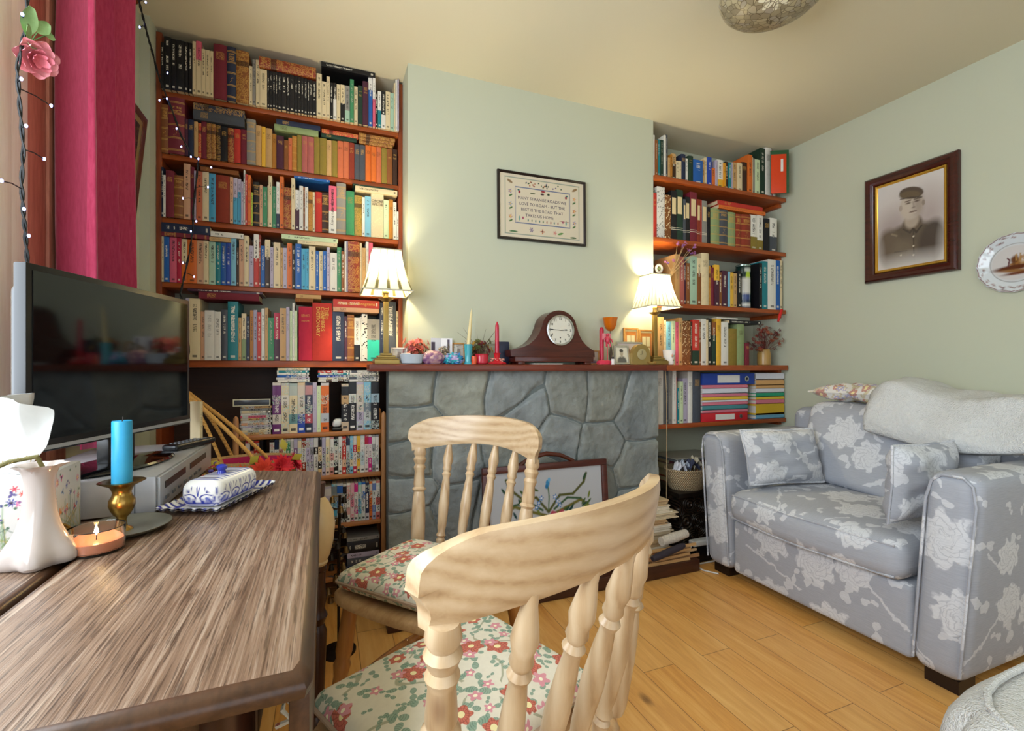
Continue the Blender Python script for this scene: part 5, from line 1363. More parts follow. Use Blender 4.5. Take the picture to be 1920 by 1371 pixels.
nb = thing('blue_box', 'dark navy box standing behind the red taper candle', 'box', on_m(942, 2.095)); make('carton', MB().box(-.030, .030, -.016, .016, .0003, .108, .006), plain('navy_card', '1c2440', .4), nb)
pl = thing('folded_paper', 'strip of white paper lying under the mantel clock', 'paper', (xc - .04, 2.02, MZ)); make('sheet', MB().box(-.075, .075, -.03, .03, .0003, .0045, .001), plain('white_paper', 'e8e6e0', .8), pl)
rp = lathe_thing('red_candle', 'tall red pillar candle beside the orange glass tulip', 'candle', 1128, 2.055, [(.0115, .012), (.0115, .175), (.008, .187), (.001, .190)], MATS['red_wax'], 'wax'); rp.location.z = MZ
rg = lathe_thing('candle_ring', 'red and pink felt candle ring around the tall red candle', 'candle ring', 1133, 2.015, [(.036, 0), (.040, .008), (.036, .018), (.024, .021), (.018, .012), (.020, .002)], plain('felt_red', 'd0304a', .8), wob=lambda a, t: 1 + .07 * math.sin(9 * a), sy=.62)
fg = thing('cherub_ornament', 'small red and pink cherub ornament hanging on a stand by the red candle', 'ornament', on_m(1139, 2.038)); fp_ = plain('red_bisque', 'c83a50', .4)
make('stand', MB().lathe([(.009, .0003), (.009, .004), (.002, .008), (.0018, .10)], (0, 0, 0), 12), fp_, fg)
make('figure', MB().ball((0, 0, .150), .0085, 12).lathe([(.004, .108), (.012, .115), (.013, .13), (.008, .142), (.004, .146)], (0, 0, 0), 14).tube([(.008, 0, .135), (.02, -.006, .125), (.026, -.006, .112)], [.0045, .004, .003], 7).tube([(-.008, 0, .135), (-.019, -.006, .128), (-.02, -.006, .115)], [.0045, .004, .003], 7).tube([(.004, 0, .112), (.012, -.008, .10), (.008, -.010, .088)], [.006, .005, .003], 7).tube([(-.004, 0, .112), (-.010, -.008, .098), (-.014, -.010, .09)], [.006, .005, .003], 7), fp_, fg)
make('wing', MB().soft((-.026, .004, .125), (-.006, .009, .158), .0024, 3), plain('pink_bisque', 'e08a90', .4), fg); make('wing', MB().soft((.006, .004, .125), (.026, .009, .158), .0024, 3), plain('pink_bisque', 'e08a90', .4), fg)
tu = thing('glass_tulip', 'orange glass tulip on a dark metal stem', 'ornament', on_m(1144, 2.075)); make('stem', MB().tube([(0, 0, .003), (.001, 0, .09), (0, 0, .175)], .0018, 8).lathe([(.018, .0003), (.018, .003), (.003, .005)], (0, 0, 0), 16), plain('dark_metal', '4a3a2a', .4, .6), tu)
og = NT('orange_glass', .15); og.base(lin('e07a18')); og.b.inputs['Transmission Weight'].default_value = .35
make('cup', MB().lathe([(.001, .172), (.012, .174), (.024, .187), (.031, .205), (.033, .222), (.038, .242), (.036, .242), (.030, .222), (.028, .205), (.020, .188), (.001, .178)], (0, 0, 0), 48, wob=lambda a, t: 1 + (.10 * abs(math.cos(3 * a)) - .03) * max(0, min(1, 1.2 - abs(t - .5) * 2))), og.mat, tu)
mb = MB()
for sg in (-1, 1): b = Vector((sg * .003, 0, .02)); mb.add([b, b + Vector((sg * .010, -.004, .035)), b + Vector((sg * .004, 0, .085)), b + Vector((-sg * .002, .003, .04))], [(0, 1, 2, 3)])
make('leaf', mb, MATS['dark_metal'], tu)
sm = thing('snow_globe', 'thimble-sized white ornament with a dark top by the silver frame', 'ornament', on_m(1149, 2.0)); make('body', MB().lathe([(.009, .0003), (.010, .02), (.008, .028), (.001, .03)], (0, 0, 0), 14), plain('white_china', 'e0d8d4', .3), sm); make('cap', MB().lathe([(.006, .029), (.006, .038), (.001, .041)], (0, 0, 0), 12), BLK, sm)
# carved brass arch clock
ba = thing('arch_clock', 'small carved brass arch-topped clock in front of the lamp', 'clock', on_m(1200, 2.02)); w = wid(1184, 1217, 2.02); h = .105; BR2 = plain('carved_brass', 'a48a50', .4, .6, bump=.4, scale=120)
ar = [(-w / 2, .0003), (w / 2, .0003), (w / 2, h * .55)] + [(w / 2 * .92 * math.cos(a), h * .58 + h * .42 * math.sin(a)) for a in np.linspace(0, math.pi, 14)] + [(-w / 2, h * .55)]
make('case', MB().prism(ar, -.014, .014, 'y'), BR2, ba, angle=30); rM = Matrix.Translation((0, -.0143, h * .50)) @ Matrix.Rotation(R90, 4, 'X')
make('dial', MB().lathe([(.027, 0), (.028, .002), (.024, .003), (.0005, .0025)], seg=32, M=rM), plain('engraved_dial', 'b9aa80', .35, .5, bump=.6, scale=300), ba)
make('hand', MB().box(-.0008, .0008, -.0185, -.0178, h * .5, h * .5 + .018).box(-.013, 0, -.0185, -.0178, h * .5 - .0008, h * .5 + .0008), INK['black'], ba)
mu = thing('floral_mug', 'white china mug printed with pink flowers beside the lamp at the sofa end', 'mug', (1.712, 2.040, ZR[3])); mo = make('body', MB().lathe([(.020, .0003), (.024, .003), (.028, .03), (.033, .078), (.0335, .08), (.031, .079), (.026, .03), (.018, .006), (.001, .006)], (0, 0, 0), 72), GLAZE, mu)
def dense(o, it=1):
    bm = bmesh.new(); bm.from_mesh(o.data); bmesh.ops.subdivide_edges(bm, edges=list(bm.edges), cuts=it, use_grid_fill=True); bm.to_mesh(o.data); bm.free()
dense(mo, 6); c = vcoords(mo); an = np.arctan2(c[:, 1], c[:, 0]) * .03; p = Paint(an, c[:, 2], 'efeae2')
for k, (a, z, cc) in enumerate(((-1.6, .045, 'd8707a'), (-1.25, .035, 'c85a6a'), (-1.9, .03, 'e09a90'), (-1.0, .05, 'd8a060'), (-2.3, .05, 'd8707a'), (-.5, .04, 'c85a6a'))): p.ell(a * .03 + .006, z - .006, .007, .004, '7a9a6a'); p.ell(a * .03 - .006, z + .004, .005, .003, '8aa878'); p.flower(a * .03, z, .009, 5, cc, 'e8d090')
set_col(mo, p.c); make('handle', MB().tube([(.0305, 0, .066), (.044, 0, .068), (.050, 0, .052), (.042, 0, .030), (.028, 0, .024)], .0032, 8), plain('white_glaze', 'e9e5e0', .12), mu); mu.rotation_euler = (0, 0, .5)
yd = thing('brass_dish', 'shallow yellow brass dish at the foot of the lamp by the mug', 'dish', on_m(1222, 2.005)); make('body', MB().lathe([(.014, .0003), (.020, .004), (.030, .012), (.0315, .014), (.028, .013), (.018, .006), (.001, .005)], (0, 0, 0), 28, sy=.55), plain('yellow_brass', 'c8a860', .3, .5), yd)
# ------------------------------------------------------------------ embroidered fire screen
fx0, fx1, fzh = .640, 1.276, .515; fw = fx1 - fx0
fsn = thing('fire_screen', 'mahogany-framed fire screen with an embroidered flower panel leaning on the stone', 'fire screen', ((fx0 + fx1) / 2, 1.935, .0605)); fsn.rotation_euler = (math.radians(-5), 0, 0)
FSW = wood('screen_mahogany', '30110c', '5c2618', 'x', .3); mb = MB(); b = .030
mb.box(-fw / 2, fw / 2, -.011, .011, fzh - b, fzh, .004).box(-fw / 2, fw / 2, -.011, .011, .03, .03 + b, .004).box(-fw / 2, -fw / 2 + b, -.011, .011, .03 + b, fzh - b, .004).box(fw / 2 - b, fw / 2, -.011, .011, .03 + b, fzh - b, .004)
make('frame', mb, FSW, fsn); make('handle', MB().tube([(-.14, 0, fzh - .002), (-.115, 0, fzh + .012), (-.07, 0, fzh + .032), (0, 0, fzh + .043), (.07, 0, fzh + .032), (.115, 0, fzh + .012), (.14, 0, fzh - .002)], [.010, .009, .010, .011, .010, .009, .010], 10), FSW, fsn)
for x in (-fw / 2 + .02, fw / 2 - .05): make('foot', MB().box(x, x + .03, -.05, .02, .0005, .03, .004), FSW, fsn)
def embroid(U, V):
    p = Paint(U, V, 'b4b7bd'); R = random.Random(12)
    for sg in (-1, 1):
        p.line([(0, .02), (sg * .06, .09), (sg * .13, .09), (sg * .19, .14), (sg * .205, .18)], .006, '55582f'); p.line([(0, .0), (sg * .09, .03), (sg * .17, .06), (sg * .22, .02), (sg * .235, -.05)], .007, '6f6a34'); p.line([(sg * .03, .03), (sg * .10, .075), (sg * .17, .065)], .005, '3f5a40')
        for k in range(12): x, y = sg * R.uniform(.05, .22), R.uniform(-.04, .14); p.ell(x, y, .018, .0055, R.choice(['2f4a3a', '4a5f35', '6f7a3a', '23403f']), sg * R.uniform(.3, 1.3), .2)
        p.ell(sg * .195, .165, .018, .006, '2f4a35', sg * 1.1, .2); p.flower(sg * .225, -.02, .020, 5, 'd9c08a' if sg > 0 else '8f8aa8', 'c8a050'); p.flower(sg * .23, -.10, .022, 5, '5a7fb0' if sg < 0 else 'c8b078', 'e8d8a0')
        for k in range(3): p.flower(sg * (.035 + .012 * k), .085 - .02 * k, .014, 5, '4a7ab8', 'd8e0f0')
    p.line([(0, .03), (.005, .09), (0, .145)], .003, '4a6a45'); p.ell(0, .15, .010, .015, '3f86b8'); p.ell(.008, .165, .007, .010, '6fa8d0'); p.ell(-.006, .135, .008, .011, '2f6fa0')
    p.flower(-.075, -.06, .068, 9, 'caa5a0', None, .3, .2); p.flower(-.075, -.06, .052, 9, 'd9bdb4', None, .1, .25); p.ell(-.075, -.06, .022, .018, '8a7a3a'); p.flower(.045, -.03, .064, 6, 'b04a60', None, 0, .15); p.flower(.045, -.03, .048, 7, 'c86a7a', None, .6, .2); p.flower(.045, -.025, .030, 6, '8f3048', None, .2, .25); p.ell(.045, -.02, .012, .010, 'd88a90')
    p.flower(-.01, -.13, .06, 8, 'c8a8a0', 'a08050', .2, .2); p.flower(-.17, -.05, .03, 6, '9a8fa0', 'c0a868'); p.ell(.12, -.05, .02, .03, '2f4f3f', .5, .2)
    return p
make('backing', MB().box(-fw / 2 + b - .004, fw / 2 - b + .004, .000, .008, .03 + b - .004, fzh - b + .004), plain('screen_board', '3a2a20', .8), fsn)
picture('embroidery', fw - 2 * b, fzh - .03 - 2 * b, 200, 150, fsn, colattr('wool_stitch', .9, .1), embroid, (0, -.0006, (fzh + .03) / 2))
# ------------------------------------------------------------------ disc rack in the window alcove, with tapes and discs
SA, SB, SC_, SD = CZ - .277, CZ - .463, CZ - .673, .12
rk = thing('disc_rack', 'low pine rack of video tapes and discs under the bookcase shelves', 'rack', (-.045, 2.26, 0)); RO = (-.045, 2.26, 0)
for x in (-.342, .232):
    for y in (2.152, 2.345): make('post', loc(MB().turned((x + .010, y + .010, 0), (x + .010, y + .010, .822), [(0, .011), (.97, .011), (.99, .009), (1, .002)], 14), RO), RACKV, rk)
    for z in (.30, .62): make('side_rail', loc(MB().box(x + .002, x + .018, 2.172, 2.347, z, z + .03, .003), RO), RACKV, rk)
for z in (SA, SB, SC_, SD): make('shelf', loc(MB().box(-.3205, .2305, 2.156, 2.362, z - .020, z, .006), RO), RACKW, rk)
V1, D1, D2 = (500, 680, 8.0), (440, 800, 6.62), (570, 880, 7.617)
ECL = ('straw bag end', 'fireplace end')
row(V1, 85, '''
215 300 purple v cream
337 305 cream v plum
462 310 cream v teal
577 300 royalblue v yellow
688 300 navy v crimson
752 300 lilac m
812 350 palegreen m
937 305 orange v skyblue
1122 310 gap x
1232 320 black v tan
1347 290 black v white
1457 290 lilac v tan
1567 290 lightblue v slate
1690 290 black v skyblue
''', 2.162, SA, ZS[4] - .03, 'top of the rack', ECL, .11, cat='video', name='video_cassette')
row(D1, 128, '''
190 150 crimson d white
236 150 black d red
304 150 red d maroon
352 148 black d yellow
432 145 gap black
492 138 black d red
547 135 navy d white
597 130 cream d red
640 128 palegreen d tan
690 125 green d white
732 122 white d slate
780 120 lilac d purple
830 118 cream d slate
884 115 redbrown d white
932 112 lilac d maroon
982 110 lilac d slate
1036 112 black d white
1082 105 black d yellow
1130 105 lilac d blue
1180 100 cream d orange
1232 98 white d red
1288 90 black d yellow
1336 85 white d yellow
1384 80 red d amber
1430 78 navy d skyblue
1472 76 lightblue d yellow
1516 74 crimson d white
1562 72 yellow d black
1614 70 white d lightblue
1662 68 crimson d white
1704 66 magenta d white
1748 64 white d slate
1790 62 white d navy
''', 2.162, SB, SA - .02, 'upper rack shelf', ECL, .13, cat='disc', name='disc_case')
row(D2, 150, '''
392 255 slate v lilac
472 215 skyblue v black
556 205 blue v black
608 215 black d white
662 200 white d red
718 200 lilac d pink
772 195 magenta d white
822 190 skyblue d mint
878 185 blue d white
932 190 navy d lilac
978 175 orange d tan
1028 170 white d blue
1086 165 white d red
''', 2.162, SC_, SB - .02, 'lower rack shelf', ECL, .13, cat='disc', name='disc_case')
def flat_pile(name, cat, px0, px1, y, z0, items, what, group, depth=.12, style='d', from_top=True, seed=1):
    R = random.Random(seed); z = z0; n = len(items)
    for i, (th, col, acc) in enumerate(items):
        a, b = at_y(px0 + R.uniform(-1.5, 1.5), 600, y).x, at_y(px1 + R.uniform(-1.5, 1.5), 600, y).x; ys = y + R.uniform(0, .006)
        o = make_book(name, th - .0006, depth, b - a, style, col, acc, pages=False); o.rotation_euler = (0, -R90, 0); o.location = (b, ys, z + th / 2 + .0002); z += th
        k = n - 1 - i; pos = 'topmost' if k == 0 else ('lowest' if i == 0 else ORD[k] + ' from the top')
        tag(o, f'{NAMEOF.get(col, col)} {what}, {pos}', cat, group)
    return z
W_ = 'tan cream white lilac peach white tan pink white cream grey tan'.split()
z = flat_pile('disc_case', 'disc', 450, 509, 2.165, SA + .0003, [(.0098, c, 'black') for c in W_], 'CD case in the pile beside the straw bag handles', 'pile of CD cases at the end of the rack', seed=4)
ca = thing('cassette_box', 'clear-fronted grey cassette box on top of the pile of CD cases', 'box', (at_y(475, 600, 2.2).x, 2.21, z + .0004)); make('case', MB().box(-.066, .066, -.05, .05, .0003, .028, .002), plain('smoke_plastic', '3c4148', .2), ca); mb = MB()
make('edge_strip', mb.box(-.067, .067, -.0515, -.0505, .0, .004).box(-.067, .067, -.0515, -.0505, .0245, .0285).box(-.067, -.063, -.0515, -.0505, .004, .0245).box(.063, .067, -.0515, -.0505, .004, .0245), plain('cream_plastic', 'cfc8a8', .4), ca)
def top_of(px0, px1, dy=0): return SA + dy
for px0, px1, cols, nm_, sd, zz in ((519, 579, 'white lilac blue white teal cream', 'CD case above the purple and cream video tapes', 2, .200), (596, 655, 'darkbrown cream royalblue teal red', 'CD case above the orange video tape', 5, .200), (656, 711, 'white slate grey white slate', 'CD case above the pale blue video tape', 7, .204)):
    ht = max([o.location.z + o.dimensions.z for o in COL.objects if o.name.startswith('video_cassette') and o.parent is None and at_y(px0, 0, 2.162).x - .02 < o.location.x < at_y(px1, 0, 2.162).x + .02] or [SA + zz])
    n = len(cols.split()); th = min(.0098, (ZS[4] - .032 - ht) / n); flat_pile('disc_case', 'disc', px0, px1, 2.166, ht + .0006, [(th, c, 'white') for c in cols.split()], nm_, nm_.replace('CD case', 'CD cases'), seed=sd, depth=.105)
gd = thing('toy_mouse', 'little white and black gadget lying in the gap between the video tapes', 'gadget', (at_y(631, 600, 2.19).x, 2.19, SA + .0003)); make('base', MB().soft((-.020, -.03, 0), (.024, .03, .016), .007, 3), BLK, gd); make('cap', MB().soft((-.020, -.026, .0165), (.018, .026, .052), .014, 4, lambda v: Vector((v.x + (v.z - .016) * .25, v.y, v.z))), plain('white_plastic', 'd6d6d2', .3), gd)
flat_pile('disc_box', 'box', 650, 712, 2.165, SD + .0003, [(.035, 'navy', 'blue'), (.03, 'slate', 'white'), (.022, 'lilac', 'slate'), (.05, 'black', 'slate'), (.016, 'grey', 'black')], 'flat box on the bottom shelf of the disc rack', 'flat boxes on the bottom rack shelf', style='p', seed=9)
# ------------------------------------------------------------------ binders and folders on the lowest alcove shelf
def folder(name, label, cat, px0, px1, y0, y1, z, th, m, kind='folder', xmax=XR - .016):
    x0, x1 = at_y(px0, 600, y0).x, min(xmax, at_y(px1, 600, y0).x); t = thing(name, label, cat, ((x0 + x1) / 2, y0, z + .0003), 0, 'binders and folders on the lowest alcove shelf'); w = x1 - x0
    if kind == 'binder':
        make('cover', MB().box(-w / 2, w / 2, 0, y1 - y0, 0, th, .004), m, t); make('spine_label', MB().box(-w * .22, w * .2, -.0012, -.0002, th * .18, th * .82), plain('label_white', 'e4e0d8', .5), t)
        make('finger_ring', MB().lathe([(th * .20, 0), (th * .24, .0015), (th * .13, .002), (th * .13, 0)], caps=False, seg=20, M=Matrix.Translation((w * .34, -.0002, th * .5)) @ Matrix.Rotation(R90, 4, 'X')), CHR, t); make('ring_hole', MB().lathe([(th * .12, 0.0002), (.0003, .0004)], seg=16, M=Matrix.Translation((w * .34, -.0002, th * .5)) @ Matrix.Rotation(R90, 4, 'X')), BLK, t)
    else:
        k = .0012; pts = [(0, 0), (w, 0), (w, k), (k, k * 1.2), (k, th - k * 1.2), (w, th - k), (w, th), (0, th)]
        R = random.Random(len(label) * 13); sl = R.uniform(-.006, .006)
        make('cover', MB().box(-w / 2, w / 2, 0, y1 - y0, 0, th * .16, .0006).box(-w / 2, w / 2 - abs(sl), .002, y1 - y0, th * .84, th, .0006).box(-w / 2, w / 2, 0, .0016, 0, th * .9), m, t); make('paper_wad', MB().box(-w / 2 + .003, w / 2 - .004 + sl, .003, y1 - y0 - .004, th * .17, th * .83), plain('paper_edges', 'd6d0c4', .85, scale=300, var=.12), t)
    return z + th + .0006
CARD = {k: plain('card_' + k, v, .55) for k, v in dict(red='c8202c', pink='d8788a', teal='4a8a90', yellow='e8bf3c', green='1f9a70', white='dfdcd8', blue='1c3f9a', tan='d8a468', lightblue='6aa8c8', big='d9b22a').items()}
z = ZR[4]
for th, c, lab in ((.050, 'red', 'red ring binder with a white spine label, lowest of the binder pile'), (.016, 'pink', 'pink card folder lying directly on the red ring binder'), (.026, 'teal', 'grey-teal card folder between two pink folders'), (.019, 'pink', 'pink card folder above the grey-teal folder'), (.010, 'white', 'thin white folder under the yellow folder'), (.018, 'yellow', 'yellow card folder in the middle of the binder pile'), (.018, 'pink', 'pink card folder resting on the yellow folder'), (.030, 'white', 'white plastic wallet of papers in the binder pile'), (.020, 'pink', 'pink card folder directly under the blue lever-arch file'), (.068, 'blue', 'royal blue lever-arch file on top of the binder pile')):
    z = folder('ring_binder' if c in ('red', 'blue') else 'card_folder', lab, 'binder' if c in ('red', 'blue') else 'folder', 1317, 1402 + (13 if c == 'blue' else 0), 2.112, 2.32, z, th, CARD[c], 'binder' if c in ('red', 'blue') else 'folder')
z = ZR[4]
for th, c, lab in ((.024, 'lightblue', 'light blue folder at the bottom of the pile against the wall'), (.066, 'big', 'bulging yellow folder second from the bottom against the wall'), (.026, 'pink', 'pink folder resting on the bulging yellow folder'), (.016, 'yellow', 'narrow yellow folder under the green folder'), (.024, 'green', 'bright green folder in the pile against the wall'), (.026, 'white', 'white folder above the bright green folder'), (.018, 'tan', 'thin buff folder above the white folder'), (.034, 'tan', 'thick buff folder in the pile against the wall'), (.040, 'white', 'loose stack of white papers on top of the wall-side pile')):
    z = folder('card_folder', lab, 'folder', 1417.5, 1486, 2.113, 2.30, z, th, CARD[c])
# tin, reel, dried flowers, stoneware jar
tn = thing('storage_tin', 'tall dark green tin with a white paper label among the books', 'tin', (at_y(1407.4, 600, YS).x, 2.172, ZR[2])); tb_ = make('body', MB().lathe([(.041, .0003), (.043, .004), (.043, .255), (.041, .258)], (0, 0, 0), 48), GLAZE, tn); dense(tb_, 12); c = vcoords(tb_); an = np.arctan2(c[:, 1], c[:, 0] + 1e-9); p = Paint(an + 1.95, c[:, 2], '16302c')
p.rect(-.75, .75, .10, .185, 'd6d2c8').rect(-.75, .75, .0, .098, '24344f').rect(-.62, .62, .045, .095, '9aa8b8').rect(-.5, .5, .06, .09, '3a4a80').rect(-.75, .75, .015, .03, 'd8d8d0').ell(.25, .205, .4, .016, 'b0c83a').ell(.25, .232, .55, .010, 'c8d0c8'); set_col(tb_, p.c); make('lid', MB().lathe([(.0425, .2585), (.044, .262), (.044, .268), (.040, .270), (.001, .270)], (0, 0, 0), 32), plain('tin_lid', '8fa39a', .25, .7), tn)
cb = thing('cream_box', 'little cream box under the white reel beside the lamp', 'box', (at_y(1236, 600, 2.15).x + .004, 2.175, ZR[2])); make('carton', MB().box(-.018, .018, -.03, .03, .0003, .17, .001), plain('cream_card', 'd8cca8', .6), cb)
rl = thing('white_reel', 'white reel standing on the cream box beside the lamp', 'reel', (cb.location.x + .002, 2.16, ZR[2] + .171)); make('rim', MB().tube([(.0 + .020 * math.cos(a), 0, .0275 + .020 * math.sin(a)) for a in np.linspace(0, 6.283, 25)[:-1]], .0072, 8, closed=True), plain('white_plastic', 'd6d6d2', .3), rl); make('hub', MB().lathe([(.009, -.006), (.009, .006)], seg=16, M=Matrix.Translation((0, 0, .0275)) @ Matrix.Rotation(R90, 4, 'X')), plain('green_hub', '6a7a50', .4), rl); make('spoke', MB().box(-.0135, .0135, -.002, .002, .0255, .0295), MATS['white_plastic'], rl)
dv = thing('dried_statice', 'dried lilac statice flowers in a narrow vase behind the lampshade', 'dried flowers', (at_y(1247, 600, 2.15).x, 2.150, ZR[2])); make('vase', MB().lathe([(.014, .0003), (.016, .06), (.012, .11), (.012, .13), (.010, .13), (.001, .02)], (0, 0, 0), 20), plain('terracotta_vase', 'a8603a', .6), dv); st = MB(); bl = MB(); b2 = MB(); R = random.Random(4)
for px, py in ((1270, 458), (1280, 462), (1284, 458), (1301, 463), (1303, 475), (1297, 478), (1250, 492), (1262, 489), (1290, 470)):
    q = at_y(px, py, 2.085) - dv.location; st.tube([(0, 0, .10), (q.x * .12, -.055, .10 + (q.z - .10) * .4), (q.x * .3, -.07, .10 + (q.z - .10) * .55), tuple(q)], [.0016, .0015, .0014, .0009], 5)
    for k in range(5): bloom(bl if k % 2 else b2, q + Vector((R.uniform(-.008, .008), R.uniform(-.006, .006), R.uniform(-.006, .010))), .008, (R.uniform(-1, 1), -1, R.uniform(0, 1)), 6, 2, R)
make('stem', st, plain('pale_stem', 'c8a878', .8), dv); make('blossom', bl, plain('statice_lilac', '9a6ab0', .7), dv, angle=180); make('blossom', b2, plain('statice_pink', 'c87aa8', .7), dv, angle=180)
dj = thing('dried_flower_jar', 'stoneware jar of dark red dried flowers at the wall end of the alcove shelf', 'dried flowers', (at_y(1431, 600, 2.16).x, 2.155, ZR[3])); make('jar', MB().lathe([(.034, .0003), (.038, .004), (.039, .07), (.034, .088), (.034, .096), (.037, .100), (.032, .100), (.028, .09), (.001, .02)], (0, 0, 0), 32), plain('stoneware', 'b08a4a', .3), dj); R = random.Random(6); st = MB(); bl = [MB(), MB(), MB()]; ml = MB()
for k in range(58):
    a = R.uniform(-1.45, 1.35); L = R.uniform(.11, .235); q = Vector((L * math.sin(a) * .62, R.uniform(-.06, .03), .085 + L * math.cos(a) * .70)); q.x = min(q.x, .13); st.tube([(0, 0, .06), (q.x * .4, q.y * .4, .06 + (q.z - .06) * .55), tuple(q)], [.0012, .001, .0006], 4)
    for j in range(3): bloom(bl[k % 3], q + Vector((R.uniform(-.012, .012), R.uniform(-.01, .01), R.uniform(-.014, .006))), R.uniform(.008, .015), (R.uniform(-1, 1), -.6, R.uniform(0, 1)), 6, 1, R)
make('stem', st, plain('red_stem', '6a2f22', .8), dj)
for m, cc in zip(bl, ('7a2418', '5a1a20', '9a4a2a')): make('blossom', m, plain('dried_' + cc, cc, .8), dj, angle=180)
make('ribbon', MB().tube([at_y(1459, 603, 2.09) - dj.location, at_y(1462, 592, 2.09) - dj.location, at_y(1466, 580, 2.09) - dj.location], [.006, .009, .007], 6), plain('red_ribbon', 'd01818', .5), dj)
pf = thing('plastic_folder', 'orange plastic document wallet with a green back leaning by the picture wall', 'folder', (2.60, 2.155, ZR[0])); x0, x1 = 2.56 - 2.6, 2.655 - 2.6
make('front_cover', MB().box(-.043, .045, -.11, -.104, .0003, .235, .002, M=Matrix.Rotation(-.5, 4, 'Z')), plain('orange_plastic', 'd8431c', .3), pf); make('back_cover', MB().box(-.043, .062, -.103, -.097, .0003, .262, .002, M=Matrix.Rotation(-.5, 4, 'Z')), plain('green_plastic', '2f5a3a', .35), pf); make('label_slip', MB().box(.012, .026, -.1112, -.1104, .13, .205, M=Matrix.Rotation(-.5, 4, 'Z')), MATS['label_white'], pf)
# ------------------------------------------------------------------ carved chest, basket, papers
cw = NT('carved_ebony', .32, .5); v = cw.vor(cw.coord('Object', (1, .2, 1)), 13); w2 = cw.math('SINE', cw.math('MULTIPLY', v.outputs['Distance'], 42)); cw.base(cw.mix(cw.smooth(w2, -.5, .8), lin('120c09'), lin('33241a'))); cw.bump(w2, .8, .012)
ch = thing('carved_chest', 'black carved wooden chest between the fireplace and the sofa', 'chest', (2.03, 2.16, 0)); make('body', MB().box(-.275, .30, -.15, .17, .02, .318, .004), cw.mat, ch); make('lid', MB().box(-.285, .31, -.162, .18, .3185, .345, .006), plain('ebony_lid', '17100c', .28), ch)
for x in (-.25, .25):
    for y in (-.13, .14): make('foot', MB().box(x, x + .03, y, y + .03, 0, .0195), plain('ebony_lid', '17100c', .28), ch)
wk = NT('wicker', .65, .3); gx = wk.n('TexWave', wave_type='BANDS', bands_direction='Z'); wk.put(gx.inputs['Vector'], wk.coord('Object', (1, 1, 1))); gx.inputs['Scale'].default_value = 26; o = wk.sep(wk.coord('Object')); an = wk.math('ARCTAN2', o[1], o[0]); chk = wk.math('MULTIPLY', wk.math('SINE', wk.math('MULTIPLY', an, 64)), wk.math('SINE', wk.math('MULTIPLY', o[2], 420)))
wk.base(wk.mix(wk.smooth(chk, -.4, .5), lin('8a6f50'), lin('d8c4a0'))); wk.bump(chk, .8, .004)
kb = thing('wicker_basket', 'oval wicker basket of papers on the black carved chest', 'basket', (1.872, 2.09, .3455)); make('body', MB().lathe([(.092, .0003), (.102, .01), (.122, .08), (.127, .108), (.121, .112), (.116, .10), (.098, .02), (.001, .014)], (0, 0, 0), 40, sy=.82), wk.mat, kb); make('rim', MB().tube([(.124 * math.cos(a), .124 * .82 * math.sin(a), .110) for a in np.linspace(0, 6.283, 41)[:-1]], .007, 8, closed=True), wk.mat, kb)
R = random.Random(21)
for k, (cc, lab) in enumerate((('dcdce4', 'white crumpled paper nearest the chimney end of the wicker basket'), ('c8d0e0', 'pale blue crumpled paper in the middle of the wicker basket'), ('3a3f58', 'dark blue folded leaflet sticking out of the wicker basket'), ('d8cdb4', 'cream crumpled paper at the sofa side of the wicker basket'))):
    pt = thing('crumpled_paper', lab, 'paper', (1.865 - .054 + .043 * k, 2.072 + .024 * (k % 2), .3605 + .066 + .006 * k), 0, 'papers in the wicker basket'); mb = MB(); n = 9; vs = []
    for j in range(n):
        for i in range(n): vs.append(((i / (n - 1) - .5) * .068, (j / (n - 1) - .5) * .062, R.uniform(0, .032) + .045 * (1 - abs(2 * i / (n - 1) - 1))))
    make('sheet', mb.add(vs, [(j * n + i, j * n + i + 1, (j + 1) * n + i + 1, (j + 1) * n + i) for j in range(n - 1) for i in range(n - 1)]), plain('paper_' + cc, cc, .7), pt, angle=20)
z = .3455
for th, cc, lab, x0, x1 in ((.03, 'a8483a', 'red-brown book at the bottom of the pile behind the basket', 1.86, 2.14), (.045, 'c8a24a', 'thick ochre book in the pile behind the basket', 1.87, 2.13), (.035, 'b8a890', 'buff book in the pile behind the basket', 1.85, 2.15), (.03, '8a4a50', 'dull red book near the top of the pile behind the basket', 1.86, 2.15)):
    o = make_book('book', th - .001, .115, x1 - x0, 'c', 'tan', None); o.color = (*lin(cc), 1); o.rotation_euler = (0, -R90, 0); o.location = (x1, 2.212, z + th / 2); z += th; tag(o, lab, 'book', 'books piled on the carved chest')
lp = thing('closed_laptop', 'closed grey laptop on top of the books behind the wicker basket', 'laptop', (1.985, 2.215, z)); make('base', MB().soft((-.165, -.105, .0003), (.165, .105, .012), .005, 3), SILD, lp); make('lid', MB().soft((-.165, -.105, .0125), (.165, .105, .021), .004, 3), plain('laptop_lid', 'a8a498', .35, .4), lp)
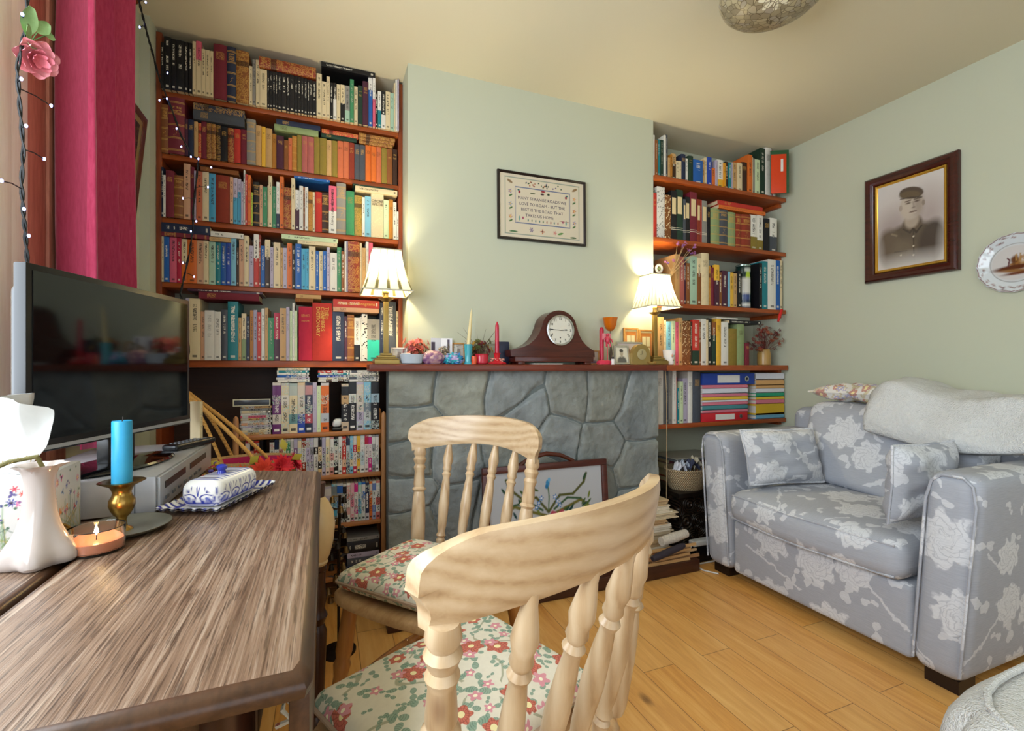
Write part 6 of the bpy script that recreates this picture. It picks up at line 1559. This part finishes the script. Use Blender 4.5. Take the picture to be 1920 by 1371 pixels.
# ------------------------------------------------------------------ newspapers, kindling and bits by the hearth
R = random.Random(31); z = .0605
NEWS = ['c9b48f', 'd6cab4', 'b89a70', 'c4b090', 'd8ccb8', 'b8956a', 'cdbb9a', 'd9cdb5', 'bfa47c']
NL = ['folded newspaper at the bottom of the pile beside the fire screen', 'second newspaper up in the pile beside the fire screen', 'brown cardboard sheet low in the paper pile', 'newspaper above the brown cardboard sheet', 'pale newspaper in the middle of the paper pile', 'curled brown card above the pale newspaper', 'newspaper third from the top of the pile', 'newspaper with ruffled pages near the top of the pile', 'flat buff envelope topping the paper pile']
for k, (cc, lab) in enumerate(zip(NEWS, NL)):
    th = R.uniform(.026, .044); w, d = R.uniform(.26, .33), R.uniform(.094, .104); t = thing('folded_newspaper', lab, 'newspaper', (1.478 + R.uniform(-.02, .03), 1.972 + R.uniform(-.001, .001), z), R.uniform(-.015, .015), 'papers stacked beside the fire screen'); mb = MB(); L = 5
    for s in range(L): e = R.uniform(-.012, .012); mb.box(-w / 2 + e, w / 2 + R.uniform(-.02, .012), -d / 2 + R.uniform(-.006, .006), d / 2 - .008, th * s / L + .0004, th * (s + 1) / L - .0006)
    make('pages', mb, plain('news_' + cc, cc, .85, scale=120, var=.14), t); z += th
rn = thing('rolled_newspaper', 'rolled printed newspaper lying on the kindling', 'newspaper', (1.60, 1.872, .172), .12); make('roll', MB().turned((-.085, 0, 0), (.085, 0, .012), [(0, .022), (.5, .025), (1, .021)], 18), plain('newsprint', 'c4bcb0', .8, scale=140, var=.45), rn)
ST = [wood('stick_a', 'a87a4a', 'd0a870', 'x', .7), wood('stick_b', '8a5f3a', 'b8895a', 'x', .7), wood('stick_c', 'c0966a', 'e0c090', 'x', .7)]
SL = ['lowest', 'second lowest', 'third', 'fourth', 'fifth', 'sixth', 'seventh', 'eighth', 'ninth', 'topmost']
for k in range(10):
    L = R.uniform(.19, .30); x = 1.57 + R.uniform(-.03, .08); y = 1.862 + (k % 3) * .014; zz = .061 + (k // 3) * .022 + .001 * (k % 3); t = thing('kindling_stick', f'split wooden kindling stick on the hearth, {SL[k]} up in the heap', 'stick', (x, y, zz), R.uniform(-.07, .07), 'kindling sticks on the hearth'); h = R.uniform(.005, .0085)
    make('stick', MB().prism([(-.0055, 0), (.0055, 0), (.006, h * 1.6), (-.003, h * 2)], -L / 2, L / 2, 'x'), ST[k % 3], t)
pk = thing('charred_log', 'dark charred stick lying across the front of the kindling', 'log', (1.53, 1.826, .128), .06); make('bark', MB().turned((-.10, 0, -.012), (.10, 0, .022), [(0, .012), (.1, .016), (.5, .017), (.9, .015), (1, .010)], 12), plain('charred_bark', '2c2530', .8, bump=.6, scale=60), pk)
ad = thing('power_block', 'black plug block on the floor between the hearth and the chest', 'adapter', (1.84, 1.950, 0)); make('body', MB().soft((-.055, -.03, .0003), (.06, .03, .085), .01, 4), BLK, ad)
ex = thing('extension_lead', 'white extension socket resting on the black plug block', 'extension lead', (1.845, 1.94, .0855)); make('socket_strip', MB().soft((-.075, -.022, .0003), (.10, .022, .030), .008, 4), plain('white_plastic', 'd6d6d2', .3), ex); make('cable', MB().tube([(-.075, -.005, .014), (-.100, -.015, -.02), (-.098, -.025, -.072), (-.07, -.034, -.081), (.0, -.034, -.0815), (.07, -.033, -.0815)], .0038, 8), plain('white_cable', 'd8d6d0', .4), ex)
wc = thing('white_cable', 'second white cable curling on the floorboards by the sofa foot', 'cable', (1.76, 1.84, 0)); make('flex', MB().tube([(.0, .05, .0042), (-.005, .0, .0042), (.015, -.03, .0042), (.035, -.06, .0042)], .0038, 8), plain('white_cable', 'd8d6d0', .4), wc)
# ------------------------------------------------------------------ dark bronze bell stand behind the farther chair
bs = thing('bell_stand', 'dark bronze stand hung with little bells and leaves before the disc rack', 'ornament', (.045, 1.80, 0)); BRZ = plain('dark_bronze', '2a2118', .35, .7); BRG = plain('bronze_gilt', '6f5530', .3, .8); make('foot', MB().lathe([(.06, .0003), (.06, .006), (.02, .014), (.008, .03)], (0, 0, 0), 24), BRZ, bs); make('pole', MB().tube([(0, 0, .02), (0, 0, .3), (.004, 0, .56)], .005, 10), BRZ, bs); R = random.Random(17)
for k in range(26):
    z = .16 + .4 * k / 26; a = k * 2.4; r = R.uniform(.018, .040); p_ = Vector((r * math.cos(a), r * math.sin(a), z)); mb = MB().tube([(0, 0, z + .012), tuple(p_ + Vector((0, 0, .016)))], .0016, 5); mb.lathe([(.002, .016), (.007, .012), (.0085, .002), (.011, -.006), (.0105, -.007), (.001, .004)], p_, 10); make('bell', mb, BRG if k % 3 else BRZ, bs)
for k in range(10):
    z = .2 + .34 * k / 10; a = k * 1.7; d = Vector((math.cos(a), math.sin(a), .3)) * .045; s = Vector((-math.sin(a), math.cos(a), 0)) * .012; b = Vector((0, 0, z)); make('leaf', MB().add([b, b + d * .5 + s, b + d, b + d * .5 - s], [(0, 1, 2, 3)]), BRZ, bs)
# ------------------------------------------------------------------ pictures on the walls
def frame_mb(w, h, b, d, bev=.003):
    pr = [(0, 0), (0, -d * .55), (b * .08, -d * .8), (b * .25, -d), (b * .5, -d * .97), (b * .72, -d * .72), (b * .85, -d * .66), (b * .93, -d * .55), (b, -d * .4), (b, 0)]; n = len(pr); mb = MB(); vs = []
    for i, y in pr: vs += [(sx * (w / 2 - i), y, sz * (h / 2 - i)) for sx, sz in ((-1, -1), (1, -1), (1, 1), (-1, 1))]
    fs = [(a * 4 + k, ((a + 1) % n) * 4 + k, ((a + 1) % n) * 4 + (k + 1) % 4, a * 4 + (k + 1) % 4) for a in range(n) for k in range(4)]
    return mb.add(vs, fs)
def bar_frame(w, h, b, d, bev=.003): return MB().box(-w / 2, w / 2, -d, 0, h / 2 - b, h / 2, bev).box(-w / 2, w / 2, -d, 0, -h / 2, -h / 2 + b, bev).box(-w / 2, -w / 2 + b, -d, 0, -h / 2 + b, h / 2 - b, bev).box(w / 2 - b, w / 2, -d, 0, -h / 2 + b, h / 2 - b, bev)
a, b, c, d = at_y(935, 316, 2.105), at_y(1100, 342, 2.105), at_y(1097, 462, 2.105), at_y(932, 446, 2.105)
w, h = ((b - a).length + (c - d).length) / 2, ((a - d).length + (b - c).length) / 2; ctr = (a + b + c + d) / 4
sm_ = thing('sampler_picture', 'framed cross-stitch sampler with a verse and flowers above the mantel clock', 'picture', (ctr.x, YB - .002, ctr.z)); sm_.rotation_euler = (math.radians(0), -math.atan2(b.z - a.z + c.z - d.z, (b.x - a.x) * 2), 0)
make('frame', frame_mb(w, h, .013, .018), plain('black_frame', '1c0f0c', .35), sm_); make('backing', MB().box(-w / 2 + .01, w / 2 - .01, -.008, -.001, -h / 2 + .01, h / 2 - .01), plain('frame_backing', '4a3a2a', .8), sm_)
def sampler(U, V):
    W, H = w / 2 - .013, h / 2 - .013; p = Paint(U, V, 'd2c6ae'); R = random.Random(14)
    for k, cc in ((.90, '6f7f8a'), (.885, '8a9a7a')): p.line([(-W * k, -H * k), (W * k, -H * k), (W * k, H * k), (-W * k, H * k), (-W * k, -H * k)], .0011, cc, a=.8)
    for k in (.66, .64): p.line([(-W * k, -H * .52 * k / .64), (W * k, -H * .52 * k / .64), (W * k, H * .62 * k / .66), (-W * k, H * .62 * k / .66), (-W * k, -H * .52 * k / .64)], .0009, '4f5f8a', a=.9)
    for k in range(26): p.ell(R.uniform(-.5, .5) * W, H * R.uniform(.68, .82), .0035, .0035, R.choice(['3f5a3a', '8f3a48', '2f4a40', 'a05a3a', '5a4a78']))
    for sg in (-1, 1):
        for y, cc in ((.45, '6a4a90'), (.05, '3f6fa8'), (-.35, 'b0604a')): p.ell(sg * W * .76, H * (y - .13), .010, .004, '4f6f45', .5); p.flower(sg * W * .77, H * y, .012, 5, cc if sg < 0 else {'6a4a90': 'c8805a', '3f6fa8': 'b0503a', 'b0604a': '6a5aa0'}[cc], 'd8b060')
        p.ell(sg * W * .78, H * .76, .016, .006, '8a7050', sg * .5); p.ell(sg * W * .56, H * .46, .006, .007, '8f3040'); p.ell(sg * W * .58, H * .52, .006, .004, '3f6a6a'); p.ell(sg * W * .56, -H * .38, .004, .012, '6f9a90'); p.ell(sg * W * .48, -H * .36, .005, .006, 'a0506a')
    for k in range(9): p.ell((-.36 + .09 * k) * W, -H * .42, .0028, .006, R.choice(['3f6a4a', '3f4f90', '8f3a3a', '2f6a70']))
    p.flower(-.02 * W, -H * .74, .013, 4, 'b05a2a', '3a3040'); p.flower(-.28 * W, -H * .72, .014, 6, '6a5a80', '8a7a9a'); p.flower(.28 * W, -H * .74, .012, 5, 'c88a80'); p.ell(.42 * W, -H * .75, .016, .005, '5f8a4a', .3); p.ell(-.70 * W, -H * .82, .022, .004, '4a6f4a'); p.ell(.74 * W, -H * .84, .018, .004, '3a5a38'); p.ell(0, H * .56, .012, .005, '9a3a40'); p.ell(-.02 * W, H * .47, .010, .005, '4a3a40'); p.ell(.13 * W, H * .49, .007, .006, '2f3f30'); p.ell(-.25 * W, H * .46, .014, .003, '4a5a3a'); return p
picture('stitched_panel', w - .026, h - .026, 170, 120, sm_, colattr('linen_stitch', .85, .1), sampler, (0, -.0095, 0))
VRS = plain('verse_thread', '4a4258', .8, var=0)
for k, ln in enumerate(('MANY STRANGE ROADS WE', 'LOVE TO ROAM - BUT THE', 'BEST IS THE ROAD THAT', 'TAKES US HOME')): text(ln, .0205, sm_, (-.004 if k < 3 else -.02, -.0098, h * (.125 - .083 * k)), (R90, 0, 0), VRS, 'stitched_verse')
mb = MB()
for k in range(7): mb.box(w * .19 + .008 * k, w * .19 + .008 * k + .005, -.0099, -.0096, h * (.125 - .083 * 3 - .034), h * (.125 - .083 * 3 - .027))
make('stitched_verse', mb, plain('red_thread', '8a3038', .8, var=0), sm_)
# portrait on the picture wall
pc = [at_x(1622, 336, XR - .02), at_x(1798, 285, XR - .02), at_x(1798, 510, XR - .02), at_x(1622, 529, XR - .02)]
w, h = (abs(pc[1].y - pc[0].y) + abs(pc[2].y - pc[3].y)) / 2, ((pc[0] - pc[3]).length + (pc[1] - pc[2]).length) / 2; ctr = sum(pc, Vector()) / 4
po = thing('portrait_picture', 'sepia portrait of a person in a cap and buttoned tunic in a dark gilt-edged frame', 'picture', (XR - .003, ctr.y, ctr.z), -R90)
make('frame', frame_mb(w, h, .046, .034, .010), wood('portrait_mahogany', '260a08', '4a1810', 'x', .22), po); make('gilt_slip', MB().add(*(lambda m: (m.v, m.f))(frame_mb(w - .090, h - .090, .016, .016, .002))), plain('gilt_slip', 'c89838', .3, .6), po)
make('backing', MB().box(-w / 2 + .03, w / 2 - .03, -.008, -.001, -h / 2 + .03, h / 2 - .03), MATS['frame_backing'], po)
def portrait(U, V):
    s = (h - .12) / 2; u, v = U / s, V / s; p = Paint(u, v, 'd0cac6'); p.ell(0, -.05, .66, .80, 'b5a6a2', soft=.6, a=.7).ell(-.36, -.25, .34, .5, '8f7d79', soft=.7, a=.75).ell(.42, .05, .26, .5, 'a08f8b', soft=.8, a=.7)
    p.V = v - .17
    p.ell(.02, -.80, .66, .62, '5a4c40', soft=.10).ell(-.40, -.70, .26, .46, '655648', .15, .2).ell(.44, -.68, .24, .44, '4a3d36', -.15, .2).ell(-.12, -.78, .22, .24, '6f6050', soft=.4, a=.8)
    p.ell(.06, -.22, .20, .20, '5f5044', soft=.15).ell(.05, -.12, .145, .20, 'a89888', soft=.2)
    p.ell(.05, .22, .235, .335, 'b5a698', soft=.08).ell(-.06, .22, .12, .28, 'c0b2a4', soft=.5, a=.6).ell(.19, .2, .09, .27, '94857a', soft=.6, a=.7).ell(-.175, .20, .035, .07, 'a4958a').ell(.28, .2, .03, .065, '8a7b70')
    p.ell(-.02, .275, .052, .020, '5a4c44', soft=.5).ell(.155, .275, .050, .020, '564840', soft=.5).line([(-.08, .325), (.03, .33)], .014, '6a5a50').line([(.10, .33), (.21, .32)], .014, '62544a').line([(.075, .28), (.095, .16)], .014, '93857a', a=.7).ell(.085, .150, .036, .018, '84756a', soft=.5).ell(.075, .055, .070, .017, '7a6258', soft=.4).line([(.01, .058), (.14, .058)], .006, '5a463e').ell(.075, .02, .06, .012, 'c0b0a2', soft=.5)
    p.ell(.04, .50, .25, .135, '55453b', -.32, .06).ell(.01, .46, .22, .09, '63523f', -.26, .15).line([(-.18, .42), (.02, .40), (.25, .33)], .013, '463a33'); p.line([(.08, -.33), (.10, -1.1)], .012, '43382f'); p.line([(-.12, -.30), (.02, -.42), (.07, -.34)], .02, '473b32').line([(.24, -.32), (.14, -.44), (.09, -.35)], .02, '40352d')
    for y in (-.52, -.74, -.95): p.ell(.085, y, .020, .020, 'c8b8a0', soft=.3)
    p.ell(-.17, -.90, .020, .020, 'c0b098', soft=.3).line([(-.30, -.80), (-.05, -.82)], .012, '4f4238').line([(-.36, -.36), (-.26, -.42)], .02, '84745f'); p.V = v; p.ell(0, -1.12, 1.1, .30, 'cdc7c2', soft=.7, a=.95).ell(-.78, -.75, .16, .5, 'cdc7c2', soft=.9, a=.8).ell(.78, -.75, .16, .5, 'cdc7c2', soft=.9, a=.8); return p
picture('photographic_print', w - .118, h - .118, 110, 140, po, colattr('sepia_print', .12, .5), portrait, (0, -.0095, 0))
# transfer-printed plate
pp_ = at_x(1901, 492, XR - .02); pl = thing('wall_plate', 'white wall plate printed in brown with a castle scene beside the portrait', 'plate', (XR - .002, pp_.y, pp_.z), -R90); rr = .1225
po_ = make('plate', MB().lathe([(rr * f, z) for f, z in [(1, .016)] + [(1 - i / 40 * .999, .0165 if i < 2 else max(.006, .016 - .010 * min(1, (i - 1) / 12)) ) for i in range(1, 41)]], seg=96, M=Matrix.Rotation(R90, 4, 'X'), wob=lambda a, t: 1 + (.012 * math.cos(16 * a) if t < .3 else 0), caps=False), GLAZE, pl); make('plate_back', MB().lathe([(rr * .96, .013), (rr * .6, .004), (.001, .004)], caps=False, seg=48, M=Matrix.Rotation(R90, 4, 'X')), MATS['white_glaze'], pl)
c = vcoords(po_); u, v = c[:, 0] / rr, c[:, 2] / rr; r_ = np.hypot(u, v); an = np.arctan2(v, u); p = Paint(u, v, 'ccd2d6'); R = random.Random(6)
for k in range(46):
    a = R.uniform(0, 6.28); q = R.uniform(.80, .95); p.ell(q * math.cos(a), q * math.sin(a), R.uniform(.025, .07), R.uniform(.012, .03), R.choice(['6a3f3a', '8a5f58', '7a4a40']), a + 1.2, .4, .85)
p.put((np.abs(r_ - .97) < .014).astype(float), '7a5048', ); p.put((np.abs(r_ - .655) < .010).astype(float), '9a9a98'); p.ell(0, 0, .63, .60, 'c8c4c2', soft=.06)
for k in range(24): x = R.uniform(-.12, .5); p.ell(x, R.uniform(-.08, .22), R.uniform(.05, .11), R.uniform(.05, .12), R.choice(['9a6a35', '7a4f2c', 'a8804a', '5f3a22']), 0, .4, .85)
p.ell(-.05, -.16, .52, .09, '5a2f1c', .06, .3).ell(.05, -.28, .45, .06, '8a6238', -.08, .4).ell(.1, -.36, .4, .05, '6a3a24', .05, .4)
for x in (.0, .1, .2, .3): p.rect(x, x + .05, .05, .3 + .1 * math.sin(x * 30), 'a07a44', .8)
p.line([(-.18, -.1), (-.15, .12), (-.2, .18)], .02, '5a3038'); set_col(po_, p.c)
# picture on the window wall
pa = thing('hanging_picture', 'dark framed picture hanging by a cord on the window wall beside the curtain', 'picture', (XL + .018, 1.945, CZ + .66), R90); pa.rotation_euler = (math.radians(5.5), 0, R90); w, h = .31, .50
make('frame', frame_mb(w, h, .024, .016), wood('old_frame_wood', '3a1a10', '6a3420', 'x', .4), pa); make('gold_mount', frame_mb(w - .046, h - .046, .022, .010, .001), plain('tarnished_gilt', '9a8454', .4, .4), pa); make('backing', MB().box(-w / 2 + .01, w / 2 - .01, -.006, -.001, -h / 2 + .01, h / 2 - .01), MATS['frame_backing'], pa)
picture('print', w - .088, h - .088, 40, 60, pa, colattr('glazed_print', .10, .5), lambda U, V: Paint(U, V, '3f362e').ell(0, -.05, .07, .12, 'b0a48a', soft=.5).ell(0, .10, .05, .06, '8a7a68', soft=.4).ell(.02, -.2, .1, .06, '1f1a18', soft=.4), (0, -.0072, 0))
make('hanging_cord', MB().tube([(-.10, .004, h / 2 - .01), (0, -.002, h / 2 + .075), (.10, .004, h / 2 - .01)], .001, 5), plain('picture_cord', '8a7a50', .7), pa)
# ------------------------------------------------------------------ curtain
CUR = NT('crimson_velvet', .8, .2); n = CUR.noise(CUR.coord('Object', (60, 60, 12)), 3, 4, .6); CUR.base(CUR.mix(n, lin('921a3c'), lin('c04868'))); CUR.b.inputs['Sheen Weight'].default_value = 1.0; CUR.b.inputs['Sheen Roughness'].default_value = .4; CUR.b.inputs['Sheen Tint'].default_value = (1, .7, .8, 1)
cu = thing('curtain', 'heavy crimson velvet curtain drawn back beside the window', 'curtain', (XL + .075, 1.645, 0)); vs, fs = [], []; n, m = 90, 30; z0, z1 = .82, CEIL - .03
for lay in (0, 1):
    for j in range(m + 1):
        q = j / m; z = z0 + (z1 - z0) * q
        for i in range(n + 1):
            s = i / n; ya = -.215 + .012 * q; yb = .165 - .030 * q ** 2; y = ya + (yb - ya) * s; ph = 2 * math.pi * (s * 2.3 + .16 * math.sin(q * 2.2)) + .5
            x = .004 + (.046 + .010 * math.sin(3 * q + 4 * s)) * math.sin(ph) + .010 * math.sin(2.3 * ph + 1 + q) - (.0035 if lay else 0) + .02 * math.exp(-((s - .12) / .1) ** 2)
            vs.append((max(x, -.044), y + .012 * math.sin(ph * 2), z))
N = (n + 1) * (m + 1)
for l in (0, 1):
    for j in range(m):
        for i in range(n): q = (l * N + j * (n + 1) + i, l * N + j * (n + 1) + i + 1, l * N + (j + 1) * (n + 1) + i + 1, l * N + (j + 1) * (n + 1) + i); fs.append(q if not l else q[::-1])
for i in range(n): fs += [(i, N + i, N + i + 1, i + 1), (m * (n + 1) + i, m * (n + 1) + i + 1, N + m * (n + 1) + i + 1, N + m * (n + 1) + i)]
make('cloth', MB().add(vs, fs), CUR.mat, cu, angle=180)
rl_ = MB().tube([(.0, -1.9, CEIL - .022), (.0, .30, CEIL - .022)], .010, 10); make('curtain_rail', rl_, plain('white_gloss', 'e6e4da', .3), cu)
# ------------------------------------------------------------------ fairy lights, rose garland, ceiling bowl
WIRE = plain('dark_wire', '15171a', .5); LED = emit('blue_white_led', '9aa6ff', 9)
def fairy(label, pts, leds):
    t = thing('fairy_lights', label, 'fairy lights', tuple(pts[0])); o = Vector(pts[0]); mb = MB(); P2 = []
    for a, b in zip(pts, pts[1:]):
        for k in range(6): P2.append(a.lerp(b, k / 6) - o)
    P2.append(pts[-1] - o)
    for ph in (0, math.pi): mb.tube([p_ + Vector((.0022 * math.cos(i * .9 + ph), .0022 * math.sin(i * .9 + ph), 0)) for i, p_ in enumerate(P2)], .0021, 6)
    make('cable', mb, WIRE, t)
    for q in leds:
        near = min(P2, key=lambda p_: (p_ - (q - o)).length); q = q - o; d = q - near; bulb = MB().ball(tuple(q), .0029, 8, sz=1.4); make('led', bulb, LED, t); make('led_stem', MB().tube([near, near + d * .5 + Vector((0, 0, .003)), near + d * .93], .0013, 5), WIRE, t)
    return t
yb = 2.188
fairy('string of white fairy lights trailing down the window end of the bookcase', [at_y(256, -14, 1.90), at_y(262, 8, 1.94), at_y(270, 40, 2.02), at_y(277, 68, 2.10)] + [at_y(*p_, yb) for p_ in ((284, 92), (297, 142), (322, 205), (340, 255), (358, 290), (372, 300), (369, 330), (362, 395), (362, 425), (356, 470), (345, 520), (338, 552), (352, 600), (354, 660), (352, 705))],
    [at_y(273, 4, 1.93), at_y(262, 51, 2.05)] + [at_y(*p_, yb - .012) for p_ in ((314, 137), (299, 188), (313, 185), (331, 241), (340, 275), (358, 294), (372, 298), (396, 314), (390, 351), (343, 372), (368, 415), (358, 434), (343, 493), (364, 519), (352, 583), (350, 626), (353, 693))])
fairy('string of white fairy lights on a twisted cable down the window frame', [at_x(*p_, -.585) for p_ in ((52, -12), (46, 60), (32, 130), (37, 200), (44, 280), (40, 345), (44, 400), (48, 445), (52, 500), (58, 560), (62, 640))],
    [at_x(*p_, -.572) for p_ in ((42, 27), (40, 148), (49, 236), (83, 298), (3, 339), (45, 392), (54, 442), (96, 198), (62, 520))])
fairy('short end of fairy lights poking out beside the curtain', [at_y(204, 40, 1.93), at_y(212, 62, 1.93), at_y(205, 95, 1.95), at_y(212, 140, 1.95)], [at_y(237, 62, 1.95), at_y(234, 136, 1.96)])
rs = thing('garland_rose', 'pink cloth rose with pale green leaves hanging on the window fairy lights', 'rose', tuple(at_x(66, 108, -.575))); R = random.Random(9); ROSE = plain('pink_silk', 'f0a2aa', .6); ROSI = plain('deep_pink_silk', 'e07f8c', .6)
def petal(mb, c, d, up, L, wd, curl):
    d = Vector(d).normalized(); up = Vector(up).normalized(); s = d.cross(up).normalized(); vs = []; n = 6
    for j in range(n + 1):
        q = j / n; ww = wd * math.sin(math.pi * min(1, .12 + .76 * q)) ; base = Vector(c) + d * L * q + up * curl * L * (q * q - .2)
        for i in range(n + 1): u = 2 * i / n - 1; vs.append(base + s * ww * u + up * (.25 * wd * (u * u)) + d * (-.1 * L * u * u * q))
    mb.add(vs, [(j * (n + 1) + i, j * (n + 1) + i + 1, (j + 1) * (n + 1) + i + 1, (j + 1) * (n + 1) + i) for j in range(n) for i in range(n)])
mo_, mi_ = MB(), MB(); up = Vector((.62, -.55, -.5))
u = up.orthogonal().normalized(); v = up.normalized().cross(u)
for l, (L, wd, cnt, cl, m_) in enumerate(((.040, .020, 7, .25, mo_), (.032, .017, 6, .55, mo_), (.023, .013, 5, .9, mi_), (.015, .009, 4, 1.4, mi_))):
    for k in range(cnt): a = 6.283 * (k + .5 * l) / cnt; petal(m_, up.normalized() * .004 * l, u * math.cos(a) + v * math.sin(a), up, L, wd, cl)
make('petal', mo_, ROSE, rs, angle=180); make('inner_petal', mi_, ROSI, rs, angle=180); o = rs.location
LEAF = NT('silk_leaf', .55); LEAF.base(LEAF.mix(LEAF.noise(LEAF.coord(), 80, 3), lin('6f9a58'), lin('a4c488'))); LEAF = LEAF.mat
for px, py, dx, dz, L in ((47, 38, -.2, .9, .055), (76, 52, .5, .8, .042), (48, 62, -.6, .5, .036), (86, 66, .9, .2, .040), (52, 84, -.3, -.4, .032)):
    c = at_x(px, py, -.578) - o; mb = MB(); petal(mb, c - Vector((0, dx, dz)).normalized() * L * .5, (.15, dx, dz), (.8, -.5, .3), L, L * .30, .1); make('leaf', mb, LEAF, rs, angle=180); make('leaf_stem', MB().tube([tuple(at_x(58, 78, -.584) - o), tuple(c)], .0014, 5), plain('stem_green', '5a7a48', .5), rs)
bb = thing('bauble', 'dark amber glass bauble hanging at the top corner by the curtain', 'bauble', tuple(at_y(243, -14, 2.0))); make('glass_ball', MB().ball((0, 0, 0), .034, 24), plain('amber_glass', '7a3a18', .1), bb); make('hook', MB().tube([(0, 0, .033), (0, 0, .05)], .0015, 6), CHR, bb)
q = at_z(1450, 26, CZ + 1.20); cl = thing('ceiling_light', 'mosaic glass bowl ceiling light patterned with a pale flower', 'ceiling light', (q.x, q.y, CEIL - .0003))
t = NT('mosaic_shell', .3); uvw = t.coord('Object'); v = t.vor(uvw, 48, 'DISTANCE_TO_EDGE'); v2 = t.vor(uvw, 48); o_ = t.sep(uvw); an = t.math('ARCTAN2', t.math('ADD', o_[1], .05), t.math('ADD', o_[0], .045)); rad = t.vmath('LENGTH', t.comb(t.math('ADD', o_[0], .045), t.math('ADD', o_[1], .05), 0), out=1)
fl_ = t.smooth(t.math('SUBTRACT', t.math('MULTIPLY_ADD', t.math('ABSOLUTE', t.math('COSINE', t.math('MULTIPLY', an, 4))), .05, .006), rad), 0, .003); col = t.ramp(t.sep(v2.outputs['Color'])[0], [(0, lin('8f8268')), (.5, lin('b8ab88')), (1, lin('a39a8c'))]); col = t.mix(fl_, col, lin('efe8cc')); t.base(t.mix(t.smooth(v.outputs['Distance'], .02, .06), lin('6a5c40'), col))
make('bowl', MB().lathe([(.001, -.150), (.04, -.148), (.08, -.1405), (.115, -.130), (.140, -.117), (.160, -.098), (.170, -.075), (.168, -.075), (.157, -.096), (.11, -.128), (.001, -.146)], (0, 0, 0), 48), t.mat, cl); make('ceiling_rose', MB().lathe([(.06, -.022), (.055, -.012), (.05, 0)], (0, 0, 0), 32), CHR, cl)
for k in range(3): a = k * 2.09; make('rod', MB().tube([(.168 * math.cos(a), .168 * math.sin(a), -.076), (.05 * math.cos(a), .05 * math.sin(a), -.012)], .003, 6), CHR, cl)
